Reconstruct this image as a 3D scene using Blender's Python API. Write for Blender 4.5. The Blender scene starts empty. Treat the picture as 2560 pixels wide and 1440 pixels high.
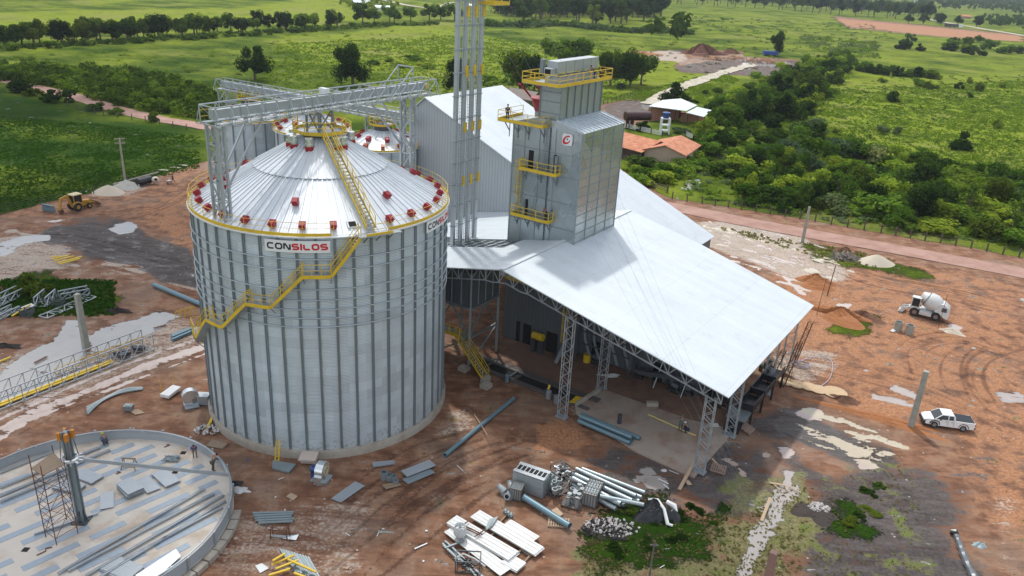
import bpy, math, random
import numpy as np
from mathutils import Vector, Matrix
R_=math.radians
random.seed(7); np.random.seed(7)
sc=bpy.context.scene; COL=sc.collection
# ---------------------------------------------------------------- camera
S=1.15
CAMH=36.7173*S; CF=1985.6228; CT=0.3921; CR=0.0562
Fv=Vector((0,math.cos(CT),-math.sin(CT))); U0=Vector((0,math.sin(CT),math.cos(CT))); R0=Vector((1,0,0))
Rv=math.cos(CR)*R0+math.sin(CR)*U0; Uv=-math.sin(CR)*R0+math.cos(CR)*U0
CP=Vector((0,0,CAMH))
cd=bpy.data.cameras.new('camera'); cam=bpy.data.objects.new('camera',cd); COL.objects.link(cam)
M=Matrix((Rv,Uv,-Fv)).transposed().to_4x4(); M.translation=CP; cam.matrix_world=M
cd.sensor_width=36; cd.lens=CF/2560*36; cd.clip_start=0.5; cd.clip_end=20000
sc.camera=cam
# ---------------------------------------------------------------- world, sun, exposure
SUN_AZ=R_(105); SUN_EL=R_(60)
sdir=Vector((math.cos(SUN_EL)*math.cos(SUN_AZ),math.cos(SUN_EL)*math.sin(SUN_AZ),math.sin(SUN_EL)))
w=bpy.data.worlds.new('World'); sc.world=w; w.use_nodes=True
nt=w.node_tree; bg=nt.nodes['Background']
sky=nt.nodes.new('ShaderNodeTexSky'); sky.sky_type='NISHITA'; sky.sun_disc=False
sky.sun_elevation=SUN_EL; sky.sun_rotation=math.pi/2-SUN_AZ
sky.air_density=1.2; sky.dust_density=2.5
# clouds in the sky: white cloud cover mixed over the blue by a noise of direction
tc=nt.nodes.new('ShaderNodeTexCoord'); mp=nt.nodes.new('ShaderNodeMapping'); mp.inputs['Scale'].default_value=(1,1,2.6)
nz=nt.nodes.new('ShaderNodeTexNoise'); nz.inputs['Scale'].default_value=2.2; nz.inputs['Detail'].default_value=7; nz.inputs['Roughness'].default_value=.58
rp=nt.nodes.new('ShaderNodeValToRGB'); rp.color_ramp.elements[0].position=.38; rp.color_ramp.elements[1].position=.62
mx=nt.nodes.new('ShaderNodeMix'); mx.data_type='RGBA'; mx.inputs[7].default_value=(11.5,11.8,12.4,1)
nt.links.new(tc.outputs['Generated'],mp.inputs[0]); nt.links.new(mp.outputs[0],nz.inputs['Vector']); nt.links.new(nz.outputs[0],rp.inputs[0])
nt.links.new(rp.outputs[0],mx.inputs[0]); nt.links.new(sky.outputs[0],mx.inputs[6]); nt.links.new(mx.outputs[2],bg.inputs[0])
bg.inputs[1].default_value=0.12
sl=bpy.data.lights.new('sun','SUN'); sl.energy=2.6; sl.angle=R_(2.0); sl.color=(1,.965,.9)
so=bpy.data.objects.new('sun',sl); COL.objects.link(so); so.rotation_euler=sdir.to_track_quat('Z','Y').to_euler(); so.location=(0,0,120)
# broken cloud drifting over the site: real cloud bodies high above, half letting the sun through
def cloud_bodies():
    m=bpy.data.materials.new('cloud_vapour'); m.use_nodes=True; t=m.node_tree; t.nodes.clear(); o=t.nodes.new('ShaderNodeOutputMaterial'); d=t.nodes.new('ShaderNodeBsdfDiffuse'); tr=t.nodes.new('ShaderNodeBsdfTransparent'); mi=t.nodes.new('ShaderNodeMixShader')
    n=t.nodes.new('ShaderNodeTexNoise'); n.inputs['Scale'].default_value=.045; n.inputs['Detail'].default_value=5; g=t.nodes.new('ShaderNodeNewGeometry'); r=t.nodes.new('ShaderNodeMapRange'); r.inputs[1].default_value=.38; r.inputs[2].default_value=.6; r.inputs[3].default_value=.28; r.inputs[4].default_value=.66
    t.links.new(g.outputs['Position'],n.inputs['Vector']); t.links.new(n.outputs[0],r.inputs[0]); t.links.new(r.outputs[0],mi.inputs[0]); t.links.new(tr.outputs[0],mi.inputs[1]); t.links.new(d.outputs[0],mi.inputs[2]); t.links.new(mi.outputs[0],o.inputs[0]); d.inputs[0].default_value=(.9,.9,.9,1)
    rng=random.Random(3)
    for gx_,gy_,rx,ry,n_ in ((-35,42,50,24,9),(-78,118,44,40,9),(22,34,30,13,6),(-160,215,70,35,7),(-5,62,14,14,3)):
        vs=[];fs=[]
        for k in range(n_):
            a=rng.uniform(0,6.28); q=rng.uniform(0,.75)**.5; cx=gx_+rx*q*math.cos(a); cy=gy_+ry*q*math.sin(a); r0=min(rx,ry)*rng.uniform(.35,.6); H=420+rng.uniform(-10,10); b=len(vs); px=cx+sdir.x/sdir.z*H; py=cy+sdir.y/sdir.z*H
            for i in range(9):
                for j in range(16):
                    la=math.pi*i/8-math.pi/2; lo=2*math.pi*j/16; w_=r0*(1+.12*math.sin(3*lo+i)+.1*math.cos(5*lo+k)); vs.append((px+w_*math.cos(la)*math.cos(lo),py+w_*math.cos(la)*math.sin(lo),H+r0*.45*math.sin(la)))
            for i in range(8):
                for j in range(16): fs.append((b+i*16+j,b+i*16+(j+1)%16,b+(i+1)*16+(j+1)%16,b+(i+1)*16+j))
        me=bpy.data.meshes.new('cloud'); me.from_pydata(vs,[],fs); me.materials.append(m); me.polygons.foreach_set('use_smooth',[True]*len(fs)); ob=bpy.data.objects.new('cloud',me); COL.objects.link(ob); ob['kind']='structure'
cloud_bodies()
vs=sc.view_settings; vs.view_transform='Standard'; vs.look='None'; vs.exposure=0.1; vs.gamma=1
# ---------------------------------------------------------------- geometry of the place
def ray(x,y): return Fv*CF+(x-1280)*Rv+(720-y)*Uv
def G(x,y,z=0.0):
    d=ray(x,y); t=(z-CAMH)/d.z; return CP+t*d
O=Vector((5.75,69.0,0)); PH=R_(-33.7)
AX=Vector((math.cos(PH),math.sin(PH),0)); BX=Vector((-math.sin(PH),math.cos(PH),0)); ZX=Vector((0,0,1))
def W(a,b,z=0.0): return O+AX*a+BX*b+Vector((0,0,z))
SC=Vector((-15.736*S,61.972*S,0))       # centre of the big silo
# ---------------------------------------------------------------- mesh builder
ORI={}
class MB:
    def __init__(s): s.v=[]; s.f=[]; s.m=[]; s.cur=0
    def add(s,vs,fs):
        n=len(s.v); s.v.extend([tuple(x) for x in vs]); s.f.extend([tuple(i+n for i in f) for f in fs]); s.m.extend([s.cur]*len(fs)); return s
    def box(s,c,sz,ax=None):
        c=Vector(c); X,Y,Z=ax if ax else (Vector((1,0,0)),Vector((0,1,0)),Vector((0,0,1)))
        hx,hy,hz=sz[0]/2,sz[1]/2,sz[2]/2
        vs=[c+X*(hx*i)+Y*(hy*j)+Z*(hz*k) for k in(-1,1) for j in(-1,1) for i in(-1,1)]
        return s.add(vs,[(0,2,3,1),(4,5,7,6),(0,1,5,4),(2,6,7,3),(0,4,6,2),(1,3,7,5)])
    def beam(s,p,q,w=.1,h=None,up=None):
        p=Vector(p);q=Vector(q); h=h or w; d=q-p; L=d.length
        if L<1e-6: return s
        d/=L; up=Vector(up) if up else Vector((0,0,1))
        if abs(d.dot(up))>.98: up=Vector((1,0,0)) if abs(d.x)<.9 else Vector((0,1,0))
        X=d.cross(up).normalized(); Y=X.cross(d)
        return s.box((p+q)/2,(w,L,h),(X,d,Y))
    def tube(s,pts,r,n=8,cap=True,closed=False):
        pts=[Vector(p) for p in pts]; N=len(pts); rr=r if isinstance(r,(list,tuple)) else [r]*N
        vs=[];fs=[]; X=None
        for i,p in enumerate(pts):
            a=pts[max(i-1,0)] if not closed else pts[i-1]; b=pts[min(i+1,N-1)] if not closed else pts[(i+1)%N]
            d=(b-a).normalized()
            if X is None: X=d.orthogonal().normalized()
            else:
                X=X-d*X.dot(d)
                X=X.normalized() if X.length>1e-5 else d.orthogonal().normalized()
            Y=d.cross(X)
            for k in range(n):
                t=2*math.pi*k/n; vs.append(p+(X*math.cos(t)+Y*math.sin(t))*rr[i])
        for i in range(N if closed else N-1):
            j=(i+1)%N
            for k in range(n):
                fs.append((i*n+k,i*n+(k+1)%n,j*n+(k+1)%n,j*n+k))
        if cap and not closed: fs.append(tuple(range(n-1,-1,-1))); fs.append(tuple((N-1)*n+k for k in range(n)))
        return s.add(vs,fs)
    def pipe(s,p,q,r,t=.03,n=16,flange=0):
        # hollow pipe with open ends
        p=Vector(p);q=Vector(q); d=(q-p).normalized(); X=d.orthogonal().normalized(); Y=d.cross(X); vs=[]
        for rr in(r,r-t):
            for c in(p,q):
                for k in range(n):
                    a=2*math.pi*k/n; vs.append(c+(X*math.cos(a)+Y*math.sin(a))*rr)
        fs=[]
        for k in range(n):
            l=(k+1)%n
            fs+= [(k,l,n+l,n+k),(2*n+l,2*n+k,3*n+k,3*n+l),(l,k,2*n+k,2*n+l),(n+k,n+l,3*n+l,3*n+k)]
        return s.add(vs,fs)
    def lathe(s,prof,c=(0,0,0),n=24,cap=False,a0=0,a1=2*math.pi):
        c=Vector(c); full=abs(a1-a0-2*math.pi)<1e-6; m=n if full else n+1
        vs=[c+Vector((r*math.cos(a0+(a1-a0)*k/n),r*math.sin(a0+(a1-a0)*k/n),z)) for r,z in prof for k in range(m)]
        fs=[]
        for i in range(len(prof)-1):
            for k in range(n):
                l=(k+1)%m; fs.append((i*m+k,i*m+l,(i+1)*m+l,(i+1)*m+k))
        if cap: fs.append(tuple((len(prof)-1)*m+k for k in range(m)))
        return s.add(vs,fs)
    def prism(s,poly,z0,z1):
        n=len(poly); vs=[Vector((p[0],p[1],z0)) for p in poly]+[Vector((p[0],p[1],z1)) for p in poly]
        ar=sum(poly[i][0]*poly[(i+1)%n][1]-poly[(i+1)%n][0]*poly[i][1] for i in range(n))
        if ar<0: 
            vs=[Vector((p[0],p[1],z0)) for p in poly[::-1]]+[Vector((p[0],p[1],z1)) for p in poly[::-1]]
        return s.add(vs,[tuple(range(n-1,-1,-1)),tuple(range(n,2*n))]+[(i,(i+1)%n,n+(i+1)%n,n+i) for i in range(n)])
    def slab(s,quad,t,n=None):
        q=[Vector(p) for p in quad]; nn=(q[1]-q[0]).cross(q[2]-q[0]).normalized() if n is None else Vector(n)
        if nn.z<0 and n is None: q=q[::-1]; nn=-nn
        k=len(q); vs=[p-nn*t for p in q]+q
        return s.add(vs,[tuple(range(k-1,-1,-1)),tuple(range(k,2*k))]+[(i,(i+1)%k,k+(i+1)%k,k+i) for i in range(k)])
    def build(s,name,mat,parent=None,smooth=False,top=None,origin=None):
        me=bpy.data.meshes.new(name)
        if parent is not None: o0=ORI[parent.name]
        elif origin is not None: o0=Vector(origin)
        else:
            a=np.array(s.v); o0=Vector(((a[:,0].min()+a[:,0].max())/2,(a[:,1].min()+a[:,1].max())/2,a[:,2].min()))
        me.from_pydata([(x-o0.x,y-o0.y,z-o0.z) for x,y,z in s.v],[],s.f)
        for m in (mat if isinstance(mat,(list,tuple)) else [mat]): me.materials.append(m)
        if isinstance(mat,(list,tuple)): me.polygons.foreach_set('material_index',s.m)
        if smooth:
            me.polygons.foreach_set('use_smooth',[True]*len(me.polygons))
            try: me.set_sharp_from_angle(angle=R_(smooth if smooth>1 else 40))
            except Exception: pass
        o=bpy.data.objects.new(name,me); COL.objects.link(o)
        if parent is not None: o.parent=parent
        else: o.location=o0
        ORI[o.name]=o0
        return o
def tag(o,label=None,cat=None,group=None,kind=None):
    if label: o['label']=label
    if cat: o['category']=cat
    if group: o['group']=group
    if kind: o['kind']=kind
    return o
def thing(name,loc,label,cat,group=None):
    e=bpy.data.objects.new(name,None); COL.objects.link(e); e.location=loc; e.empty_display_size=.3; ORI[e.name]=Vector(loc)
    return tag(e,label,cat,group)
def dup(root,loc,rz=None,label=None,scale=None,group=None):
    def cp(o,p):
        c=o.copy(); COL.objects.link(c)
        if p is not None: c.parent=p
        ORI[c.name]=ORI[o.name]
        for ch in KIDS.get(o.name,[]): cp(ch,c)
        return c
    r=cp(root,None); r.location=loc
    if rz is not None: r.rotation_euler=(0,0,rz)
    if scale is not None: r.scale=scale if isinstance(scale,(tuple,list)) else (scale,)*3
    if label: r['label']=label
    if group: r['group']=group
    return r
KIDS={}
def regkids(root):
    for o in COL.objects:
        if o.parent is not None: 
            L=KIDS.setdefault(o.parent.name,[])
            if o not in L: L.append(o)
# ---------------------------------------------------------------- materials
def hexc(h):
    h=h.lstrip('#'); c=[int(h[i:i+2],16)/255 for i in(0,2,4)]
    return tuple(x/12.92 if x<=.04045 else ((x+.055)/1.055)**2.4 for x in c)
class NT:
    def __init__(s,name):
        s.m=bpy.data.materials.new(name); s.m.use_nodes=True; s.t=s.m.node_tree; s.b=s.t.nodes['Principled BSDF']; s.out=s.t.nodes['Material Output']
    def n(s,typ,**kw):
        x=s.t.nodes.new('ShaderNode'+typ)
        for k,v in kw.items():
            if k.startswith('i_'):
                key=k[2:]; key=int(key) if key.isdigit() else key.replace('_',' ')
                s.set(x.inputs[key],v)
            else: setattr(x,k,v)
        return x
    def set(s,inp,v):
        if isinstance(v,bpy.types.NodeSocket): s.t.links.new(v,inp)
        elif isinstance(v,bpy.types.Node): s.t.links.new(v.outputs[0],inp)
        elif isinstance(v,(tuple,list)) and len(v)==3 and inp.type=='RGBA': inp.default_value=(*v,1)
        else: inp.default_value=v
    def math(s,op,a,b=0.0,c=0.0,clamp=False):
        x=s.n('Math',operation=op,use_clamp=clamp); s.set(x.inputs[0],a); s.set(x.inputs[1],b); s.set(x.inputs[2],c); return x.outputs[0]
    def mix(s,f,a,b,mode='MIX'):
        x=s.n('Mix',data_type='RGBA',blend_type=mode); s.set(x.inputs[0],f); s.set(x.inputs[6],a); s.set(x.inputs[7],b); return x.outputs[2]
    def noise(s,scale,detail=4,rough=.55,vec=None,dist=0):
        x=s.n('TexNoise'); x.inputs['Scale'].default_value=scale; x.inputs['Detail'].default_value=detail; x.inputs['Roughness'].default_value=rough; x.inputs['Distortion'].default_value=dist
        s.set(x.inputs['Vector'],vec if vec is not None else s.obj()); return x.outputs[0]
    def obj(s):
        if not hasattr(s,'_o'): s._o=s.n('TexCoord')
        return s._o.outputs['Object']
    def pos(s):
        if not hasattr(s,'_g'): s._g=s.n('NewGeometry')
        return s._g.outputs['Position']
    def ramp(s,f,p0,p1):
        x=s.n('MapRange',interpolation_type='SMOOTHSTEP'); s.set(x.inputs[0],f); x.inputs[1].default_value=p0; x.inputs[2].default_value=p1; return x.outputs[0]
    def bump(s,h,dist=.02,strength=1):
        x=s.n('Bump'); x.inputs['Strength'].default_value=strength; x.inputs['Distance'].default_value=dist; s.set(x.inputs['Height'],h); s.set(s.b.inputs['Normal'],x)
        return x
MATS={}
def mat(name,col,rough=.6,metal=0.0,var=.18,sc_=3.0,dirt=None,dirtamt=.5,bump=0,bsc=8,spec=None):
    if name in MATS: return MATS[name]
    t=NT(name); n1=t.noise(sc_,5,.6)
    v=t.math('MULTIPLY_ADD',n1,2*var,1-var)
    c=t.mix(1.0,col,v,'MULTIPLY')
    if dirt: c=t.mix(t.math('MULTIPLY',t.ramp(t.noise(sc_*.7,6,.65),.45,.7),dirtamt),c,dirt)
    t.set(t.b.inputs['Base Color'],c); t.b.inputs['Metallic'].default_value=metal
    t.set(t.b.inputs['Roughness'],t.math('MULTIPLY_ADD',n1,.2,rough-.1))
    if spec is not None: t.b.inputs['Specular IOR Level'].default_value=spec
    if bump: t.bump(t.noise(bsc,4,.6),bump)
    MATS[name]=t.m; return t.m
STEEL=mat('galvanised_steel',(.40,.44,.47),.42,.55,.12,1.5)
STEEL2=mat('dull_galvanised_steel',(.26,.31,.33),.5,.5,.15,2)
DSTEEL=mat('dark_steel',(.09,.10,.115),.5,.4,.25,2)
BLUEPIPE=mat('blue_grey_painted_pipe',(.13,.23,.28),.42,.2,.15,2,dirt=(.2,.15,.1),dirtamt=.35)
YEL=mat('yellow_paint',(.66,.45,.02),.5,0,.2,1.2,dirt=(.33,.22,.07),dirtamt=.4)
RED=mat('red_paint',(.30,.010,.020),.4,0,.1,2)
WHITE=mat('white_paint',(.72,.74,.74),.4,0,.06,1)
SHINY=mat('bright_steel',(.68,.72,.74),.25,.8,.1,1.5)
CONC=mat('concrete',(.36,.33,.28),.9,0,.18,1.2,dirt=(.2,.15,.1),dirtamt=.5,bump=.01)
CONC2=mat('grey_concrete',(.33,.33,.29),.9,0,.2,2,dirt=(.16,.15,.1),dirtamt=.45,bump=.01)
WOOD=mat('weathered_wood',(.26,.19,.13),.85,0,.3,4)
WOOD2=mat('raw_timber',(.42,.31,.21),.85,0,.25,4)
DWOOD=mat('dark_timber',(.10,.075,.055),.9,0,.3,4)
RUST=mat('rusty_iron',(.16,.075,.045),.8,.2,.3,5)
BLACK=mat('black_rubber',(.022,.022,.024),.75,0,.25,4,dirt=(.09,.06,.045),dirtamt=.4)
BLACKM=mat('black_plastic',(.012,.013,.015),.32,0,.2,4)
GLASS=mat('dark_glass',(.02,.03,.035),.08,0,.1,2)
DARK=mat('dark_opening',(.012,.012,.013),.9,0,.1,2)
WHITEROOF=None
# ================================================================ special materials
def silo_wall_mat(name,zref=0,nst=48):
    t=NT(name); o=t.obj(); sp=t.n('SeparateXYZ'); t.set(sp.inputs[0],o); x,y,z=sp.outputs
    ang=t.math('ARCTAN2',y,x); u=t.math('MULTIPLY',t.math('ADD',ang,math.pi),nst/(2*math.pi)); v=t.math('DIVIDE',z,.905)
    fu=t.math('FLOOR',t.math('ADD',u,.5)); fv=t.math('FLOOR',v)
    cb=t.n('CombineXYZ'); t.set(cb.inputs[0],t.math('FLOOR',t.math('MULTIPLY',t.math('ADD',u,t.math('MULTIPLY',t.math('MODULO',fv,2.0),1.0)),.5))); t.set(cb.inputs[1],fv)
    wn=t.n('TexWhiteNoise',noise_dimensions='2D'); t.set(wn.inputs[0],cb)
    cb2=t.n('CombineXYZ'); t.set(cb2.inputs[0],t.math('FLOOR',u)); wn2=t.n('TexWhiteNoise',noise_dimensions='2D'); t.set(wn2.inputs[0],cb2)
    n1=t.noise(.55,6,.62); n2=t.noise(3.2,4,.6)
    tone=t.math('ADD',t.math('MULTIPLY',wn.outputs[0],.20),t.math('ADD',t.math('MULTIPLY',n1,.3),t.math('ADD',t.math('MULTIPLY',n2,.14),t.math('MULTIPLY',wn2.outputs[0],.12))))
    tone=t.math('ADD',tone,.62)
    # a few odd darker sheets
    odd=t.math('GREATER_THAN',wn.outputs[0],.965); tone=t.math('SUBTRACT',tone,t.math('MULTIPLY',odd,.2))
    # printed marks down the middle of every sheet
    fr=t.math('SUBTRACT',t.math('FRACT',u),.5); near=t.math('LESS_THAN',t.math('ABSOLUTE',fr),.045)
    fr2=t.math('ABSOLUTE',t.math('SUBTRACT',t.math('FRACT',t.math('ADD',t.math('MULTIPLY',v,.5),t.math('MULTIPLY',t.math('MODULO',t.math('FLOOR',u),2.0),.25))),.5))
    cb3=t.n('CombineXYZ'); t.set(cb3.inputs[0],t.math('FLOOR',u)); t.set(cb3.inputs[1],t.math('MULTIPLY',z,5.5)); wn3=t.noise(1.0,2,.8,cb3.outputs[0])
    mk=t.math('MULTIPLY',near,t.math('MULTIPLY',t.math('LESS_THAN',fr2,.2),t.ramp(wn3,.42,.6)))
    tone=t.math('SUBTRACT',tone,t.math('MULTIPLY',mk,.38))
    c=t.mix(1.0,(.53,.605,.645),tone,'MULTIPLY')
    cor=t.math('SINE',t.math('MULTIPLY',z,2*math.pi/.14)); seam=t.math('LESS_THAN',t.math('FRACT',v),.06)
    c=t.mix(t.math('MULTIPLY',seam,.12),c,(.1,.12,.13))
    c=t.mix(t.math('MULTIPLY_ADD',cor,.10,.10),c,(.2,.24,.26))
    # rust and dirt drips near the base
    lo=t.ramp(z,2.5,.2); c=t.mix(t.math('MULTIPLY',lo,t.ramp(n2,.45,.7)),c,(.2,.17,.12))
    t.set(t.b.inputs['Base Color'],c); t.b.inputs['Metallic'].default_value=.3; t.set(t.b.inputs['Roughness'],t.math('MULTIPLY_ADD',n2,.2,.42))
    t.bump(cor,.012,.8)
    return t.m
def roof_metal(name,base=(.66,.70,.73),nst=96,metal=.25,rough=.42):
    t=NT(name); sp=t.n('SeparateXYZ'); t.set(sp.inputs[0],t.obj()); x,y,z=sp.outputs
    u=t.math('MULTIPLY',t.math('ADD',t.math('ARCTAN2',y,x),math.pi),nst/(2*math.pi))
    cb=t.n('CombineXYZ'); t.set(cb.inputs[0],t.math('FLOOR',u)); wn=t.n('TexWhiteNoise',noise_dimensions='2D'); t.set(wn.inputs[0],cb)
    n1=t.noise(.8,5,.6); tone=t.math('ADD',.8,t.math('ADD',t.math('MULTIPLY',wn.outputs[0],.16),t.math('MULTIPLY',n1,.2)))
    c=t.mix(1.0,base,tone,'MULTIPLY'); t.set(t.b.inputs['Base Color'],c); t.b.inputs['Metallic'].default_value=metal
    t.set(t.b.inputs['Roughness'],t.math('MULTIPLY_ADD',n1,.25,rough-.12))
    t.bump(t.math('SINE',t.math('MULTIPLY',u,2*math.pi*3)),.012,.35)
    return t.m
def sheet_mat(name,base,axis,period,metal=.2,rough=.42,var=.1,dist=.02,band=0,stain=None):
    # long profiled sheets: ribs repeat along the world direction `axis`
    t=NT(name); vm=t.n('VectorMath',operation='DOT_PRODUCT'); t.set(vm.inputs[0],t.pos()); vm.inputs[1].default_value=tuple(axis)
    d=vm.outputs['Value']; n1=t.noise(.25,6,.6,t.pos()); n2=t.noise(2.5,4,.6,t.pos())
    cb=t.n('CombineXYZ'); t.set(cb.inputs[0],t.math('FLOOR',t.math('DIVIDE',d,1.02))); wn=t.n('TexWhiteNoise',noise_dimensions='2D'); t.set(wn.inputs[0],cb)
    tone=t.math('ADD',1-var,t.math('ADD',t.math('MULTIPLY',n1,var),t.math('ADD',t.math('MULTIPLY',n2,var*.5),t.math('MULTIPLY',wn.outputs[0],var*.4))))
    rib=t.math('SINE',t.math('MULTIPLY',d,2*math.pi/period))
    c=t.mix(1.0,base,tone,'MULTIPLY')
    if band: c=t.mix(t.math('MULTIPLY',t.ramp(rib,.2,.9),band),c,tuple(q*.45 for q in base))
    if stain: c=t.mix(t.math('MULTIPLY',t.ramp(t.noise(.6,6,.65,t.pos()),.52,.72),.35),c,stain)
    t.set(t.b.inputs['Base Color'],c); t.b.inputs['Metallic'].default_value=metal; t.set(t.b.inputs['Roughness'],t.math('MULTIPLY_ADD',n2,.2,rough-.1))
    t.bump(rib,dist,.7)
    return t.m
def lap_seams(m):
    t=m.node_tree; b=t.nodes['Principled BSDF']; src=b.inputs['Base Color'].links[0].from_socket
    g=t.nodes.new('ShaderNodeNewGeometry'); 
    def band(ax,per,w):
        v=t.nodes.new('ShaderNodeVectorMath'); v.operation='DOT_PRODUCT'; v.inputs[1].default_value=tuple(ax); t.links.new(g.outputs['Position'],v.inputs[0]); f=t.nodes.new('ShaderNodeMath'); f.operation='DIVIDE'; f.inputs[1].default_value=per; t.links.new(v.outputs['Value'],f.inputs[0]); r=t.nodes.new('ShaderNodeMath'); r.operation='FRACT'; t.links.new(f.outputs[0],r.inputs[0]); l=t.nodes.new('ShaderNodeMath'); l.operation='LESS_THAN'; l.inputs[1].default_value=w; t.links.new(r.outputs[0],l.inputs[0]); return l.outputs[0]
    a=band(AX,5.9,.018); c=band(BX,1.02,.05); mx=t.nodes.new('ShaderNodeMath'); mx.operation='MULTIPLY_ADD'; mx.inputs[1].default_value=.14; t.links.new(a,mx.inputs[0]); m2=t.nodes.new('ShaderNodeMath'); m2.operation='MULTIPLY'; m2.inputs[1].default_value=.10; t.links.new(c,m2.inputs[0]); t.links.new(m2.outputs[0],mx.inputs[2])
    k=t.nodes.new('ShaderNodeMix'); k.data_type='RGBA'; t.links.new(mx.outputs[0],k.inputs[0]); t.links.new(src,k.inputs[6]); k.inputs[7].default_value=(.22,.25,.28,1); t.links.new(k.outputs[2],b.inputs['Base Color']); return m
WROOF=sheet_mat('white_roof_sheet',(.58,.63,.665),BX,.34,.12,.4,.16,.02,.10,(.42,.43,.42)); lap_seams(WROOF)
GWALL=sheet_mat('grey_wall_sheet',(.42,.47,.50),AX,.5,.15,.5,.12,.02,.35)
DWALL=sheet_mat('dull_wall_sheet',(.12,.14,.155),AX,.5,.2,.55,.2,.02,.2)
def dryer_mat(name,base):
    # large plates with varying reflections
    t=NT(name); n=t.noise(.35,3,.5,t.pos()); vo=t.n('TexVoronoi',feature='F1'); vo.inputs['Scale'].default_value=.55; t.set(vo.inputs['Vector'],t.pos())
    sp=t.n('SeparateColor'); t.set(sp.inputs[0],vo.outputs['Color'])
    tone=t.math('ADD',.78,t.math('ADD',t.math('MULTIPLY',sp.outputs[0],.2),t.math('MULTIPLY',n,.25)))
    t.set(t.b.inputs['Base Color'],t.mix(1.0,base,tone,'MULTIPLY')); t.b.inputs['Metallic'].default_value=.75
    t.set(t.b.inputs['Roughness'],t.math('MULTIPLY_ADD',sp.outputs[1],.15,.24))
    t.bump(t.noise(.9,3,.5,t.pos()),.06,.7); return t.m
DRY=dryer_mat('dryer_plate',(.42,.47,.48))
# ================================================================ the ground
def interp_poly(pts,step=None): return [G(*p) for p in pts]
def sdf(px_,py_,poly):
    n=len(poly); d=np.full(px_.shape,1e9); ins=np.zeros(px_.shape,bool)
    for i in range(n):
        ax,ay=poly[i][0],poly[i][1]; bx,by=poly[(i+1)%n][0],poly[(i+1)%n][1]
        ex,ey=bx-ax,by-ay; wx,wy=px_-ax,py_-ay
        t=np.clip((wx*ex+wy*ey)/(ex*ex+ey*ey+1e-9),0,1)
        d=np.minimum(d,np.hypot(wx-ex*t,wy-ey*t))
        c=((ay>py_)!=(by>py_))&(px_<(bx-ax)*(py_-ay)/((by-ay) if by!=ay else 1e-9)+ax); ins^=c
    return np.where(ins,d,-d)
def axis_lines(a,b,step,lo,hi,g):
    core=list(np.arange(a,b+1e-6,step)); s=step; x=core[-1]; up=[]
    while x<hi: s=min(s*g,160); x+=s; up.append(x)
    s=step; x=core[0]; dn=[]
    while x>lo: s=min(s*g,160); x-=s; dn.append(x)
    return np.array(dn[::-1]+core+up)
gx=axis_lines(-78,84,.3,-3500,5200,1.03); gy=axis_lines(29,125,.3,-60,11000,1.02)
XX,YY=np.meshgrid(gx,gy); NX,NY=len(gx),len(gy)
px_=XX.ravel(); py_=YY.ravel()
def vnoise(x,y,sc_,seed=0,oct=4):
    out=np.zeros(x.shape); amp=1;tot=0
    rng=np.random.RandomState(seed)
    for o in range(oct):
        T=rng.rand(256,256); u=x/sc_+o*17.3; v=y/sc_+o*9.1; iu=np.floor(u).astype(int); iv=np.floor(v).astype(int); fu=u-iu; fv=v-iv
        fu=fu*fu*(3-2*fu); fv=fv*fv*(3-2*fv); a=T[iu%256,iv%256];b=T[(iu+1)%256,iv%256];c=T[iu%256,(iv+1)%256];d=T[(iu+1)%256,(iv+1)%256]
        out+=amp*((a*(1-fu)+b*fu)*(1-fv)+(c*(1-fu)+d*fu)*fv); tot+=amp; amp*=.5; sc_*=.5
    return out/tot
dist0=np.hypot(px_,py_)
wob=(vnoise(px_,py_,9,1)-.5)
CH={k:np.zeros(px_.shape) for k in('grass','hue','dark','pale','red','wet','olive','water','tint','rut')}
def paint(ch,pts,val=1.0,soft=1.5,wobble=2.5,mode='max'):
    poly=[(p.x,p.y) for p in interp_poly(pts)]
    xs=[p[0] for p in poly]; ys=[p[1] for p in poly]; m=soft+wobble+2
    sel=(px_>min(xs)-m)&(px_<max(xs)+m)&(py_>min(ys)-m)&(py_<max(ys)+m)
    d=sdf(px_[sel],py_[sel],poly)+wob[sel]*wobble*2
    t=np.clip(d/soft+.5,0,1); t=t*t*(3-2*t); a=CH[ch][sel]
    if mode=='max': a=np.maximum(a,val*t)
    else: a=a*(1-t)+val*t
    CH[ch][sel]=a
YARD=[(-500,690),(0,535),(110,507),(240,482),(300,456),(400,436),(505,405),(900,330),(1300,330),(1560,420),(1640,480),(1680,495),(1853,522),(2037,552),(2202,581),(2350,605),(2560,643),(3200,740),(3600,2200),(-2400,2200)]
CH['grass'][:]=1
paint('grass',YARD,0,2.0,1.0,'set')
CH['hue'][:]=.55+ (vnoise(px_,py_,60,3)-.5)*.5
# field tones: cloud-shaded near-left field and sunlit bands painted into the grass colour
paint('hue',[(-900,150),(0,225),(250,300),(520,320),(520,410),(300,450),(0,530),(-900,640)],.12,14,3,'set')
paint('hue',[(-600,120),(0,140),(500,95),(860,105),(1100,180),(1000,260),(520,235),(0,190)],.42,25,6,'set')
paint('hue',[(-900,-60),(0,30),(600,20),(900,-20),(900,50),(500,70),(0,88),(-900,110)],.95,18,4,'set')
paint('hue',[(650,100),(1100,60),(1300,110),(1900,150),(1900,200),(1500,230),(1250,220),(900,180)],.85,14,4,'set')
paint('hue',[(1660,30),(2200,60),(2560,120),(2560,200),(2100,130),(1700,80)],.6,20,4,'set')
paint('hue',[(2000,200),(2560,180),(2560,430),(2200,420),(2000,300)],.82,14,4,'set')
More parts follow.
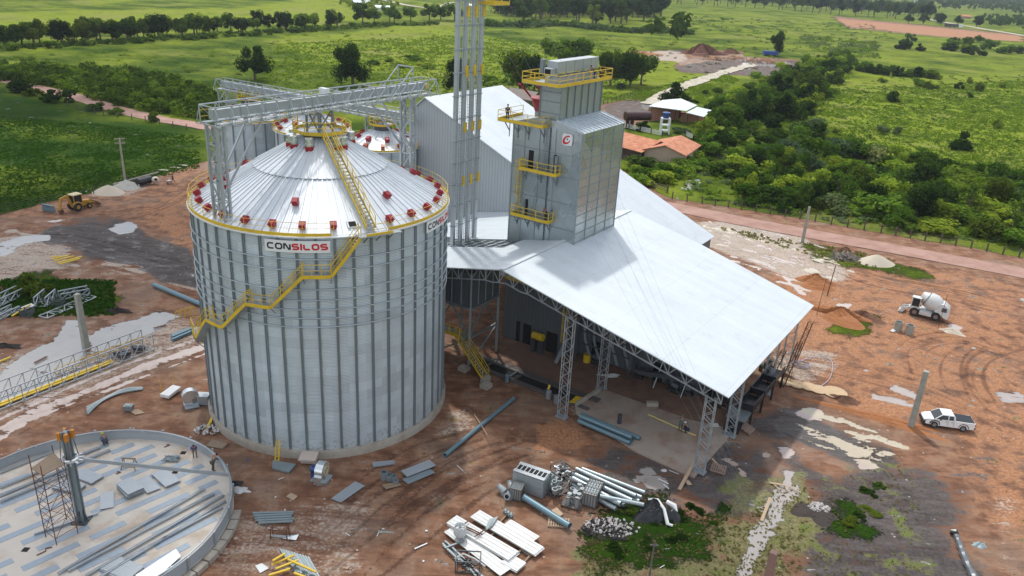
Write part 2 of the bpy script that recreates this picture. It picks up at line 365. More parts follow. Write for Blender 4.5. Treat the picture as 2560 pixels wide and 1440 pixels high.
# grass patches inside the yard
for pts in ([(0,730),(50,695),(110,684),(160,706),(240,716),(285,742),(262,768),(200,784),(100,796),(0,790),(-200,820),(-200,760)],
            [(2010,612),(2080,625),(2200,648),(2300,668),(2290,690),(2200,668),(2140,662),(2060,650)],
            [(1560,1275),(1650,1255),(1800,1285),(1830,1330),(1760,1390),(1680,1430),(1560,1400),(1480,1380),(1500,1330)],
            [(2120,820),(2180,780),(2215,790),(2200,800)],[(2080,1030),(2130,1010),(2150,1040),(2110,1080)],[(2180,1225),(2240,1205),(2260,1260),(2240,1320),(2170,1300)],
            [(2070,1250),(2140,1240),(2180,1300),(2230,1340),(2170,1350),(2100,1320)],[(2490,690),(2560,700),(2560,720),(2500,712)]):
    paint('grass',pts,.72,3.2,5.0)
paint('hue',[(0,680),(290,680),(290,800),(0,800)],.3,5,1,'set')
paint('hue',[(1400,1200),(2600,1000),(2600,1500),(1400,1500)],.12,5,1,'set')
paint('hue',[(2080,760),(2240,760),(2240,840),(2080,840)],.25,5,1,'set')
# olive marsh, bottom right
for pts,v in (([(1660,1260),(1830,1300),(1860,1200),(1960,1180),(2050,1190),(2040,1300),(1990,1440),(1960,1500),(1400,1500),(1440,1380),(1560,1300)],.75),
              ([(2000,1180),(2140,1120),(2300,1150),(2330,1300),(2380,1500),(1960,1500),(2010,1280)],.30),
              ([(1940,1190),(2015,1150),(2040,1200),(1990,1330),(1900,1440),(1880,1440),(1930,1300)],1.0)):
    paint('olive',pts,v,3,3)
# charcoal / black mud
for pts,v in (([(320,560),(400,600),(500,640),(500,706),(420,700),(330,672),(200,640),(120,600),(130,570),(220,560)],.9),([(180,545),(260,535),(330,555),(330,600),(250,600),(180,570)],.55),
              ([(1900,1010),(2000,985),(2080,1040),(2200,1090),(2280,1120),(2290,1180),(2200,1190),(2080,1160),(2000,1120),(1900,1110),(1860,1060)],.85),
              ([(1790,1140),(1900,1100),(1960,1160),(1940,1240),(1880,1290),(1790,1290),(1700,1230),(1730,1190)],.7),
              ([(2040,1180),(2330,1120),(2400,1200),(2420,1420),(2200,1500),(2060,1440),(2000,1300)],.5),([(1550,1130),(1700,1180),(1720,1240),(1620,1220),(1500,1160)],.6),
              ([(1680,165),(1800,150),(2000,150),(1990,195),(1850,190),(1700,180)],.62),([(1510,262),(1620,240),(1660,262),(1640,300),(1560,300),(1500,290)],.62),
              ([(2380,1120),(2520,1100),(2540,1230),(2450,1260),(2360,1200)],.35)):
    paint('dark',pts,v,2.5,3.5)
# pale sand, chalky mud
for pts,v in (([(0,590),(130,585),(200,620),(170,660),(60,690),(0,700),(-200,720),(-200,640)],.65),([(560,1290),(760,1230),(900,1220),(1000,1250),(840,1400),(760,1440),(560,1440)],.4),
              ([(1740,545),(1900,570),(2010,600),(2080,660),(2130,700),(2060,720),(1960,690),(1830,640),(1760,600)],.8),([(1930,890),(2060,880),(2090,930),(2040,990),(1960,960)],.55),
              ([(1640,960),(1500,975),(1450,1020),(1735,1190),(1800,1170),(1820,1090)],.5),([(240,460),(330,455),(400,445),(400,470),(320,490),(240,490)],.5),
              ([(1620,130),(1700,120),(1720,150),(1660,160)],.8),([(1690,150),(1850,135),(1990,160),(1960,192),(1840,185),(1700,175)],.45),([(1520,262),(1620,245),(1650,262),(1600,290),(1510,290)],.45),([(1110,1010),(1190,1010),(1190,1070),(1120,1080)],.5),([(2440,1240),(2560,1200),(2560,1440),(2480,1440)],.35),
              ([(0,900),(200,850),(440,790),(520,830),(400,900),(60,1050),(0,1080),(-200,1100)],.5)):
    paint('pale',pts,v,2.5,3.5)
# saturated orange-red earth
for pts,v in (([(340,520),(500,440),(500,640),(420,600),(360,570)],.6),([(1340,1060),(1440,1070),(1450,1105),(1350,1110)],1.0),([(1940,700),(2060,690),(2160,770),(2200,820),(2120,870),(1960,830)],.7),
              ([(2040,960),(2300,1010),(2280,1060),(2160,1050),(2060,1010)],1.0),([(1960,830),(2100,860),(2400,900),(2560,1000),(2560,1120),(2400,1080),(2050,960),(1940,900)],.55),
              ([(2080,45),(2560,90),(2560,105),(2350,90),(2120,65)],1.0),([(520,900),(1100,990),(1400,1080),(1260,1170),(800,1440),(700,1440),(960,1200),(600,1200)],.25)):
    paint('red',pts,v,2.5,3.0)
paint('grass',[(2080,40),(2560,88),(2560,104),(2350,92),(2120,70)],0,4,2,'set')
for pts in ([(1680,165),(1720,145),(1850,140),(2000,150),(1990,195),(1850,190),(1700,180)],[(1500,262),(1620,238),(1670,250),(1640,300),(1560,320),(1500,300)],[(1600,128),(1760,122),(1860,130),(1850,160),(1640,150)]):
    paint('grass',pts,0,2.5,2.5,'set')
# damp sheen
for pts,v in (([(1500,1130),(1900,1100),(2060,1100),(2060,1260),(1880,1300),(1600,1280)],.6),([(1900,1000),(2060,1000),(2200,1100),(2200,1200),(1960,1180)],.8),([(0,560),(500,600),(500,700),(0,760)],.3),([(0,800),(460,780),(520,900),(0,1100)],.5),
              ([(560,1040),(1200,1040),(1400,1150),(1300,1440),(560,1440)],.3),([(1740,545),(2100,620),(2160,720),(1900,680)],.5)):
    paint('wet',pts,v,4,3)
def smooth_line(P,n=8):
    P=[Vector(p) for p in P]; out=[]
    for i in range(len(P)-1):
        a=P[max(i-1,0)];b=P[i];c=P[i+1];d=P[min(i+2,len(P)-1)]
        for k in range(n):
            t=k/n; out.append(.5*((2*b)+(c-a)*t+(2*a-5*b+4*c-d)*t*t+(3*b-a-3*c+d)*t**3))
    out.append(P[-1]); return out

def line_paint(ch,pts,wd,val=1.0,jit=.5,n=12,seg=None,world=False):
    L=smooth_line(pts if world else [G(*p) for p in pts],n)
    if seg: L=L[seg[0]:seg[1]]
    xs=[p.x for p in L]; ys=[p.y for p in L]
    sel=np.where((px_>min(xs)-3)&(px_<max(xs)+3)&(py_>min(ys)-3)&(py_<max(ys)+3))[0]
    if not len(sel): return
    X,Y=px_[sel],py_[sel]; D=np.full(X.shape,1e9)
    for i in range(len(L)-1):
        ax,ay,bx,by=L[i].x,L[i].y,L[i+1].x,L[i+1].y; ex,ey=bx-ax,by-ay; t=np.clip(((X-ax)*ex+(Y-ay)*ey)/(ex*ex+ey*ey+1e-9),0,1); D=np.minimum(D,np.hypot(X-ax-ex*t,Y-ay-ey*t))
    nn=vnoise(X,Y,3.0,21,3); t=np.clip((wd/2*(1+jit*(nn-.5)*3)-D)/.35+.5,0,1)*val
    CH[ch][sel]=np.maximum(CH[ch][sel],t)
def puddle(pts,tint=0,val=1.0):
    paint('water',pts,val,1.2,1.3); paint('tint',[(p[0],p[1]) for p in pts],tint,6,0,'set')

def ruts(pts,n,sp,wd=.35,mt=None,gap=1.9):
    L=smooth_line([G(*p) for p in pts],12)
    for k in range(n):
        off=(k-(n-1)/2)*sp+random.uniform(-.5,.5)
        for sd in(-gap/2,gap/2):
            l2=[]; ph=random.uniform(0,6)
            for i,p in enumerate(L):
                d=(L[min(i+1,len(L)-1)]-L[max(i-1,0)]).normalized(); l2.append(p+Vector((-d.y,d.x,0))*(off+sd+.5*math.sin(i*.13+ph)))
            a=random.randint(0,len(L)//3); b=len(L)-random.randint(0,len(L)//3)
            line_paint('rut',l2[a:b:3]+[l2[b-1]],wd*random.uniform(.7,1.3),random.uniform(.55,1),.6,n=2,world=True)
puddle([(448,790),(400,772),(350,798),(300,808),(250,822),(225,845),(230,885),(300,855),(380,824)],0)
puddle([(215,835),(195,800),(165,800),(130,850),(60,890),(0,940),(-150,1010),(-100,1060),(0,1010),(60,985),(140,955),(205,912),(215,880)],0)
puddle([(-40,625),(20,600),(60,590),(116,588),(118,598),(60,606),(0,628)],0); puddle([(-60,650),(-20,635),(40,615),(30,628),(0,640)],0)
puddle([(280,572),(295,560),(325,554),(343,562),(332,578),(300,584)],0); puddle([(60,545),(85,538),(88,541),(66,548)],1); puddle([(125,553),(150,547),(165,548),(140,555)],1)
for L,wd in (([(-60,1110),(60,1045),(180,992),(330,930),(520,862)],1.5),([(-60,1075),(100,1000),(300,915),(500,845)],.7),([(20,1070),(200,1000),(400,925),(520,880)],.5)):
    line_paint('water',L,wd*1.1,.8,.7); line_paint('tint',L,wd*2,.45)
for L in ([(1770,552),(1830,575),(1900,590),(1960,610)],[(1760,565),(1850,590),(1930,625)],[(1800,610),(1880,628),(1960,650),(2040,672)],[(1850,605),(1930,622),(2010,650),(2100,675)],[(1980,640),(2040,650),(2080,668)],[(1830,640),(1900,655),(1980,690)],[(1960,690),(1990,720),(2010,735)],[(1900,575),(2000,600),(2080,625)]):
    w_=random.uniform(.6,1.4); line_paint('water',L,w_,.75,.8); line_paint('tint',L,w_*2,.5)
puddle([(1980,1010),(2040,1005),(2085,1030),(2070,1050),(2020,1062),(1975,1040)],0,.8); puddle([(2010,1065),(2100,1095),(2180,1125),(2160,1135),(2050,1090)],0)
puddle([(2060,1018),(2100,1025),(2095,1040),(2065,1035)],1); puddle([(2100,1130),(2130,1118),(2190,1150),(2195,1170),(2150,1175),(2130,1150)],1)
puddle([(2160,1058),(2200,1070),(2245,1085),(2200,1082)],1); puddle([(2120,1065),(2170,1080),(2235,1108),(2180,1095)],1)
puddle([(1905,1120),(1945,1130),(1940,1150),(1900,1145)],1); puddle([(1880,1115),(1910,1110),(1912,1120),(1875,1128)],1); puddle([(1822,1145),(1845,1160),(1866,1186),(1845,1172)],1)
puddle([(1940,1110),(1990,1120),(2010,1105),(1980,1150),(1960,1180),(1940,1160)],0); puddle([(1985,1130),(2005,1140),(2010,1155),(1995,1150)],1)
puddle([(1965,1165),(1955,1200),(1925,1260),(1900,1310),(1865,1380),(1845,1450),(1875,1450),(1895,1390),(1925,1320),(1945,1280),(1980,1220),(1992,1170)],.3); puddle([(2000,1180),(2010,1185),(1990,1230),(1978,1240)],.3); puddle([(1620,1180),(1660,1200),(1640,1215),(1600,1200)],.3)
puddle([(2370,805),(2400,815),(2402,832),(2380,830)],1); puddle([(2445,770),(2462,776),(2448,780)],1); puddle([(2530,942),(2560,950),(2575,960),(2540,950)],.5); puddle([(2510,985),(2545,982),(2560,1000),(2520,1002)],.5); puddle([(2545,742),(2580,745),(2580,760),(2552,755)],.5)
puddle([(2100,760),(2130,755),(2120,770),(2100,772)],1); puddle([(2180,980),(2290,1010),(2290,1018),(2170,995)],.5); puddle([(2240,965),(2290,985),(2285,992),(2230,972)],.5)
puddle([(1700,470),(1730,450),(1750,445),(1745,465),(1720,476)],0); puddle([(1600,262),(1640,255),(1645,268),(1610,275)],0); puddle([(1845,165),(1880,150),(1892,158),(1870,172)],0)
#puddle([(2010,955),(2060,950),(2070,970),(2030,985),(2000,975)],.5); puddle([(1975,945),(2005,935),(2010,955),(1985,965)],1)
for q in range(26):
    u=random.random(); x=1985+240*u+random.uniform(-40,20); y=1040+75*u+random.uniform(-30,45); L=random.uniform(40,120); line_paint('water',[(x,y),(x+L*.5,y+L*.21),(x+L,y+L*.36)],random.uniform(.25,.8),random.uniform(.7,1),.8); line_paint('tint',[(x,y),(x+L,y+L*.36)],2.5,random.choice([0,.5,1,1]))
for q in range(30):
    x=random.uniform(1740,2040); y=560+(x-1740)*.28+random.uniform(-15,90); L=random.uniform(40,110); line_paint('water',[(x,y),(x+L*.5,y+L*.12),(x+L,y+L*.28)],random.uniform(.3,.9),random.uniform(.6,.9),.9); line_paint('tint',[(x,y),(x+L,y+L*.28)],2.5,random.choice([.5,.6,1]))
for q in range(14):
    x=random.uniform(20,420); y=600+x*.18+random.uniform(-30,30); L=random.uniform(40,110); line_paint('pale',[(x,y),(x+L,y+L*.25)],random.uniform(.5,1.4),.9,.9)
paint('red',[(1880,600),(2600,700),(2700,1500),(2420,1300),(2300,1080),(2050,960),(1900,830)],.56,8,4)
paint('dark',[(2000,1170),(2250,1130),(2420,1200),(2460,1330),(2500,1500),(1990,1500),(2020,1300)],.85,6,5)
paint('dark',[(1900,1060),(2080,1160),(2300,1180),(2330,1250),(2060,1250),(1880,1160)],.85,4,5)
paint('dark',[(1560,1240),(1700,1220),(1900,1260),(1880,1330),(1700,1300),(1580,1290)],.45,4,4)
paint('hue',[(0,410),(120,420),(250,470),(60,520),(-200,540),(-200,430)],.42,8,5,'set')
paint('hue',[(0,300),(160,320),(330,340),(200,360),(0,350)],.3,8,5,'set')
paint('red',[(0,500),(505,405),(505,520),(300,540),(0,560),(-200,560)],.4,6,4)
ruts([(700,1440),(860,1310),(1000,1200),(1130,1130),(1290,1090),(1400,1100)],5,1.0)
ruts([(820,1470),(960,1340),(1100,1230),(1240,1160),(1340,1120)],3,1.3)
ruts([(-40,1100),(200,985),(500,860)],2,1.4)
ruts([(2560,900),(2420,850),(2330,860),(2285,890),(2290,950)],3,.9,.3,0); ruts([(2560,840),(2450,880),(2410,930),(2420,990),(2480,1050)],3,.9,.3,0)
ruts([(2600,800),(2400,740),(2200,700),(2060,650),(1850,590)],3,1.6,.4,0); ruts([(2560,720),(2400,715),(2250,690),(2150,690)],2,1.3,.35,0); ruts([(1940,880),(2100,920),(2300,970),(2560,1080)],4,1.1,.28,0); ruts([(500,440),(430,500),(330,540),(200,560)],2,1.1,.3,0); ruts([(490,470),(400,520),(250,530),(100,540)],2,1.3,.25,0); ruts([(0,590),(200,600),(500,680)],3,1.2,.35,0)
zz=(vnoise(px_,py_,6,5)-.5)*.10*(1-CH['grass']*0)+(vnoise(px_,py_,1.6,6,3)-.5)*.07
far=np.clip((dist0-160)/250,0,1); zz-=CH['rut']*.05; zz=zz*(1-CH['water'])-.03*CH['water']; zz+=CH['grass']*(vnoise(px_,py_,14,8)-.45)*.5*np.clip((dist0-100)/60,0,1)
gm=bpy.data.meshes.new('ground'); nv=NX*NY; gm.vertices.add(nv)
co=np.empty((nv,3)); co[:,0]=px_; co[:,1]=py_; co[:,2]=zz-.05; gm.vertices.foreach_set('co',co.ravel())
ii=np.arange((NX-1)*(NY-1)); r_=ii//(NX-1); c_=ii%(NX-1); b0=r_*NX+c_
fa=np.stack([b0,b0+1,b0+NX+1,b0+NX],1); nf=len(fa)
gm.loops.add(nf*4); gm.loops.foreach_set('vertex_index',fa.ravel()); gm.polygons.add(nf)
gm.polygons.foreach_set('loop_start',np.arange(nf)*4); gm.polygons.foreach_set('loop_total',np.full(nf,4)); gm.polygons.foreach_set('use_smooth',np.ones(nf,bool)); gm.update()
def cattr(nm,a,b,c):
    at=gm.color_attributes.new(nm,'FLOAT_COLOR','POINT'); d=np.ones((nv,4)); d[:,0]=a;d[:,1]=b;d[:,2]=c; at.data.foreach_set('color',d.ravel())
cattr('ga',CH['grass'],CH['hue'],CH['dark']); cattr('gb',CH['pale'],CH['red'],CH['wet']); cattr('gc',CH['olive'],CH['tint'],CH['water']); cattr('gd',CH['rut'],CH['rut'],CH['rut'])
gob=bpy.data.objects.new('ground',gm); COL.objects.link(gob); gob['kind']='structure'; ORI['ground']=Vector((0,0,0))
def ground_mat():
    t=NT('earth_and_grass'); P=t.pos()
    def at(nm):
        a=t.n('Attribute',attribute_name=nm); s_=t.n('SeparateColor'); t.set(s_.inputs[0],a.outputs['Color']); return s_.outputs
    A_=at('ga'); B_=at('gb'); C_=at('gc'); D_=at('gd')
    # streaks along the direction the machines drive
    mp=t.n('Mapping'); mp.inputs['Rotation'].default_value=(0,0,R_(40)); mp.inputs['Scale'].default_value=(.35,1.6,1); t.set(mp.inputs[0],P)
    st=t.noise(.6,7,.68,mp.outputs[0],.8); mp2=t.n('Mapping'); mp2.inputs['Rotation'].default_value=(0,0,R_(-62)); mp2.inputs['Scale'].default_value=(.32,1.5,1); t.set(mp2.inputs[0],P); st2=t.noise(.6,7,.68,mp2.outputs[0],.8)
    big=t.noise(.06,5,.6,P); mid=t.noise(.45,7,.65,P); fine=t.noise(3.5,6,.7,P); vf=t.noise(14,4,.7,P)
    def th(w,n_,k=1.3,lo=.3,hi=.7):
        # mask edge broken up by noise, full strength kept inside
        return t.ramp(t.math('ADD',w,t.math('MULTIPLY',t.math('SUBTRACT',n_,.5),k*2.4)),lo,hi)
    sel=t.ramp(big,.42,.6)
    stm=t.mix(sel,st,st2)
    c=t.mix(t.ramp(t.math('MULTIPLY_ADD',stm,.55,t.math('MULTIPLY',mid,.45)),.36,.64),(.125,.055,.030),(.33,.165,.092)); c=t.mix(t.math('MULTIPLY',t.ramp(t.noise(.11,6,.65,P),.46,.66),.5),c,t.mix(fine,(.16,.11,.08),(.33,.25,.19)))
    c=t.mix(t.math('MULTIPLY',t.ramp(mid,.45,.72),.6),c,(.33,.235,.165))
    c=t.mix(th(B_[1],mid,.8),c,t.mix(t.ramp(fine,.3,.7),(.26,.105,.045),(.49,.255,.135)))
    c=t.mix(t.math('MULTIPLY',th(B_[0],t.math('MULTIPLY_ADD',stm,.6,t.math('MULTIPLY',fine,.4)),1.3),.85),c,t.mix(t.ramp(fine,.3,.7),(.33,.26,.20),(.56,.49,.42)))
    c=t.mix(t.math('MULTIPLY',th(A_[2],t.math('MULTIPLY_ADD',stm,.5,t.math('MULTIPLY',mid,.5)),1.4),.93),c,t.mix(t.ramp(t.math('MULTIPLY_ADD',stm,.6,t.math('MULTIPLY',fine,.4)),.36,.64),(.032,.029,.031),(.125,.112,.108)))
    ol=t.mix(t.ramp(fine,.3,.7),(.10,.09,.035),(.27,.24,.11)); ol=t.mix(t.ramp(mid,.5,.68),ol,(.13,.165,.03))
    c=t.mix(th(C_[0],mid,1.2),c,ol)
    # pebbles and scraps
    vo=t.n('TexVoronoi',feature='F1'); vo.inputs['Scale'].default_value=1.1; t.set(vo.inputs['Vector'],P)
    sc2=t.n('SeparateColor'); t.set(sc2.inputs[0],vo.outputs['Color'])
    peb=t.math('MULTIPLY',t.math('LESS_THAN',vo.outputs['Distance'],.11),t.math('GREATER_THAN',sc2.outputs[0],.8))
    c=t.mix(t.math('MULTIPLY',peb,.7),c,(.55,.5,.45))
    c=t.mix(t.math('MULTIPLY_ADD',vf,.5,-.1),c,t.mix(1.0,c,(.55,.55,.55),'MULTIPLY'))
    c=t.mix(t.math('MULTIPLY',th(D_[0],fine,.8),.75),c,t.mix(1.0,c,(.42,.36,.33),'MULTIPLY'))
    wmask=t.ramp(t.math('ADD',C_[2],t.math('ADD',t.math('MULTIPLY',t.math('SUBTRACT',stm,.5),2.6),t.math('MULTIPLY',t.math('SUBTRACT',mid,.5),2.2))),.47,.56)
    wc=t.mix(t.ramp(C_[1],.0,.5),t.mix(mid,(.26,.25,.235),(.38,.365,.34)),t.mix(mid,(.34,.25,.21),(.56,.46,.40))); wc=t.mix(t.ramp(C_[1],.5,1.0),wc,t.mix(mid,(.40,.33,.22),(.55,.48,.36)))
    c=t.mix(wmask,c,wc)
    # grass
    tuft=t.noise(.9,7,.7,P); gbig=t.noise(.035,6,.62,P); gfine=t.noise(5,5,.7,P)
    hue=t.math('ADD',A_[1],t.math('MULTIPLY',t.math('SUBTRACT',gbig,.5),1.9))
    g=t.mix(t.ramp(hue,.0,1.0),(.030,.072,.008),(.245,.30,.030))
    g=t.mix(t.math('MULTIPLY',t.ramp(tuft,.5,.72),.65),g,t.mix(1.0,g,(.45,.6,.5),'MULTIPLY'))
    g=t.mix(t.math('MULTIPLY',t.ramp(t.noise(.12,6,.6,P),.52,.7),.55),g,t.mix(t.ramp(hue,.3,.9),(.05,.09,.02),(.24,.22,.075)))
    weed=t.noise(.16,8,.72,P,.8); g=t.mix(t.math('MULTIPLY',t.ramp(weed,.5,.62),.6),g,t.mix(t.ramp(hue,.2,.9),(.02,.05,.01),(.07,.13,.022)))
    dry=t.noise(.022,5,.6,P); g=t.mix(t.math('MULTIPLY',t.ramp(dry,.5,.68),t.math('MULTIPLY',t.ramp(hue,.3,.7),.6)),g,(.27,.26,.09))
    g=t.mix(t.ramp(gfine,.3,.75),t.mix(1.0,g,(.6,.65,.6),'MULTIPLY'),t.mix(1.0,g,(1.3,1.25,1.2),'MULTIPLY'))
    gw=th(A_[0],t.math('MULTIPLY_ADD',mid,.5,t.math('MULTIPLY',fine,.5)),1.5,.38,.62); gw=t.math('MULTIPLY',gw,t.math('SUBTRACT',1.0,wmask))
    col=t.mix(gw,c,g)
    t.set(t.b.inputs['Base Color'],col)
    wet=t.math('MULTIPLY',th(B_[2],mid,1.2),t.math('SUBTRACT',1.0,gw))
    rr=t.math('MULTIPLY_ADD',wet,-.5,.92); rr=t.math('MULTIPLY_ADD',wmask,t.math('SUBTRACT',.1,rr),rr); t.set(t.b.inputs['Roughness'],rr); t.set(t.b.inputs['Specular IOR Level'],t.math('MULTIPLY',t.math('MULTIPLY_ADD',wmask,.5,.35),t.math('SUBTRACT',1.0,t.math('MULTIPLY',gw,.93))))
    h=t.math('ADD',t.math('MULTIPLY',stm,.5),t.math('ADD',t.math('MULTIPLY',fine,.35),t.math('MULTIPLY',vf,.12)))
    h=t.math('ADD',h,t.math('MULTIPLY',gw,t.math('MULTIPLY_ADD',tuft,2.6,t.math('MULTIPLY',gfine,.8))))
    h=t.math('MULTIPLY',h,t.math('SUBTRACT',1.0,wmask))
    t.bump(h,.22,1.0)
    return t.m
gm.materials.append(ground_mat())
def GH(x,y):
    i=np.searchsorted(gx,x)-1; j=np.searchsorted(gy,y)-1; i=max(0,min(NX-2,i)); j=max(0,min(NY-2,j)); u=(x-gx[i])/(gx[i+1]-gx[i]); v=(y-gy[j])/(gy[j+1]-gy[j])
    Z=lambda a,b: zz[b*NX+a]
    return (Z(i,j)*(1-u)+Z(i+1,j)*u)*(1-v)+(Z(i,j+1)*(1-u)+Z(i+1,j+1)*u)*v-.05
# ---------------------------------------------------------------- roads, tracks, puddles
def ribbon(name,line,wd,mt,zoff,jit=.0,cols=6,crown=0,w2=None):
    vs=[];fs=[];n=len(line)
    for i,p in enumerate(line):
        d=(line[min(i+1,n-1)]-line[max(i-1,0)]).normalized(); s_=Vector((-d.y,d.x,0)); 
        wl=wd/2*(1+jit*(random.random()-.5)*2); wr=wd/2*(1+jit*(random.random()-.5)*2)
        for k in range(cols+1):
            u=k/cols; q=p+s_*(-wl*(1-u)+wr*u); vs.append(Vector((q.x,q.y,max(GH(q.x,q.y)+zoff,zoff*.5)+crown*(1-abs(2*u-1)))))
    for i in range(n-1):
        for k in range(cols):
            a=i*(cols+1)+k; fs.append((a,a+cols+1,a+cols+2,a+1))
    m=MB(); m.add(vs,fs); o=m.build(name,mt,smooth=True); o['kind']='structure'; return o
def road_mat(name,c1,c2,rough=.85):
    t=NT(name); P=t.pos(); mid=t.noise(.3,6,.6,P); f=t.noise(4,5,.7,P); 
    c=t.mix(t.ramp(mid,.35,.65),c1,c2); c=t.mix(t.ramp(f,.2,.8),t.mix(1.0,c,(.8,.8,.8),'MULTIPLY'),c); t.set(t.b.inputs['Base Color'],c); t.b.inputs['Roughness'].default_value=rough; t.bump(f,.04); return t.m
ROADM=road_mat('compacted_red_earth',(.33,.18,.135),(.41,.25,.20)); PATHM=road_mat('pale_track_earth',(.42,.37,.28),(.55,.50,.40))
rl=smooth_line([G(-260,150),G(-60,185),G(60,212),G(180,240),G(300,275),G(400,298),G(500,314),Vector((-40,176,0)),Vector((0,163,0)),G(1690,519),G(1850,552),G(2000,580),G(2200,616),G(2400,653),G(2560,683),G(2900,745)],14)
ribbon('road',rl,5.6,ROADM,.06,.03,8,.05)
ribbon('path',smooth_line([G(1625,262),G(1680,228),G(1740,205),G(1800,185),G(1850,170),G(1890,162)],10),6.0,PATHM,.30,.25)
ribbon('path',smooth_line([G(2015,225),G(2040,205),G(2030,180),G(2070,165)],8),3.0,PATHM,.30,.3)
#ribbon('path',smooth_line([G(1690,478),G(1720,455),G(1760,430),G(1800,405)],8),3.6,PATHM,.15,.3)
ribbon('path',smooth_line([G(1130,6),G(1060,20),G(900,-12)],8),6,PATHM,.4,.2)
ribbon('road',smooth_line([G(2300,45),G(2440,70),G(2600,96)],8),9,PATHM,.4,.1)
# wheel ruts
# ================================================================ stair / rail helpers
def rail(m,pts,h=1.05,n=None,closed=False,r=.025,posts=None,mid=True,pr=.03):
    P=[Vector(p) for p in pts]
    if closed: P=P+[P[0]]
    up=Vector((0,0,1))
    for i in range(len(P)-1):
        a,b=P[i],P[i+1]
        m.beam(a+up*h,b+up*h,r*2)
        if mid: m.beam(a+up*h*.55,b+up*h*.55,r*1.5)
        L=(b-a).length; k=max(1,int(round(L/(posts or 1.4))))
        for j in range(k): p=a.lerp(b,j/k); m.beam(p,p+up*h,pr*2)
    if not closed: m.beam(P[-1],P[-1]+up*h,pr*2)
def toe(m,pts,h=.22,t=.03,closed=False):
    P=[Vector(p) for p in pts]
    if closed: P=P+[P[0]]
    for i in range(len(P)-1): m.beam(P[i]+Vector((0,0,h*.3)),P[i+1]+Vector((0,0,h*.3)),t,h)
def stairs(mt,ms,mr,p,q,wd=.8,steps=None,side=None,rails=(1,1),rh=1.0):
    p=Vector(p);q=Vector(q); d=q-p; hd=Vector((d.x,d.y,0)).normalized(); s=Vector((-hd.y,hd.x,0)) if side is None else Vector(side).normalized()
    n=steps or max(2,int(abs(d.z)/.22))
    for i in range(n+1):
        c=p.lerp(q,i/n); mt.box(c,(.26,wd,.04),(hd,s,ZX))
    for k in(-1,1):
        ms.beam(p+s*k*wd/2,q+s*k*wd/2,.06,.24)
    for k,f in zip((-1,1),rails):
        if f:
            a=p+s*k*wd/2;b=q+s*k*wd/2
            mr.beam(a+ZX*rh,b+ZX*rh,.05); mr.beam(a+ZX*rh*.55,b+ZX*rh*.55,.035)
            L=(b-a).length; k2=max(1,int(L/1.3))
            for j in range(k2+1): c=a.lerp(b,j/k2); mr.beam(c,c+ZX*rh,.05)
def cyl_pt(c,r,deg,z): return Vector((c[0]+r*math.cos(R_(deg)),c[1]+r*math.sin(R_(deg)),z))
def letters(m,word,x0,y0,hh,wd,gap,sw,mapf):
    # squarish stroke letters
    c=.22
    G_={'C':[([(1,1),(c,1),(0,1-c),(0,c),(c,0),(1,0)],0)],'O':[([(c,0),(1-c,0),(1,c),(1,1-c),(1-c,1),(c,1),(0,1-c),(0,c)],1)],
        'N':[([(0,0),(0,1),(c,1),(1-c,0),(1,0),(1,1)],0)],'S':[([(1,1),(c,1),(0,1-c*.6),(0,.5+c*.5),(c,.5),(1-c,.5),(1,.5-c*.5),(1,c*.6),(1-c,0),(0,0)],0)],
        'I':[([(.5,0),(.5,1)],0)],'L':[([(0,1),(0,c),(c,0),(1,0)],0)]}
    x=x0
    for ch in word:
        w_=wd*(.28 if ch=='I' else 1)
        for path,cl in G_[ch]:
            P=[(x+sw/2+p[0]*(w_-sw) if ch!='I' else x+w_/2, y0+sw/2+p[1]*(hh-sw)) for p in path]
            if ch=='I' : P=[(x+w_/2,y0),(x+w_/2,y0+hh)]
            n=len(P); L=[];Rr=[]
            for i in range(n):
                a=P[i-1] if (i>0 or cl) else P[i]; b=P[i]; d=P[(i+1)%n] if (i<n-1 or cl) else P[i]
                def nm(u,v):
                    dx,dy=v[0]-u[0],v[1]-u[1]; l=math.hypot(dx,dy); return (-dy/l,dx/l) if l>1e-9 else None
                n1=nm(a,b) or nm(b,d); n2=nm(b,d) or n1; mx_,my_=n1[0]+n2[0],n1[1]+n2[1]; k=2/(mx_*mx_+my_*my_+1e-9); k=min(k,1.6)
                ox,oy=mx_*k*sw/2,my_*k*sw/2; L.append((b[0]+ox,b[1]+oy)); Rr.append((b[0]-ox,b[1]-oy))
            vs=[mapf(*p) for p in L]+[mapf(*p) for p in Rr]
            fs=[(i,(i+1)%n,n+(i+1)%n,n+i)[::-1] for i in range(n if cl else n-1)]
            m.add(vs,fs)
        x+=w_+gap
    return x
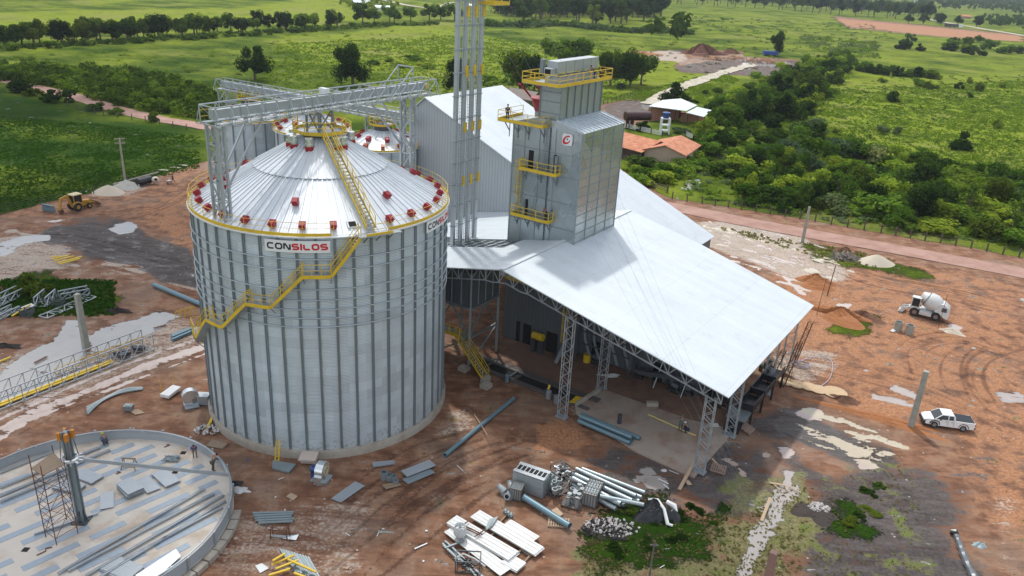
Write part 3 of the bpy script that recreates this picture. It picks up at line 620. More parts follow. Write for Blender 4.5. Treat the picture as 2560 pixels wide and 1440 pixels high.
# ================================================================ the big silo
def disc_poly(m,c,r,n,z): m.add([Vector((c[0]+r*math.cos(2*math.pi*k/n),c[1]+r*math.sin(2*math.pi*k/n),z)) for k in range(n)],[tuple(range(n))])
SWM=silo_wall_mat('silo_wall_sheet'); SRM=roof_metal('silo_roof_sheet'); STIFF=mat('silo_stiffener_steel',(.21,.25,.27),.45,.4,.15,1)
BR,BH=11.5,20.97; TN=(24.2-BH)/(BR-5.75)
silo=thing('grain_silo',SC,'huge corrugated steel silo in front with a name sign and yellow stairs climbing its side','silo')
c0=SC
MB().lathe([(BR,.75),(BR,BH)],c0,192).build('wall',SWM,silo,smooth=True)
m=MB().lathe([(BR+.32,-.3),(BR+.32,.58),(BR+.24,.74),(BR-.3,.76)],c0,96); m.build('concrete_base',CONC,silo,smooth=True)
for k in range(48):
    a=360/48*k+3.2; m=MB(); p=cyl_pt(c0,BR+.05,a,.8);q=cyl_pt(c0,BR+.05,a,BH-.15); d=Vector((math.cos(R_(a)),math.sin(R_(a)),0)); t_=Vector((-d.y,d.x,0))
    for sgn in(-1,1): m.beam(p+t_*sgn*.085,q+t_*sgn*.085,.045,.14,up=d)
    m.beam(p+d*.01,q+d*.01,.15,.04,up=d); m.build('wall_stiffener',STIFF,silo)
for z in (19.0,18.05,16.35,15.4,14.55,13.75,12.95): MB().tube([cyl_pt(c0,BR+.16,a,z) for a in range(0,360,3)],.055,6,closed=True).build('wind_ring',STEEL,silo,smooth=True)
def cone(m,r0,r1,z0,nseg,ribs,rh=.09,rw=.10):
    # skin plus raised seams
    z=lambda r: z0-(r-r0)*TN
    m.lathe([(r1,z(r1)),(r0,z(r0))],c0,nseg)
    for k in range(ribs):
        a=360/ribs*k+3.2; m.beam(cyl_pt(c0,r0+.02,a,z(r0)+rh*.3),cyl_pt(c0,r1,a,z(r1)+rh*.3),rw,rh)
m=MB(); cone(m,5.65,BR+.28,24.2+.04,96,96); m.build('lower_roof',SRM,silo)
m=MB(); cone(m,1.6,6.0,24.2+4.1*TN+.14,96,48,.1,.1); m.build('upper_roof',SRM,silo)
RZ=lambda r:24.2-(r-5.7)*TN
m=MB().lathe([(BR+.3,BH-.12),(BR+.3,BH-.06),(BR,BH-.02)],c0,96); m.build('eave_flashing',WHITE,silo)
m=MB().lathe([(1.6,RZ(1.7)-.1),(1.6,26.95),(1.35,27.0),(0,27.05)],c0,32); m.build('roof_neck',DSTEEL,silo,smooth=True)
# red roof vents
def roof_box(m,cc,r,a,rz,tn,s=.38,h=.27):
    d=Vector((math.cos(R_(a)),math.sin(R_(a)),0)); sl=(d-ZX*tn).normalized(); t_=Vector((-d.y,d.x,0)); n_=sl.cross(t_); n_=n_ if n_.z>0 else -n_
    p=Vector((cc[0],cc[1],0))+d*r+ZX*rz
    m.box(p+n_*(.12+h*.2),(s*1.5,s*1.25,h*.9),(sl,t_,n_)); m.box(p+n_*(h+.12),(s*1.7,s*1.5,.08),(sl,t_,n_)); m.box(p+n_*(h+.2),(s*1.3,s*1.1,.1),(sl,t_,n_))
for k in range(28):
    a=-97.5+360/28*k
    if min(abs((a+57+180)%360-180),abs((a-90+180)%360-180))<5: continue
    m=MB(); roof_box(m,c0,BR-.75,a,RZ(BR-.75)+.05,TN); m.build('roof_vent',RED,silo)
for a in (-146,-90.5,-37,22,68,112,160,202): m=MB(); roof_box(m,c0,8.5,a,RZ(8.5)+.05,TN); m.build('roof_vent',RED,silo)
for a in (-96,-131,-147,-45,-30,20,70,120,165):
    b=cyl_pt(c0,2.75,a,RZ(2.75)); m=MB().lathe([(.40,-.45),(.40,.34)],b,16,cap=True); v=m.build('exhaust_stack',RED,silo,smooth=True)
    MB().lathe([(.33,.3),(.33,.46),(.37,.44),(.37,.58),(.33,.6),(.33,1.0),(.36,1.02),(.34,1.08)],b,16,cap=True).build('exhaust_cap',SHINY,v,smooth=True)
m=MB(); SEG=[(-52,-178+360+0)]
ringp=[cyl_pt(c0,BR+.2,a,BH+.05) for a in range(-49,-49+348-10,6)]
m=MB(); toe(m,ringp,.26,.05); m.build('toe_board',YEL,silo)
ringp2=[cyl_pt(c0,BR+.15,a,BH+.05) for a in range(-48,-48+340,12)]
m=MB(); rail(m,ringp2,1.05,posts=2.4,r=.016,pr=.02); m.build('eave_rail',YEL,silo)
# top platform
pl=[cyl_pt(c0,2.35,a,27.05) for a in range(-20,340,45)]
m=MB(); m.prism([(p.x,p.y) for p in pl],26.98,27.05); pf=m.build('top_platform',STEEL,silo)
m=MB(); toe(m,pl,.3,.05,closed=True); m.build('toe_board',YEL,pf)
m=MB(); rail(m,pl,1.1,closed=True,posts=1.8,r=.03,pr=.045); m.build('platform_rail',YEL,pf)
# roof stair
sa=-56.5; p1=cyl_pt(c0,2.6,-62,27.0); p2=cyl_pt(c0,BR-.1,sa,BH+.35)
mt,ms,mr=MB(),MB(),MB(); stairs(mt,ms,mr,p1,p2,.8,rh=1.0)
for i in range(1,8):
    q=p1.lerp(p2,i/8); rr=math.hypot(q.x-c0.x,q.y-c0.y); mt.beam(q-ZX*.1,Vector((q.x,q.y,RZ(rr))),.06)
st=mt.build('roof_stair',STEEL2,silo); ms.build('stringer',YEL,st); mr.build('stair_rail',YEL,st)
# eave landing and hatch
e0=cyl_pt(c0,BR+.55,-62,BH-.02); e1=cyl_pt(c0,BR+.55,-47,BH-.02)
m=MB(); d1=(e1-e0).normalized(); n1=Vector((d1.y,-d1.x,0)); m.box((e0+e1)/2+n1*.05,((e1-e0).length+.6,1.0,.1),(d1,n1,ZX))
ld=m.build('eave_landing',STEEL,silo); m=MB(); rail(m,[e0+n1*.5+d1*.9,e1+n1*.5-d1*.9],1.0,r=.025); toe(m,[e0+n1*.5+d1*.3,e1+n1*.5-d1*.5],.3,.05); m.build('landing_rail',YEL,ld)
for t_ in (.15,.5,.85):
    b=e0.lerp(e1,t_)+n1*.45; m=MB().beam(b-ZX*.05,Vector((b.x,b.y,b.z))-n1*.95-ZX*.8,.07); m.build('landing_bracket',STIFF,ld)
ha=-63.5; hd=Vector((math.cos(R_(ha)),math.sin(R_(ha)),0)); sl=(hd-ZX*TN).normalized(); tt=Vector((-hd.y,hd.x,0)); hn=sl.cross(tt); hn=hn if hn.z>0 else -hn; hp=cyl_pt(c0,BR-.95,ha,RZ(BR-.95))
m=MB().box(hp+hn*.1,(.85,.85,.14),(sl,tt,hn)); hh=m.build('roof_hatch',WHITE,silo); MB().box(hp+hn*.18+sl*.1,(.55,.6,.02),(sl,tt,hn)).build('hatch_opening',DARK,hh)
# stairs winding down the wall
RS=BR+.62
lv=[(-61.5,BH-.02,-62.5),(-73.8,17.8,-84.2),(-96.8,14.95,-107.2),(-120.3,12.1,-131),(-143.8,9.25,-154),(-168,6.4,-178)]
ws=None
def arc(r,a,b,z0,z1,n): return [cyl_pt(c0,r,a+(b-a)*i/n,z0+(z1-z0)*i/n) for i in range(n+1)]
for i in range(len(lv)):
    if i:
        mt,ms,mr=MB(),MB(),MB(); mp_=MB(); mb=MB(); ml=MB()
        aA,zA,_=(lv[i-1][2],lv[i-1][1],0); aB,zB=lv[i][0],lv[i][1]
        P=arc(RS,aA,aB,zA,zB,3)
        for j in range(3):
            q=P[j+1]-P[j]; h=Vector((q.x,q.y,0)).normalized(); s_=Vector((-h.y,h.x,0))
            for k in range(5): mt.box(P[j].lerp(P[j+1],(k+.5)/5),(.24,.78,.04),(h,s_,ZX))
        for rr,mk in ((BR+.25,0),(BR+1.0,1)):
            Q=arc(rr,aA,aB,zA,zB,3)
            for j in range(3):
                ms.beam(Q[j],Q[j+1],.05,.26)
                if 1: mr.beam(Q[j]+ZX*1.0,Q[j+1]+ZX*1.0,.045); mr.beam(Q[j]+ZX*.55,Q[j+1]+ZX*.55,.03); mr.beam(Q[j]+ZX*.1,Q[j]+ZX*1.0,.05)
        ml.slab([*arc(BR+.22,aA,aB,zA-.12,zB-.12,1),*arc(BR+1.0,aA,aB,zA-.12,zB-.12,1)[::-1]],.03)
        # landing
        a,b=lv[i][0],lv[i][2]; z=zB
        I=arc(BR+.2,a,b,z,z,3); Q=arc(BR+1.02,a,b,z,z,3)
        for j in range(3): mp_.slab([I[j],I[j+1],Q[j+1],Q[j]],.05)
        for j in range(3): ms.beam(Q[j],Q[j+1],.05,.3); mr.beam(Q[j]+ZX*1.05,Q[j+1]+ZX*1.05,.05); mr.beam(Q[j]+ZX*.55,Q[j+1]+ZX*.55,.035)
        for j in range(4): mr.beam(Q[j],Q[j]+ZX*1.05,.055)
        for j in (0,3): mr.beam(I[j],I[j]+ZX*1.05,.05); mr.beam(I[j]+ZX*1.05,Q[j]+ZX*1.05,.04)
        for j in (0,3): mb.beam(Q[j]-ZX*.08,cyl_pt(c0,BR+.1,a+(b-a)*j/3,z-.9),.06)
        ws=mt.build('wall_stair',STEEL,silo); ms.build('stringer',YEL,ws); mr.build('stair_rail',YEL,ws); mp_.build('landing',STEEL,ws); mb.build('bracket',STIFF,ws); ml.build('stair_soffit',STEEL,ws)
# name signs, bent to the wall
def sign(aL,aR,z0,z1):
    r=BR+.24; n=14; m=MB(); P=[cyl_pt(c0,r,aL+(aR-aL)*i/n,0) for i in range(n+1)]; Q=[cyl_pt(c0,r+.06,aL+(aR-aL)*i/n,0) for i in range(n+1)]
    for i in range(n):
        m.add([P[i]+ZX*z0,P[i+1]+ZX*z0,P[i+1]+ZX*z1,P[i]+ZX*z1,Q[i]+ZX*z0,Q[i+1]+ZX*z0,Q[i+1]+ZX*z1,Q[i]+ZX*z1],[(0,3,2,1),(4,5,6,7),(3,7,6,2),(0,1,5,4)]+([(0,4,7,3)] if i==0 else [])+([(1,2,6,5)] if i==n-1 else []))
    b=m.build('sign_board',WHITE,silo)
    Wd=(aR-aL)*math.pi/180*r; H=z1-z0; lh=H*.56; gp=Wd*.012; lw=(Wd*.93-7*gp)/(7.28); rr=r+.068
    mf=lambda x,y: cyl_pt(c0,rr,aL+math.degrees((x)/r),z0+y)
    m=MB(); x=letters(m,'CON',Wd*.035,H*.22,lh,lw,gp,lh*.24,mf); m.build('black_lettering',mat('sign_black',(.012,.014,.02),.5),b)
    m=MB(); letters(m,'SILOS',x,H*.22,lh,lw,gp,lh*.27,mf); m.build('red_lettering',mat('sign_red',(.55,.015,.03),.5),b)
sign(-99,-73.6,19.62,20.62); sign(-28,-3,19.75,20.75)
m=MB(); d=Vector((math.cos(R_(-86)),math.sin(R_(-86)),0)); m.beam(cyl_pt(c0,BR+1.25,-99,-.05),cyl_pt(c0,BR+.7,-99,2.0),.09); m.beam(cyl_pt(c0,BR+1.25,-97.5,-.05),cyl_pt(c0,BR+.7,-97.5,2.0),.09)
for i in range(5): m.beam(cyl_pt(c0,BR+1.2-.1*i,-99,.2+.35*i),cyl_pt(c0,BR+1.2-.1*i,-97.5,.2+.35*i),.05)
tag(m.build('ladder',YEL),'short yellow ladder against the concrete base of the biggest silo','ladder')
# ================================================================ three smaller silos behind
SW2=silo_wall_mat('small_silo_wall',nst=20); SR2=roof_metal('small_silo_roof',nst=36)
def small_silo(c,R,zb,label,stair=None):
    s=thing('grain_silo',Vector((c.x,c.y,0)),label,'silo','smaller silos behind the big one'); tn=.55
    MB().lathe([(R,.3),(R,zb)],c,64).build('wall',SW2,s,smooth=True)
    for k in range(20):
        a=18*k+5; p=cyl_pt(c,R+.06,a,.3);q=cyl_pt(c,R+.06,a,zb-.1); MB().beam(p,q,.2,.12,up=Vector((math.cos(R_(a)),math.sin(R_(a)),0))).build('wall_stiffener',STIFF,s)
    m=MB().lathe([(R+.25,zb-.1),(R+.25,zb),(1.35,zb+(R-1.35)*tn)],c,48)
    for k in range(24): a=15*k+4; m.beam(cyl_pt(c,1.4,a,zb+(R-1.4)*tn+.03),cyl_pt(c,R+.2,a,zb+.03),.09,.1)
    m.build('roof',SR2,s)
    zt=zb+(R-1.35)*tn; MB().lathe([(1.35,zt-.1),(1.35,zt+.7),(0,zt+.72)],c,24).build('roof_neck',DSTEEL,s,smooth=True)
    pl=[cyl_pt(c,1.9,a,zt+.75) for a in range(-22,338,45)]
    p=MB().prism([(q.x,q.y) for q in pl],zt+.68,zt+.75).build('top_platform',STEEL,s); m=MB(); toe(m,pl,.3,.06,closed=True); rail(m,pl,1.15,closed=True,posts=1.5,r=.035,pr=.045); m.build('platform_rail',YEL,p)
    rp=[cyl_pt(c,R+.18,a,zb+.02) for a in range(0,360,15)]; m=MB(); toe(m,rp,.3,.06,closed=True); rail(m,rp,1.05,closed=True,posts=2.2,r=.02,pr=.025); m.build('eave_rail',YEL,s)
    for k in range(12): m=MB(); roof_box(m,c,R-.6,30*k+10,zb+.6*tn+.05,tn,.42,.34); m.build('roof_vent',RED,s)
    for k in range(8): m=MB(); roof_box(m,c,R-1.9,45*k+20,zb+1.9*tn+.05,tn,.45,.36); m.build('roof_vent',RED,s)
    if stair:
        mt,ms,mr=MB(),MB(),MB(); a0,z0=stair,zb
        for j in range(3):
            z1=z0-2.7; P=[cyl_pt(c,R+.65,a0+(-24)*i/3,z0+(z1-z0)*i/3) for i in range(4)]
            for i in range(3): stairs(mt,ms,mr,P[i],P[i+1],.75,rails=(1,1))
            a0-=32; q=cyl_pt(c,R+.65,a0,z1); mt.beam(P[3],q,.8,.05); mr.beam(cyl_pt(c,R+1.0,a0+8,z1)+ZX*1.05,cyl_pt(c,R+1.0,a0,z1)+ZX*1.05,.05); z0=z1
        x=mt.build('wall_stair',STEEL2,s); ms.build('stringer',YEL,x); mr.build('stair_rail',YEL,x)
    return s
C1=W(-76,23.4);C2=W(-62.6,24.6);C3=W(-47.9,24.9)
small_silo(C1,5.4,16,'smaller silo farthest behind on the left, partly hidden by the front conveyor bridge')
small_silo(C2,5.8,16,'smaller silo directly behind the peak of the biggest silo, middle of the three')
small_silo(C3,5.3,16,'smaller silo closest to the grey warehouse gable, its whole peak platform in view',stair=0)
# ================================================================ conveyor bridges
def bridge(root,P,Q,wd,zb,h,nb,duct=(-.25,.9,.8),rise=True):
    # box truss from P to Q (2D points); chords, verticals, diagonals, floor; duct and walkway inside
    P=Vector((P.x,P.y,zb));Q=Vector((Q.x,Q.y,zb)); d=(Q-P).normalized(); s=Vector((-d.y,d.x,0)); L=(Q-P).length
    m=MB()
    for k in(-1,1):
        for z in(0,h): m.beam(P+s*k*wd/2+ZX*z,Q+s*k*wd/2+ZX*z,.1)
        for i in range(nb+1):
            p=P+d*(L*i/nb)+s*k*wd/2; m.beam(p,p+ZX*h,.07)
            if i<nb:
                q=P+d*(L*(i+1)/nb)+s*k*wd/2
                if i<nb/2: m.beam(p+ZX*h,q,.06)
                else: m.beam(p,q+ZX*h,.06)
            m.beam(p+ZX*h*.9,p+s*k*.55+ZX*-.05,.06); m.beam(p,p+s*k*.55+ZX*-.05,.07)
    for i in range(nb+1):
        p=P+d*(L*i/nb); m.beam(p-s*wd/2,p+s*wd/2,.1); 
        if i%3==0: m.beam(p-s*wd/2+ZX*h,p+s*wd/2+ZX*h,.07)
        if i<nb: q=P+d*(L*(i+1)/nb); m.beam(p-s*wd/2,q+s*wd/2,.06)
    m.build('truss_frame',STEEL,root)
    m=MB(); off,w_,hh=duct; m.beam(P+d*.3+s*off+ZX*(.45+hh/2),Q-d*1.0+s*off+ZX*(.45+hh/2),w_,hh)
    n=int(L/2.5)
    for i in range(n+1): p=P+d*(.4+(L-1.5)*i/n)+s*off+ZX*(.45+hh/2); m.box(p,(.06,w_+.1,hh+.1),(d,s,ZX))
    m.build('conveyor_duct',STEEL,root)
    MB().beam(P+d*.1+s*(off+w_/2+.45)+ZX*.1,Q-d*.1+s*(off+w_/2+.45)+ZX*.1,.7,.05).build('walkway',STEEL2,root)
    MB().beam(P+d*.3+s*(off-w_/2-.35)+ZX*.1,Q-d*1+s*(off-w_/2-.35)+ZX*.1,.6,.05).build('walkway',SHINY,root)
    m=MB()
    for z in(1.05,.55): m.beam(P+s*(wd/2-.08)+ZX*z,Q+s*(wd/2-.08)+ZX*z,.045)
    m.build('walkway_rail',YEL,root)
    return d,s
def lattice(m,p,q,wx,wy,ax,ay,nb,w_=.12,wb=.07):
    p=Vector(p);q=Vector(q)
    cr=[(ax*i*wx/2+ay*j*wy/2) for i,j in((-1,-1),(1,-1),(1,1),(-1,1))]
    for c in cr: m.beam(p+c,q+c,w_,up=ax)
    for b in range(nb+1):
        z=p.lerp(q,b/nb)
        for k in range(4):
            if b>0: m.beam(z+cr[k],z+cr[(k+1)%4],wb)
            if b<nb: z2=p.lerp(q,(b+1)/nb); a_,b_=(k,(k+1)%4) if b%2 else ((k+1)%4,k); m.beam(z+cr[a_],z2+cr[b_],wb)
b1=thing('conveyor_bridge',W(-21.1,-11.34,29),'long grey lattice bridge carrying a conveyor over the biggest silo','conveyor bridge')
bridge(b1,W(-21.1,-22.75),W(-21.1,3.7),2.0,29.0,1.45,18,duct=(.0,.6,.7))
m=MB(); lattice(m,W(-21.1,-22.2,21.2),W(-21.1,-22.2,28.9),1.35,.6,AX,BX,5,.2,.1); 
for k in(-1,1): m.beam(W(-21.1+k*.67,-21.9,24.0),W(-21.1+k*.9,-18.4,28.9),.15)
m.build('support_tower',STEEL,b1)
m=MB(); lattice(m,W(-21.1,.45,8.0),W(-21.1,.45,28.9),1.35,.6,AX,BX,11,.22,.11)
for k in(-1,1): m.beam(W(-21.1+k*.67,.1,24.0),W(-21.1+k*.9,-4.2,28.9),.16)
m.build('support_tower',STEEL,b1)
m=MB(); lattice(m,W(-21.1,-11.34,27.05),W(-21.1,-11.34,29),1.6,1.6,AX,BX,1,.16,.1); m.build('support_frame',STIFF,b1)
m=MB()
for k in(-1,1): 
    m.beam(W(-21.1+k*1.0,.1,30.4),W(-21.1+k*1.0,.1,31.9),.1); m.beam(W(-21.1+k*1.0,-3.0,29.2),W(-21.1+k*1.0,.1,31.85),.09)
m.beam(W(-22.15,.1,31.9),W(-20.05,.1,31.9),.11); m.build('hoist_gantry',STEEL,b1)
m=MB().beam(W(-21.1,2.8,29.7),W(-21.1,3.3,29.7),.6,.5); m.build('drive_motor',YEL,b1)
m=MB(); m.box(W(-21.6,-10.2,30.2),(.9,.5,.9),(AX,BX,ZX)); m.build('drive_box',WHITE,b1)
zc=19.9
b2=thing('conveyor_bridge',W(-60,24,zc),'grey lattice conveyor bridge running over the three smaller silos','conveyor bridge')
E0=W(-82.5,22.8);E1=W(-42.5,25.0)
dv,sv=bridge(b2,E0,E1,1.9,zc,1.6,22,duct=(.1,.75,.8))
for fr in (.035,.44,.83):
    q=E0.lerp(E1,fr)+(-sv)*(0 if fr<.1 else 0); off=Vector((0,0,0))
    m=MB(); lattice(m,Vector((q.x,q.y,16.4 if .1<fr else 2)),Vector((q.x,q.y,zc)),1.9,1.9,dv,sv,3 if fr>.1 else 9,.18,.11) if fr<.1 else lattice(m,Vector((q.x,q.y,1)),Vector((q.x,q.y,zc)),1.6,1.9,dv,sv,9,.2,.12); m.build('support_tower',STEEL,b2)
# ================================================================ bucket elevator tower
el=thing('bucket_elevator',W(-20.8,10,0),'tall cluster of four steel elevator shafts rising out of the top of the picture','elevator tower')
ZT=58
for i,b in enumerate((8.0,9.35,10.75,12.1)):
    m=MB(); m.box(W(-20.9,b,ZT/2+2),(.42,.42,ZT-4),(AX,BX,ZX))
    for z in np.arange(11,ZT,2.45): m.box(W(-20.9,b,z),(.54,.54,.09),(AX,BX,ZX))
    m.build('elevator_shaft',STEEL,el)
for z in np.arange(11,46,2.45): 
    m=MB(); m.beam(W(-21.2,7.7,z),W(-21.2,12.4,z),.06); m.beam(W(-20.62,7.7,z),W(-20.62,12.4,z),.06); m.beam(W(-21.2,7.7,z),W(-20.62,7.7,z),.06); m.beam(W(-21.2,12.4,z),W(-20.62,12.4,z),.06); m.build('bracing_ring',STIFF,el)
for b in (8.7,10.05,11.45):
    m=MB()
    for k in(-1,1): m.beam(W(-20.75,b+k*.2,10),W(-20.75,b+k*.2,ZT),.05)
    for z in np.arange(10,44,.35): m.beam(W(-20.75,b-.2,z),W(-20.75,b+.2,z),.035)
    m.build('ladder',STIFF,el)
for z in (18.6,24.7,30.8,36.9):
    for b in (9.35,10.75,12.1):
        MB().box(W(-20.6,b-.02,z-.0),(.22,.3,1.1),(AX,BX,ZX)).build('inspection_box',YEL,el)
m=MB(); m.box(W(-20.2,13.2,37.6),(2.2,2.9,.1),(AX,BX,ZX)); hp=m.build('head_platform',STEEL,el)
m=MB(); q=[W(-21.3,11.75,37.65),W(-19.1,11.75,37.65),W(-19.1,14.65,37.65),W(-21.3,14.65,37.65)]; toe(m,q,.34,.06,True); rail(m,q,1.1,closed=True,r=.03,pr=.04); m.build('platform_rail',YEL,hp)
# guy wires to the ground
gp_=G(1862,1288)
m=MB()
for i in range(6):
    top=W(-20.9,8+.6*i,39+i*2.2); m.beam(top,gp_+Vector((.5*(i%3),.4*(i//3),0)),.009)
m.build('guy_wires',STIFF,el)
# ================================================================ warehouse
wh=thing('warehouse',W(-22,27.1,0),'tall warehouse with white roof and grey ribbed gable wall behind the silos','warehouse')
b0,b1_=27.1,45.7
m=MB(); gw=[(-43.3,0),(-3.4,0),(-3.4,7.1),(-41.5,23.3),(-43.3,21.9)]
m.add([W(a,b0,z) for a,z in gw],[(0,1,2,3,4)]); m.add([W(a,b1_-.3,z) for a,z in gw],[(4,3,2,1,0)]); m.build('gable_wall',GWALL,wh)
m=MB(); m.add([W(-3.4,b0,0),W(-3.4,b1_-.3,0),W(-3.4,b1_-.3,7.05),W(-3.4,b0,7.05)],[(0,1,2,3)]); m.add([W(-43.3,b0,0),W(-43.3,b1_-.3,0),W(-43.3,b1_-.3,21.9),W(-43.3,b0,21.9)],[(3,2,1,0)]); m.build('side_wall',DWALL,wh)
m=MB(); m.slab([W(-41.5,b0-.35,23.5),W(-3.0,b0-.35,7.05),W(-3.0,b1_,7.05),W(-41.5,b1_,23.5)],.12); m.slab([W(-41.5,b0-.35,23.5),W(-43.6,b0-.35,21.85),W(-43.6,b1_,21.85),W(-41.5,b1_,23.5)],.12); m.build('roof',WROOF,wh)
# ================================================================ open shed
sh=thing('open_shed',W(0,10,0),'wide open-sided steel shed with a white pitched roof on lattice columns','shed')
rz=lambda a: 14.0-abs(a+7.86)*.2195 if a>-7.86 else 14.0-abs(a+7.86)*.228
A0,A1,F0,F1=-24.5,16.35,-.65,27.0; RA=-7.86
m=MB(); m.slab([W(RA,F0,rz(RA)),W(A1,F0,rz(A1)),W(A1,25.3,rz(A1)),W(2,F1+.02,rz(2)),W(RA,F1+.02,rz(RA))],.1); m.build('right_roof_slope',WROOF,sh)
def rq(a0,a1,c0_,c1_,m): m.slab([W(a0,c0_,rz(a0)),W(a1,c0_,rz(a1)),W(a1,c1_,rz(a1)),W(a0,c1_,rz(a0))],.1)
m=MB(); AL=-31.3
rq(AL,RA-.02,12.35,F1+.0,m); rq(-24.0,-13.4,11.45,12.33,m); rq(AL,RA-.02,F0,7.7,m)
rq(-13.35,RA-.02,7.72,12.33,m)
m.build('left_roof_slope',WROOF,sh)
m=MB(); m.beam(W(RA,F0,14.03),W(RA,F1,14.03),.5,.06); m.build('ridge_cap',WROOF,sh)
m=MB()
for i in range(7):
    b=8.2+i*.75
    if b<11.4: m.beam(W(-24,b,rz(-24)-.25),W(-13.3,b,rz(-13.3)-.25),.12)
for a in np.arange(-23.5,-13.5,1.35): m.beam(W(a,7.6,rz(a)-.2),W(a+.9,11.5,rz(a+.9)-.2),.14,.1)
m.build('rafter',STEEL2,sh)
# ridge, eave trusses
def frame_truss(b,a0,a1,dep=1.25):
    m=MB(); n=int((a1-a0)/.85); prev=None
    for i in range(n+1):
        a=a0+(a1-a0)*i/n; zt=rz(a)-.14; dd=dep*(1.0 if abs(a-RA)>2 else 1.15); zb=zt-dd
        T_=W(a,b,zt);B_=W(a,b,zb)
        if prev:
            m.beam(prev[0],T_,.11); m.beam(prev[1],B_,.11); m.beam(prev[1] if i%2 else prev[0],T_ if i%2 else B_,.07)
        if i%2==0: m.beam(T_,B_,.06)
        prev=(T_,B_)
    return m
for b in (0.0,7.6,19.0): 
    frame_truss(b,-24 if b==0 else -12.5,15.6).build('roof_truss',STEEL,sh)
for a in np.arange(-6,16,2.2): MB().beam(W(a,F0+.2,rz(a)-.2),W(a,26.5 if a<2 else 25.3,rz(a)-.2),.08,.14).build('purlin',STEEL2,sh)
def lat_col(a,b,z1,w1=.45,w2=.9,nb=None,z0=0):
    m=MB(); p,q=W(a,b,z0),W(a,b,z1); nb=nb or int((z1-z0)/.62)
    L=[(-w2/2),(w2/2)]
    for i in(-1,1):
        for j in(-1,1): m.beam(p+AX*w2/2*i+BX*w1/2*j,q+AX*w2/2*i+BX*w1/2*j,.085)
    for k in range(nb):
        za=z0+(z1-z0)*k/nb; zb=z0+(z1-z0)*(k+1)/nb; s1,s2=(-1,1) if k%2 else (1,-1)
        for j in(-1,1): m.beam(W(a+s1*w2/2,b+j*w1/2,za),W(a+s2*w2/2,b+j*w1/2,zb),.045)
        for i in(-1,1): m.beam(W(a+i*w2/2,b-w1/2*s1,za),W(a+i*w2/2,b-w1/2*s2,zb),.04)
    m.box(W(a,b,z0+.03),(w2+.3,w1+.3,.12),(AX,BX,ZX)); return m.build('lattice_column',STEEL,sh)
lat_col(0,0,rz(0)-1.3); lat_col(14.7,-.1,rz(14.7)-1.2,z0=.1); lat_col(14.7,7.6,rz(14.7)-1.2,z0=.1); lat_col(0.3,7.6,rz(0)-1.3); lat_col(14.7,18.5,rz(14.7)-1.2); lat_col(14.7,25,rz(14.7)-1.2)
lat_col(-23.3,0,rz(-23)-1.3)
# back walls under the shed
m=MB(); m.add([W(-15.5,11.9,0),W(-7.0,11.9,0),W(-7.0,11.9,13.4),W(-15.5,11.9,12.0)],[(0,1,2,3)]); 
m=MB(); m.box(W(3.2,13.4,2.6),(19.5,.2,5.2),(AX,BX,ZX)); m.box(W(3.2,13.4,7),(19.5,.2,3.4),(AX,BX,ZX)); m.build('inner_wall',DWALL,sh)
m=MB()
for a in (-6,-2.2,1.6,5.4,9.2,12.6): m.beam(W(a,13.1,0),W(a,13.1,9),.22,.3)
m.beam(W(-6.5,13.1,5.3),W(13,13.1,5.3),.15,.2); m.build('wall_post',DSTEEL,sh)
for a in (-3.6,4.2,10.6): MB().box(W(a,13.25,1.1),(1.1,.16,2.2),(AX,BX,ZX)).build('doorway',DARK,sh)
# ================================================================ grain dryer tower
dr=thing('grain_dryer',W(-11,15.9,0),'tall square steel dryer tower with yellow platforms piercing the white roof','dryer tower')
a0,a1,d0,d1=-15.4,-6.72,11.3,20.55; ZS=25.95
m=MB()
prof=[(a0,0),(a1,0),(a1,ZS),(-9.9,26.75),(-12.35,26.75),(a0,ZS)]
n=len(prof); vs=[W(a,d0,z) for a,z in prof]+[W(a,d1,z) for a,z in prof]
m.add(vs,[tuple(range(n)),tuple(range(2*n-1,n-1,-1))]+[(i,n+i,n+(i+1)%n,(i+1)%n) for i in (0,1,4,5)]); m.build('body',DRY,dr)
MB().box(W((a0+a1)/2,d0-.06,5.95),(a1-a0,.08,11.9),(AX,BX,ZX)).build('shade_panel',DWALL,dr)  # dark sheet added over the lower body, standing in for shade under the roof
m=MB()   # panel seams on the front
for z in (15.2,18.1,21.0,23.4): m.beam(W(a0,d0-.03,z),W(a1,d0-.03,z),.07,.07)
for a in (-13.8,-11.9,-9.9): m.beam(W(a,d0-.03,12),W(a,d0-.03,25.9),.06,.06)
for z in np.arange(13.9,26,1.02): m.beam(W(a1+.03,d0,z),W(a1+.03,d1,z),.06,.06)
for b in np.arange(d0,d1+.1,2.31): m.beam(W(a1+.03,b,12),W(a1+.03,b,ZS),.08,.08)
m.beam(W(a0,d0,12),W(a0,d0,ZS),.14); m.beam(W(a1,d0,12),W(a1,d0,ZS),.14); m.build('panel_seams',STEEL2,dr)
m=MB()
m.slab([W(a1+.12,d0-.1,ZS),W(-9.85,d0-.1,26.8),W(-9.85,d1+.1,26.8),W(a1+.12,d1+.1,ZS)],.08); m.slab([W(a0-.12,d0-.1,ZS),W(-12.4,d0-.1,26.8),W(-12.4,d1+.1,26.8),W(a0-.12,d1+.1,ZS)],.08)
for b in np.arange(d0,d1+.1,.77): m.beam(W(a1+.1,b,ZS+.06),W(-9.95,b,26.86),.08,.09)
m.build('shoulder_roof',roof_metal('shoulder_roof_sheet',(.52,.58,.62)),dr)
ZN=30.35; n0,n1=11.6,20.4
m=MB(); m.box(W(-11.15,(n0+n1)/2,(26+ZN)/2),(2.5,n1-n0,ZN-26),(AX,BX,ZX)); m.build('neck',mat('neck_plate',(.33,.37,.36),.4,.55,.12,1),dr)
m=MB()
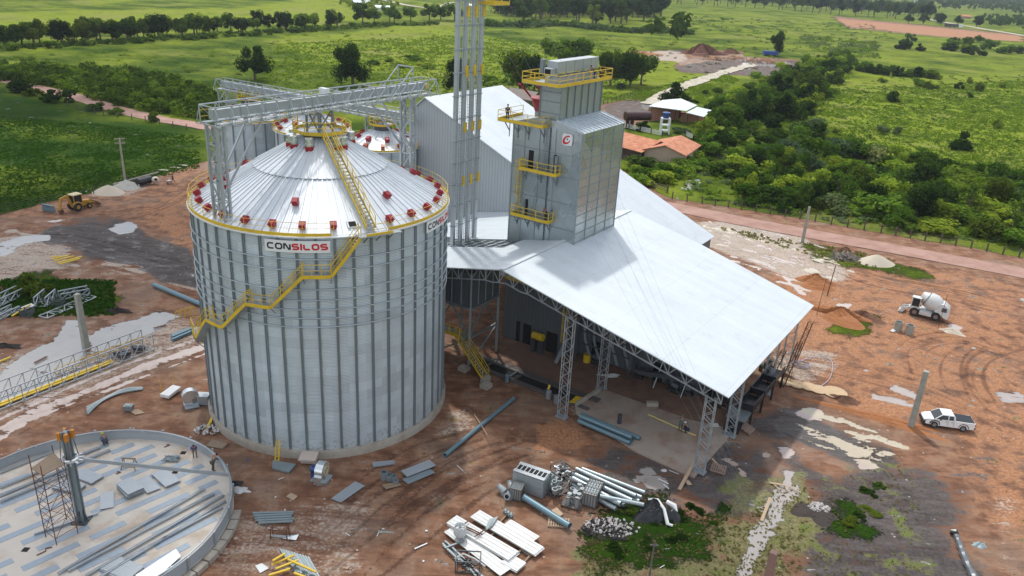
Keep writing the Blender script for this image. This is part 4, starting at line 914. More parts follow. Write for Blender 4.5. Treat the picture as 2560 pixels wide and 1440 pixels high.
for i in range(7): b=n0+(n1-n0)*i/6; m.beam(W(-9.85,b,26.3),W(-9.85,b,ZN),.16,.1)
for b in(n0-.04,): 
    for z in (27.4,28.6,29.6): m.beam(W(-12.4,b,z),W(-9.9,b,z),.06)
    m.beam(W(-12.4,b,26),W(-12.4,b,ZN),.12)
m.build('neck_ribs',STIFF,dr)
# top platform with the dust duct
pz=ZN+.05; q=[W(-13.9,10.2,pz),W(-9.3,10.2,pz),W(-9.3,21.4,pz),W(-13.9,21.4,pz)]
tp=MB().slab(q,.12,(0,0,1)).build('top_platform',STEEL2,dr); m=MB(); toe(m,q,.34,.06,True); rail(m,q,1.1,closed=True,posts=1.5,r=.035,pr=.05); m.build('platform_rail',YEL,tp)
m=MB()
for i in range(5): m.box(W(-11.5,13.0+i*1.75,pz+1.65),(1.3,1.68,1.15),(AX,BX,ZX))
m.box(W(-11.5,11.7,pz+1.2),(.9,.85,.75),(AX,BX,ZX)); m.build('dust_duct',STEEL,dr)
m=MB()
for i in range(6): m.lathe([(.42,0),(.42,.75),(.5,.8),(0,.82)],W(-11.3,12.2+i*1.55,pz),14)
m.box(W(-11.3,16,pz+.3),(1.5,8.6,.6),(AX,BX,ZX)); m.build('fan_inlets',STEEL,dr,smooth=True)
MB().box(W(-11.5,11.26,pz+1.2),(.7,.02,.55),(AX,BX,ZX)).build('duct_opening',DARK,dr)
MB().box(W(-12.6,12.0,pz+1.6),(.4,.5,1.5),(AX,BX,ZX)).build('control_box',STIFF,dr)
def plat(a0_,a1_,z,out=1.0,end=True,nbr=3,ext=None):
    b=d0; q=[W(a0_,b,z),W(a0_,b-out,z),W(a1_,b-out,z),W(a1_,b,z)]
    p=MB().slab(q,.1,(0,0,1)).build('platform',STEEL2,dr); m=MB(); toe(m,q,.36,.05); rail(m,q,1.1,posts=1.9,r=.03,pr=.045); m.build('platform_rail',YEL,p)
    m=MB()
    for i in range(nbr): a=a0_+.3+(a1_-a0_-.6)*i/(nbr-1); m.beam(W(a,b-out*.9,z-.1),W(a,b-.02,z-1.1),.08); m.beam(W(a,b-.05,z-.1),W(a,b-.05,z-1.3),.09)
    m.build('bracket',STIFF,p)
plat(-13.75,-9.15,21.1,.95); plat(-14.55,-9.6,15.75,.95,nbr=4)
q=[W(a0-1.4,d1-5.5,26.0),W(a0-1.4,d0-1.1,26.0),W(-11.0,d0-1.1,26.0),W(-11.0,d0,26.0)]
p=MB().slab([W(a0-1.4,d0-1.1,26.0),W(-11.0,d0-1.1,26.0),W(-11.0,d0+.0,26.0),W(-12.5,d0+3.5,26.0),W(a0-1.4,d1-5.5,26.0)],.1,(0,0,1)).build('platform',STEEL2,dr); m=MB(); toe(m,q,.36,.05); rail(m,q,1.1,posts=2.0,r=.025,pr=.035); m.build('platform_rail',YEL,p)
m=MB()
for a in (-15.9,-14.8,-13.4,-11.4): m.beam(W(a,d0-1,25.9),W(a,d0-.02,24.8),.09); m.beam(W(a,d0-.05,25.9),W(a,d0-.05,24.2),.1)
m.build('bracket',STIFF,p)
def door(a,z,w_=.65,h=2.0,leaf=None):
    MB().box(W(a,d0-.02,z+h/2),(w_,.06,h),(AX,BX,ZX)).build('doorway',DARK,dr)
    if leaf: MB().beam(W(a+leaf*w_/2,d0-.05,z+h/2),W(a+leaf*(w_/2+.08),d0-.65,z+h/2),.05,h).build('door_leaf',STEEL,dr)
door(-12.9,21.1,.62,2.05); door(-9.75,21.1,.5,2.1,1); door(-13.1,15.8,.3,1.8,-1)
m=MB()
for k in(-1,1): m.beam(W(-11.0+k*.22,d0-.2,21.2),W(-11.0+k*.22,d0-.2,27.0),.05)
for z in np.arange(21.3,27,.3): m.beam(W(-11.22,d0-.2,z),W(-10.78,d0-.2,z),.035)
m.build('ladder',STIFF,dr)
m=MB()
for k in(-1,1): m.beam(W(-14.2+k*.22,d0-.2,15.8),W(-14.2+k*.22,d0-.2,22),.05)
for z in np.arange(15.9,22,.3): m.beam(W(-14.42,d0-.2,z),W(-13.98,d0-.2,z),.035)
lc=m.build('ladder',YEL,dr); m=MB()
for z in (18,19,20,21,21.9): m.tube([W(-14.2+.4*math.cos(t),d0-.2-.7*abs(math.sin(t)),z) for t in np.linspace(0,math.pi,7)],.025,5)
for t in np.linspace(.3,math.pi-.3,4): m.beam(W(-14.2+.4*math.cos(t),d0-.2-.7*math.sin(t),18),W(-14.2+.4*math.cos(t),d0-.2-.7*math.sin(t),21.9),.03)
m.build('ladder_cage',YEL,lc)
MB().tube([W(-10.6,d0-.1,12.6),W(-10.6,d0-.1,26)],.05,6).build('conduit',DSTEEL,dr)
# emblem: white rounded square with a red broken ring and a dark dot
lp=W(-8.45,d0-.09,25.05); m=MB(); rr=.28; hw=.62
pts=[]
for cx_,cy_,s0 in ((hw-rr,hw-rr,0),(-hw+rr,hw-rr,90),(-hw+rr,-hw+rr,180),(hw-rr,-hw+rr,270)):
    for t in range(0,91,18): pts.append((cx_+rr*math.cos(R_(s0+t)),cy_+rr*math.sin(R_(s0+t))))
n=len(pts); m.add([lp+AX*x+ZX*y for x,y in pts]+[lp-BX*.06+AX*x+ZX*y for x,y in pts],[tuple(range(n,2*n))]+[(i,n+i,n+(i+1)%n,(i+1)%n)[::-1] for i in range(n)])
eb=m.build('sign_board',WHITE,dr); m=MB(); vs=[];
A_=[math.radians(t) for t in np.linspace(50,352,36)]
for t in A_:
    wv=.13*(math.sin((t-A_[0])/(A_[-1]-A_[0])*math.pi)**.6)+.03
    for r in(.30-wv*.4,.30+wv): x=r*math.cos(t)*1.25; y=r*math.sin(t)*1.15; vs.append(lp-BX*.068+AX*(x*.95+y*.25)+ZX*(y+x*.18))
m.add(vs,[(2*i,2*i+1,2*i+3,2*i+2) for i in range(len(A_)-1)]); m.build('red_emblem',mat('sign_red',(.5,.01,.03),.5),eb)
m=MB(); m.add([lp-BX*.068+AX*(.02+.085*math.cos(t))+ZX*(.06+.085*math.sin(t)) for t in np.linspace(0,6.2,14)],[tuple(range(14))]); m.build('dark_dot',mat('sign_black',(.02,.02,.03),.5),eb)
# red cyclone bin on the upper platform
t=thing('dust_bin',W(-14.3,14.6,26.0),'round red metal hopper with raised arms standing on the dryer platform','hopper')
cc=W(-13.9,14.6,26.0); m=MB().lathe([(.9,.9),(1.35,2.2),(1.5,2.25),(1.5,2.35),(0,2.4)],cc,24); m.build('hopper_bowl',RED,t,smooth=True)
m=MB(); 
for k in(0,1): 
    m.tube([cc+Vector((-1.3,.5*k,2.2)),cc+Vector((-2.6,.5*k,3.6)),cc+Vector((-2.9,.5*k,3.6))],.09,6)
    m.tube([cc+Vector((.3,1.2+.5*k,2.2)),cc+Vector((-.8,1.6+.5*k,3.3)),cc+Vector((.9,1.6+.5*k,3.6))],.1,6)
m.build('handle_arm',RED,t)
m=MB().lathe([(.85,0),(.85,.95)],cc,20); m.build('pedestal',CONC2,t,smooth=True)
# ================================================================ people
SKIN=mat('skin',(.30,.17,.11),.6,0,.05); HAIR=mat('dark_hair',(.02,.015,.012),.7,0,.1)
def cloth(c): return mat('cloth_%02x%02x%02x'%tuple(int(min(1,v)*255) for v in c),c,.85,0,.15,6)
def skinmesh(name,verts,edges,rad,mt,parent,sub=1):
    me=bpy.data.meshes.new(name); me.from_pydata([tuple(v) for v in verts],edges,[]); me.materials.append(mt)
    o=bpy.data.objects.new(name,me); COL.objects.link(o); o.parent=parent; ORI[o.name]=ORI[parent.name]
    md=o.modifiers.new('skin','SKIN'); md.use_smooth_shade=True
    for i,r in enumerate(rad): me.skin_vertices[0].data[i].radius=(r,r) if not isinstance(r,tuple) else r
    for i in range(len(verts)): me.skin_vertices[0].data[i].use_root=(i==0)
    s_=o.modifiers.new('sub','SUBSURF'); s_.levels=sub; s_.render_levels=sub
    return o
def person(loc,rz,label,shirt,trousers,pose='stand',helmet=None,h=1.72,group=None):
    t=thing('person',Vector(loc),label,'person',group); k=h/1.72; t.rotation_euler=(0,0,rz)
    # joints, facing +y
    if pose=='stand': lean=.0; hipz=.92; kn=((-.1,.03,.49),(.1,.0,.49)); an=((-.11,0,.09),(.12,-.02,.09))
    elif pose=='walk': lean=.06; hipz=.9; kn=((-.1,.2,.5),(.1,-.02,.48)); an=((-.1,.28,.09),(.1,-.32,.14))
    elif pose=='bend': lean=.42; hipz=.88; kn=((-.12,.08,.47),(.12,.02,.47)); an=((-.13,0,.09),(.13,-.04,.09))
    elif pose=='crouch': lean=.28; hipz=.42; kn=((-.16,.38,.5),(.16,.36,.46)); an=((-.14,.06,.09),(.14,.02,.09))
    c=math.cos(lean*1.6);s_=math.sin(lean*1.6)
    def tor(y,z): return (0,y*c+z*s_,hipz+z*c-y*s_)
    V=[(0,0,hipz)]; Rr=[(.14,.11)]
    def add(p,r): V.append(tuple(p)); Rr.append(r); return len(V)-1
    E_=[]
    ws=add(tor(0,.18),(.13,.10)); ch=add(tor(0,.38),(.16,.115)); nk=add(tor(.0,.53),.06); hb=add(tor(.02,.61),.075); ht=add(tor(.03,.73),.098); cr=add(tor(.01,.80),.06)
    E_+=[(0,ws),(ws,ch),(ch,nk),(nk,hb),(hb,ht),(ht,cr)]
    ns=add(tor(.13,.69),.018); E_.append((ht,ns))
    arms=[]
    for i,sg in enumerate((-1,1)):
        sh_=add((sg*.19,)+tor(0,.47)[1:],.062); E_.append((ch,sh_))
        S_=V[sh_]
        if pose in('bend','crouch'): el_=(sg*.24,S_[1]+.14,S_[2]-.22); wr=(sg*.14,S_[1]+.30,S_[2]-.36)
        elif pose=='walk': el_=(sg*.25,S_[1]+.10*sg,S_[2]-.27); wr=(sg*.24,S_[1]+.30,S_[2]-.42)
        else: el_=(sg*.26,S_[1]-.01,S_[2]-.28); wr=(sg*.24,S_[1]+.14,S_[2]-.48)
        e=add(el_,.046); w_=add(wr,.03); E_+=[(sh_,e),(e,w_)]
        d=(Vector(wr)-Vector(el_)).normalized(); pm=add(Vector(wr)+d*.075,(.038,.018)); E_.append((w_,pm)); sd=Vector((0,1,0)) if abs(d.y)<.8 else Vector((1,0,0)); sd=(sd-d*sd.dot(d)).normalized()
        for q,L in ((-1.5,.062),(-.5,.075),(.5,.07),(1.5,.055)):
            b=Vector(V[pm])+d*.02+sd*q*.018; f1=add(b,.010); f2=add(b+d*L*.6,.009); f3=add(b+d*L*.9-Vector((sg*.02,0,0)),.007); E_+=[(pm,f1),(f1,f2),(f2,f3)]
        th=add(Vector(wr)+d*.03+sd*.05,.011); t2=add(Vector(wr)+d*.075+sd*.07,.009); E_+=[(w_,th),(th,t2)]
        arms.append((sh_,e,w_))
    legs=[]
    for i,sg in enumerate((-1,1)):
        hp_=add((sg*.095,0,hipz-.04),.095); K=add(kn[i],.062); A_=add(an[i],.042); F=add((an[i][0]+sg*.02,an[i][1]+.17,.045),(.045,.035)); E_+=[(0,hp_),(hp_,K),(K,A_),(A_,F)]; legs.append((hp_,K,A_,F))
    V=[tuple(x*k for x in v) for v in V]; Rr=[tuple(x*k for x in r) if isinstance(r,tuple) else r*k for r in Rr]
    skinmesh('body',V,E_,Rr,SKIN,t,1)
    def sub(idx,ed,gr,name,mt,ext=None):
        m_={v:i for i,v in enumerate(idx)}; vs=[V[i] for i in idx]; rr=[(tuple(x*gr for x in Rr[i]) if isinstance(Rr[i],tuple) else Rr[i]*gr) for i in idx]
        return skinmesh(name,vs,[(m_[a],m_[b]) for a,b in ed],rr,mt,t,1)
    a,b=arms
    sub([ws,0,ch,a[0],a[1],b[0],b[1]],[(ws,0),(ws,ch),(ch,a[0]),(a[0],a[1]),(ch,b[0]),(b[0],b[1])],1.17,'shirt',cloth(shirt))
    l,r=legs
    sub([0,l[0],l[1],l[2],r[0],r[1],r[2]],[(0,l[0]),(l[0],l[1]),(l[1],l[2]),(0,r[0]),(r[0],r[1]),(r[1],r[2])],1.16,'trousers',cloth(trousers))
    for q in legs:
        f=Vector(V[q[3]]); a_=Vector(V[q[2]]); m=MB(); m.tube([a_*k-Vector((0,.05,.03)),a_-Vector((0,.0,.035)),f],[.045,.055,.045],8); o=m.build('boot',BLACK,t,smooth=True); o.location=(0,0,0); o.data.transform(Matrix.Translation(ORI[t.name]))
    hc=Vector(V[ht]); m=MB(); m.lathe([(.112*k,-.01),(.112*k,.03),(.085*k,.085),(.04*k,.112),(0,.118)],hc+Vector((0,-.008,.012)),12)
    if helmet: m.lathe([(.15*k,.0),(.112*k,.012)],hc+Vector((0,.02,.012)),12)
    o=m.build('helmet' if helmet else 'hair',cloth(helmet) if helmet else HAIR,t,smooth=True); o.data.transform(Matrix.Translation(ORI[t.name]))
    return t
# ================================================================ round foundation of the next silo
FC=Vector((-32.4,49.3,0)); FR=11.35
fd=thing('silo_foundation',FC,'round concrete foundation with a low ring of corrugated sheets where the next silo starts','foundation')
FCM=mat('foundation_concrete',(.58,.53,.46),.85,0,.12,.5,dirt=(.36,.25,.16),dirtamt=.6,bump=.004,bsc=3)
m=MB().lathe([(FR-.1,-.3),(FR-.1,.42),(0,.42)],FC,96); m.build('floor_slab',FCM,fd)
CORR=NT('corrugated_ring_sheet'); _z=CORR.n('SeparateXYZ'); CORR.set(_z.inputs[0],CORR.pos()); _s=CORR.math('SINE',CORR.math('MULTIPLY',_z.outputs[2],2*math.pi/.105)); CORR.set(CORR.b.inputs['Base Color'],CORR.mix(CORR.math('MULTIPLY_ADD',_s,.25,.25),(.50,.54,.57),(.2,.23,.25))); CORR.b.inputs['Metallic'].default_value=.35; CORR.b.inputs['Roughness'].default_value=.45; CORR.bump(_s,.02); CORR=CORR.m
m=MB().lathe([(FR-.18,.42),(FR-.18,1.38),(FR-.12,1.38),(FR-.12,.42)],FC,96); m.build('ring_wall',CORR,fd)
for k in range(24):
    a=15*k+6; d=Vector((math.cos(R_(a)),math.sin(R_(a)),0)); t_=Vector((-d.y,d.x,0)); m=MB()
    m.beam(FC+d*(FR-.05)+ZX*.35,FC+d*(FR-.05)+ZX*1.5,.18,.12,up=d); m.build('wall_stiffener',STEEL,fd)
m=MB().tube([FC+Vector(((FR-.28)*math.cos(t),(FR-.28)*math.sin(t),1.42)) for t in np.linspace(0,6.283,49)[:-1]],.06,6,closed=True)
for k in range(24):
    a=15*k; d=Vector((math.cos(R_(a)),math.sin(R_(a)),0)); m.beam(FC+d*(FR-.15)+ZX*1.38,FC+d*(FR-.5)+ZX*1.38,.07)
m.build('top_ring',STEEL,fd)
for k in range(19):   # kerb blocks outside, lower right
    a=-100+4.9*k*1.2; m=MB(); A_=[cyl_pt(FC,r,aa,0) for r,aa in ((FR+.0,a),(FR+.6,a),(FR+.6,a+5.3),(FR+.0,a+5.3))]; m.prism([(p.x,p.y) for p in A_],-.2,.38+random.uniform(-.04,.03)); m.build('kerb_block',CONC,fd)
# rows of perforated floor sheets (bluish) flush on the slab
STRIP=mat('perforated_floor_sheet',(.30,.36,.42),.5,.25,.15,1)
sd_=(G(600,1160,.42)-G(240,1320,.42)); sd_=Vector((sd_.x,sd_.y,0)).normalized(); sn=Vector((-sd_.y,sd_.x,0))
j=0
for off in np.arange(-9.8,10,1.42):
    half=math.sqrt(max(.1,(FR-.8)**2-off*off)); p=-half+random.uniform(.1,2.0)
    m=MB(); got=False
    while p<half-1.2:
        L=random.uniform(2.6,5.5); L=min(L,half-.3-p)
        if L>1.0 and not (abs(off)<1.2 and -2<p<0):
            c=FC+sd_*(p+L/2)+sn*off+ZX*.432; m.box(c,(L,.62,.022),(sd_,sn,ZX)); got=True
            for q in np.arange(-L/2+.3,L/2,.6): m.box(c+sd_*q+ZX*.014,(.03,.6,.012),(sd_,sn,ZX))
        p+=L+random.uniform(.5,2.2)
    if got: tag(m.build('floor_strip',STRIP),'row %s of bluish perforated sheet laid across the round foundation'%('crossing the middle' if abs(off)<.8 else 'near the rim' if abs(off)>8 else 'laid'),'floor strip','bluish floor strips on the foundation')
# centre mast
mt_=thing('erection_mast',G(205,1302,.42),'tall grey lifting mast with orange hoists standing in the middle of the round foundation','mast')
mb=ORI[mt_.name]; m=MB(); 
for i,j_ in((-1,-1),(1,-1),(1,1),(-1,1)): m.beam(mb+Vector((i*.19,j_*.19,0)),mb+Vector((i*.19,j_*.19,8.1)),.12)
m.beam(mb,mb+ZX*8.1,.3); m.build('mast_post',STEEL2,mt_)
m=MB(); m.box(mb+ZX*.05,(1.15,1.15,.12)); 
for a in range(4): m.beam(mb+Vector((.5*math.cos(a*1.57),.5*math.sin(a*1.57),.1)),mb+Vector((.15*math.cos(a*1.57),.15*math.sin(a*1.57),1.0)),.08)
m.build('base_plate',DSTEEL,mt_)
m=MB().lathe([(.55,0),(.62,.05),(.62,.22),(.5,.28)],mb+ZX*5.6,16)
for a in range(12): q=a*.5236; m.beam(mb+Vector((.55*math.cos(q),.55*math.sin(q),5.7)),mb+Vector((.95*math.cos(q),.95*math.sin(q),5.65)),.09)
m.build('centre_ring',SHINY,mt_)
for a in range(4): q=a*1.57+.6; m=MB(); m.box(mb+Vector((.42*math.cos(q),.42*math.sin(q),7.7)),(.26,.26,.45)); m.box(mb+Vector((.46*math.cos(q),.46*math.sin(q),8.0)),(.24,.24,.2)); m.build('hoist',mat('orange_paint',(.55,.20,.02),.5,0,.15,4),mt_)
m=MB()
for a in range(4): q=a*1.57+.6; m.beam(mb+Vector((.42*math.cos(q),.42*math.sin(q),7.5)),mb+Vector((.6*math.cos(q),.6*math.sin(q),5.8)),.04)
m.build('hoist_chain',RUST,mt_)
p=mb+ZX*5.7+(G(575,1187,1.6)-G(200,1110,5.9)).normalized()*.6
m=MB(); q1=mb+ZX*5.75; q2=G(572,1187,1.75); m.beam(q1,q2,.12,.28); tag(m.build('radial_beam',STEEL),'long steel beam sloping from the lifting mast down to the foundation ring','beam')
m=MB(); A_=G(270,1345,.42);Bb=G(78,1360,.42); m.beam(G(85,1335,.55),G(245,1283,.55),.14); tag(m.build('loose_beam',STEEL),'thin steel beam lying on the slab at the foot of the lifting mast','beam')
# scaffold
sf=thing('scaffold',G(150,1350,.42),'thin rusty scaffold tower beside the lifting mast','scaffold')
b=[G(115,1343,.42),G(142,1363,.42),G(195,1333,.42),G(167,1300,.42)]; m=MB(); hts=(7.3,7.0,6.6,6.8)
for i in range(4):
    m.beam(b[i],b[i]+ZX*hts[i],.05)
    for z in np.arange(.6,6.2,.62): m.beam(b[i]+ZX*z,b[(i+1)%4]+ZX*z,.03)
    for z in (0.5,3): m.beam(b[i]+ZX*z,b[(i+1)%4]+ZX*(z+2.2),.03)
m.build('scaffold_frame',RUST,sf); m=MB(); m.slab([q+ZX*6.2 for q in b],.05,(0,0,1)); m.build('plank_deck',WOOD,sf)
# trestle
tr=G(325,1170,.42); m=MB()
for i in(-1,1):
    for j_ in(-1,1): m.beam(tr+Vector((i*.6,j_*.35,0)),tr+Vector((i*.45,j_*.06,.95)),.07)
    m.beam(tr+Vector((i*.45,-.25,.3)),tr+Vector((i*.45,.25,.3)),.05)
m.beam(tr+Vector((-.6,0,.97)),tr+Vector((.6,0,.97)),.1); m.beam(tr+Vector((-.6,-.3,.3)),tr+Vector((.6,-.3,.3)),.05); tag(m.build('trestle',WOOD),'wooden trestle under the sloping beam on the foundation','trestle')
# stacks of roof / wall sheets on the slab
CORR2=sheet_mat('stacked_sheet',(.58,.63,.66),sn,.14,.3,.4,.08,.01,.3)
def stack(px,ln,wd,n,ang,label,mtl=None,z0=.42,tilt=0,group='stacks of sheets on the foundation'):
    c=G(px[0],px[1],z0); d=Vector((math.cos(ang),math.sin(ang),0)); s_=Vector((-d.y,d.x,0)); m=MB()
    for i in range(n):
        o_=Vector((random.uniform(-.06,.06),random.uniform(-.06,.06),0)); aa=random.uniform(-.03,.03); dd=(d+s_*aa).normalized(); ss=Vector((-dd.y,dd.x,0))
        m.box(c+o_+ZX*(.05+.055*i),(ln,wd,.03),(dd,ss,ZX))
        if i==n-1:
            for q in np.arange(-wd/2+.06,wd/2,.13): m.beam(c+o_+ss*q-dd*ln/2+ZX*(.075+.055*i),c+o_+ss*q+dd*ln/2+ZX*(.075+.055*i),.05,.02)
    return tag(m.build('sheet_stack',mtl or STEEL,origin=c),label,'sheet stack',group)
ang1=math.atan2((G(450,1215,.42)-G(390,1180,.42)).y,(G(450,1215,.42)-G(390,1180,.42)).x)
stack((172,1222),2.3,1.15,5,ang1+.35,'stack of curved sheets just left of the lifting mast')
stack((218,1194),2.4,1.2,4,ang1+.15,'stack of sheets just behind the lifting mast')
stack((326,1228),2.1,1.3,10,ang1-.15,'tallest stack of sheets, in the middle of the foundation floor')
stack((372,1214),2.3,1.0,3,ang1-.2,'low stack of sheets between the tallest stack and the tilted one')
stack((415,1198),2.5,1.25,4,ang1-.15,'stack of sheets nearest the foundation ring on the right')
stack((268,1252),2.2,.95,2,ang1-.55,'single thin pair of sheets lying flat in front of the tallest stack')
stack((305,1425),2.6,1.5,3,ang1+.15,'stack of sheets at the bottom edge of the foundation')
m=MB(); q=[G(338,1438,.6),G(440,1372,.75),G(452,1390,.7),G(370,1465,.5)]; m.slab(q,.04); tag(m.build('roof_sheet',SHINY),'long bright bent sheet lying on the foundation near its right rim','sheet')
# purlins and channels on the slab
def bars(pairs,z,w_,h,mt,name,label,cat,group=None,hollow=False):
    for i,(a,b_,lb) in enumerate(pairs):
        m=MB(); p=G(*a,z);q=G(*b_,z); m.beam(p,q,w_,h)
        if hollow:
            d=(q-p).normalized(); s_=Vector((-d.y,d.x,0)); m.beam(p+s_*w_*.5+ZX*h*.5,q+s_*w_*.5+ZX*h*.5,.03,h*.6); m.beam(p-s_*w_*.5+ZX*h*.5,q-s_*w_*.5+ZX*h*.5,.03,h*.6)
        tag(m.build(name,mt),lb or label,cat,group)
bars([((145,1435),(512,1222),None),((215,1440),(560,1238),None),((240,1450),(565,1252),None),((310,1400),(556,1268),None),((170,1428),(535,1234),None)],.55,.16,.14,STEEL,'channel_bar','long steel channel lying across the right half of the foundation floor','channel','long channels on the right half of the foundation',True)
bars([((0,1220),(250,1118),None),((0,1240),(275,1125),None),((0,1255),(180,1180),None),((0,1182),(130,1130),None)],.55,.16,.14,STEEL,'channel_bar','long steel channel lying across the left half of the foundation floor','channel','long channels on the left half of the foundation',True)
# small clutter on the slab
m=MB(); c=G(430,1150,.42)
for i in range(26): m.tube([c+Vector((random.uniform(-.7,.7),random.uniform(-.5,.5),.08+.2*random.random())),c+Vector((random.uniform(-.7,.7),random.uniform(-.5,.5),.08+.25*random.random()))],.05,6)
tag(m.build('bracket_heap',STEEL2),'heap of small steel brackets near the upper rim of the foundation','parts heap')
for px_1,lb in (((458,1132),'dark drain hole in the foundation floor near the blue-shirted worker'),((438,1180),'small dark drain hole below the heap of brackets'),((64,1374),'dark drain hole at the lower left of the foundation floor')):
    c=G(*px_1,.43); m=MB(); m.box(c,(.45,.45,.02)); tag(m.build('drain_hole',DARK),lb,'hole')
for a,b_,lb in (((410,1118),(425,1112),'rusty hose scrap near the upper rim of the slab'),((290,1185),(300,1180),'red ended cable by the sheet stacks'),((92,1388),(130,1368),'rusty cable left on the lower left of the slab')):
    p=G(*a,.46);q=G(*b_,.46); m=MB().tube([p,p.lerp(q,.3)+Vector((.2,.2,0)),p.lerp(q,.7)+Vector((-.2,.1,0)),q],.05,6); tag(m.build('cable',RUST),lb,'cable')
person(G(488,1142,.42),R_(200),'man in a royal blue shirt and grey trousers inside the foundation ring',(.015,.03,.32),(.12,.12,.1),'bend')
person(G(266,1112,.42),R_(60),'crouching worker in dark blue with a yellow cap at the back of the ring',(.06,.08,.13),(.05,.06,.09),'crouch',(.5,.42,.02))
person(G(533,1177,.42),R_(-40),'worker in dark clothes bending at the inside of the foundation ring',(.06,.06,.065),(.07,.055,.04),'bend')
person(G(551,1170,-.03),R_(130),'worker in a pale shirt and orange cap outside the foundation ring',(.36,.33,.34),(.05,.055,.08),'bend',(.6,.2,.03))
# ================================================================ yard materials
def pipe_t(a,b_,r,mt,label,z=None,name='steel_pipe',group=None,flange=False,hang=None):
    z=r if z is None else z; p=G(*a,z) if len(a)==2 else G(*a); q=G(*b_,z) if len(b_)==2 else G(*b_); m=MB(); m.pipe(p,q,r,.02,18)
    d=(q-p).normalized()
    if flange: 
        for c in(p+d*.03,q-d*.03): m.pipe(c-d*.03,c+d*.03,r*1.15,r*.16,18)
    return tag(m.build(name,mt,smooth=30),label,'pipe',group)
pipe_t((1112,1138),(1284,996),.2,BLUEPIPE,'long blue-grey pipe lying on red earth right of the biggest silo',flange=True)
m=MB(); m.beam(G(1185,1035,.05),G(1218,1087,.45),.07); tag(m.build('pipe_prop',WOOD2),'thin pale stick leaning across the long blue-grey pipe','stick')
pipe_t((385,712),(520,768),.3,BLUEPIPE,'thick blue-grey pipe lying on brown earth behind the left side of the biggest silo')
pipe_t((1310,1243),(1424,1315),.27,BLUEPIPE,'dark blue-grey pipe resting on a wooden pallet in front of the crates',z=.4,flange=True)
PG='galvanised pipes piled beside the crates'
GP=mat('pale_galvanised_pipe',(.36,.43,.45),.4,.45,.15,2,dirt=(.25,.23,.2),dirtamt=.3)
for i,(a,b_,z,r) in enumerate([((1455,1172),(1612,1232),.26,.2),((1446,1180),(1604,1244),.26,.2),((1436,1186),(1598,1254),.26,.22),((1440,1172),(1590,1240),.7,.2),((1432,1184),(1580,1252),.7,.22),((1425,1196),(1562,1262),.28,.22),((1432,1196),(1552,1260),.75,.24),((1422,1206),(1540,1272),.28,.2),((1500,1240),(1610,1262),.95,.18)]):
    pipe_t((a[0],a[1]),(b_[0],b_[1]),r,GP,'pale galvanised pipe in the pile right of the crates',z=z,group=PG)
for i,(a,b_,z) in enumerate([((1449,1044),(1582,1100),.35),((1446,1052),(1576,1108),.35),((1452,1036),(1600,1096),.35),((1450,1040),(1580,1094),.75)]):
    pipe_t(a,b_,.22,BLUEPIPE,'blue-grey pipe in the bundle on the concrete pad edge',z=z,group='pipes on the concrete pad')
def vpipe(px,r,h,mt,lb,z=0): c=G(*px,z); m=MB().pipe(c,c+ZX*h,r,.03,16); return tag(m.build('pipe_stub',mt,smooth=30),lb,'pipe stub')
vpipe((1548,1058),.22,1.0,DSTEEL,'upright dark pipe stub standing on the concrete pad',.12)
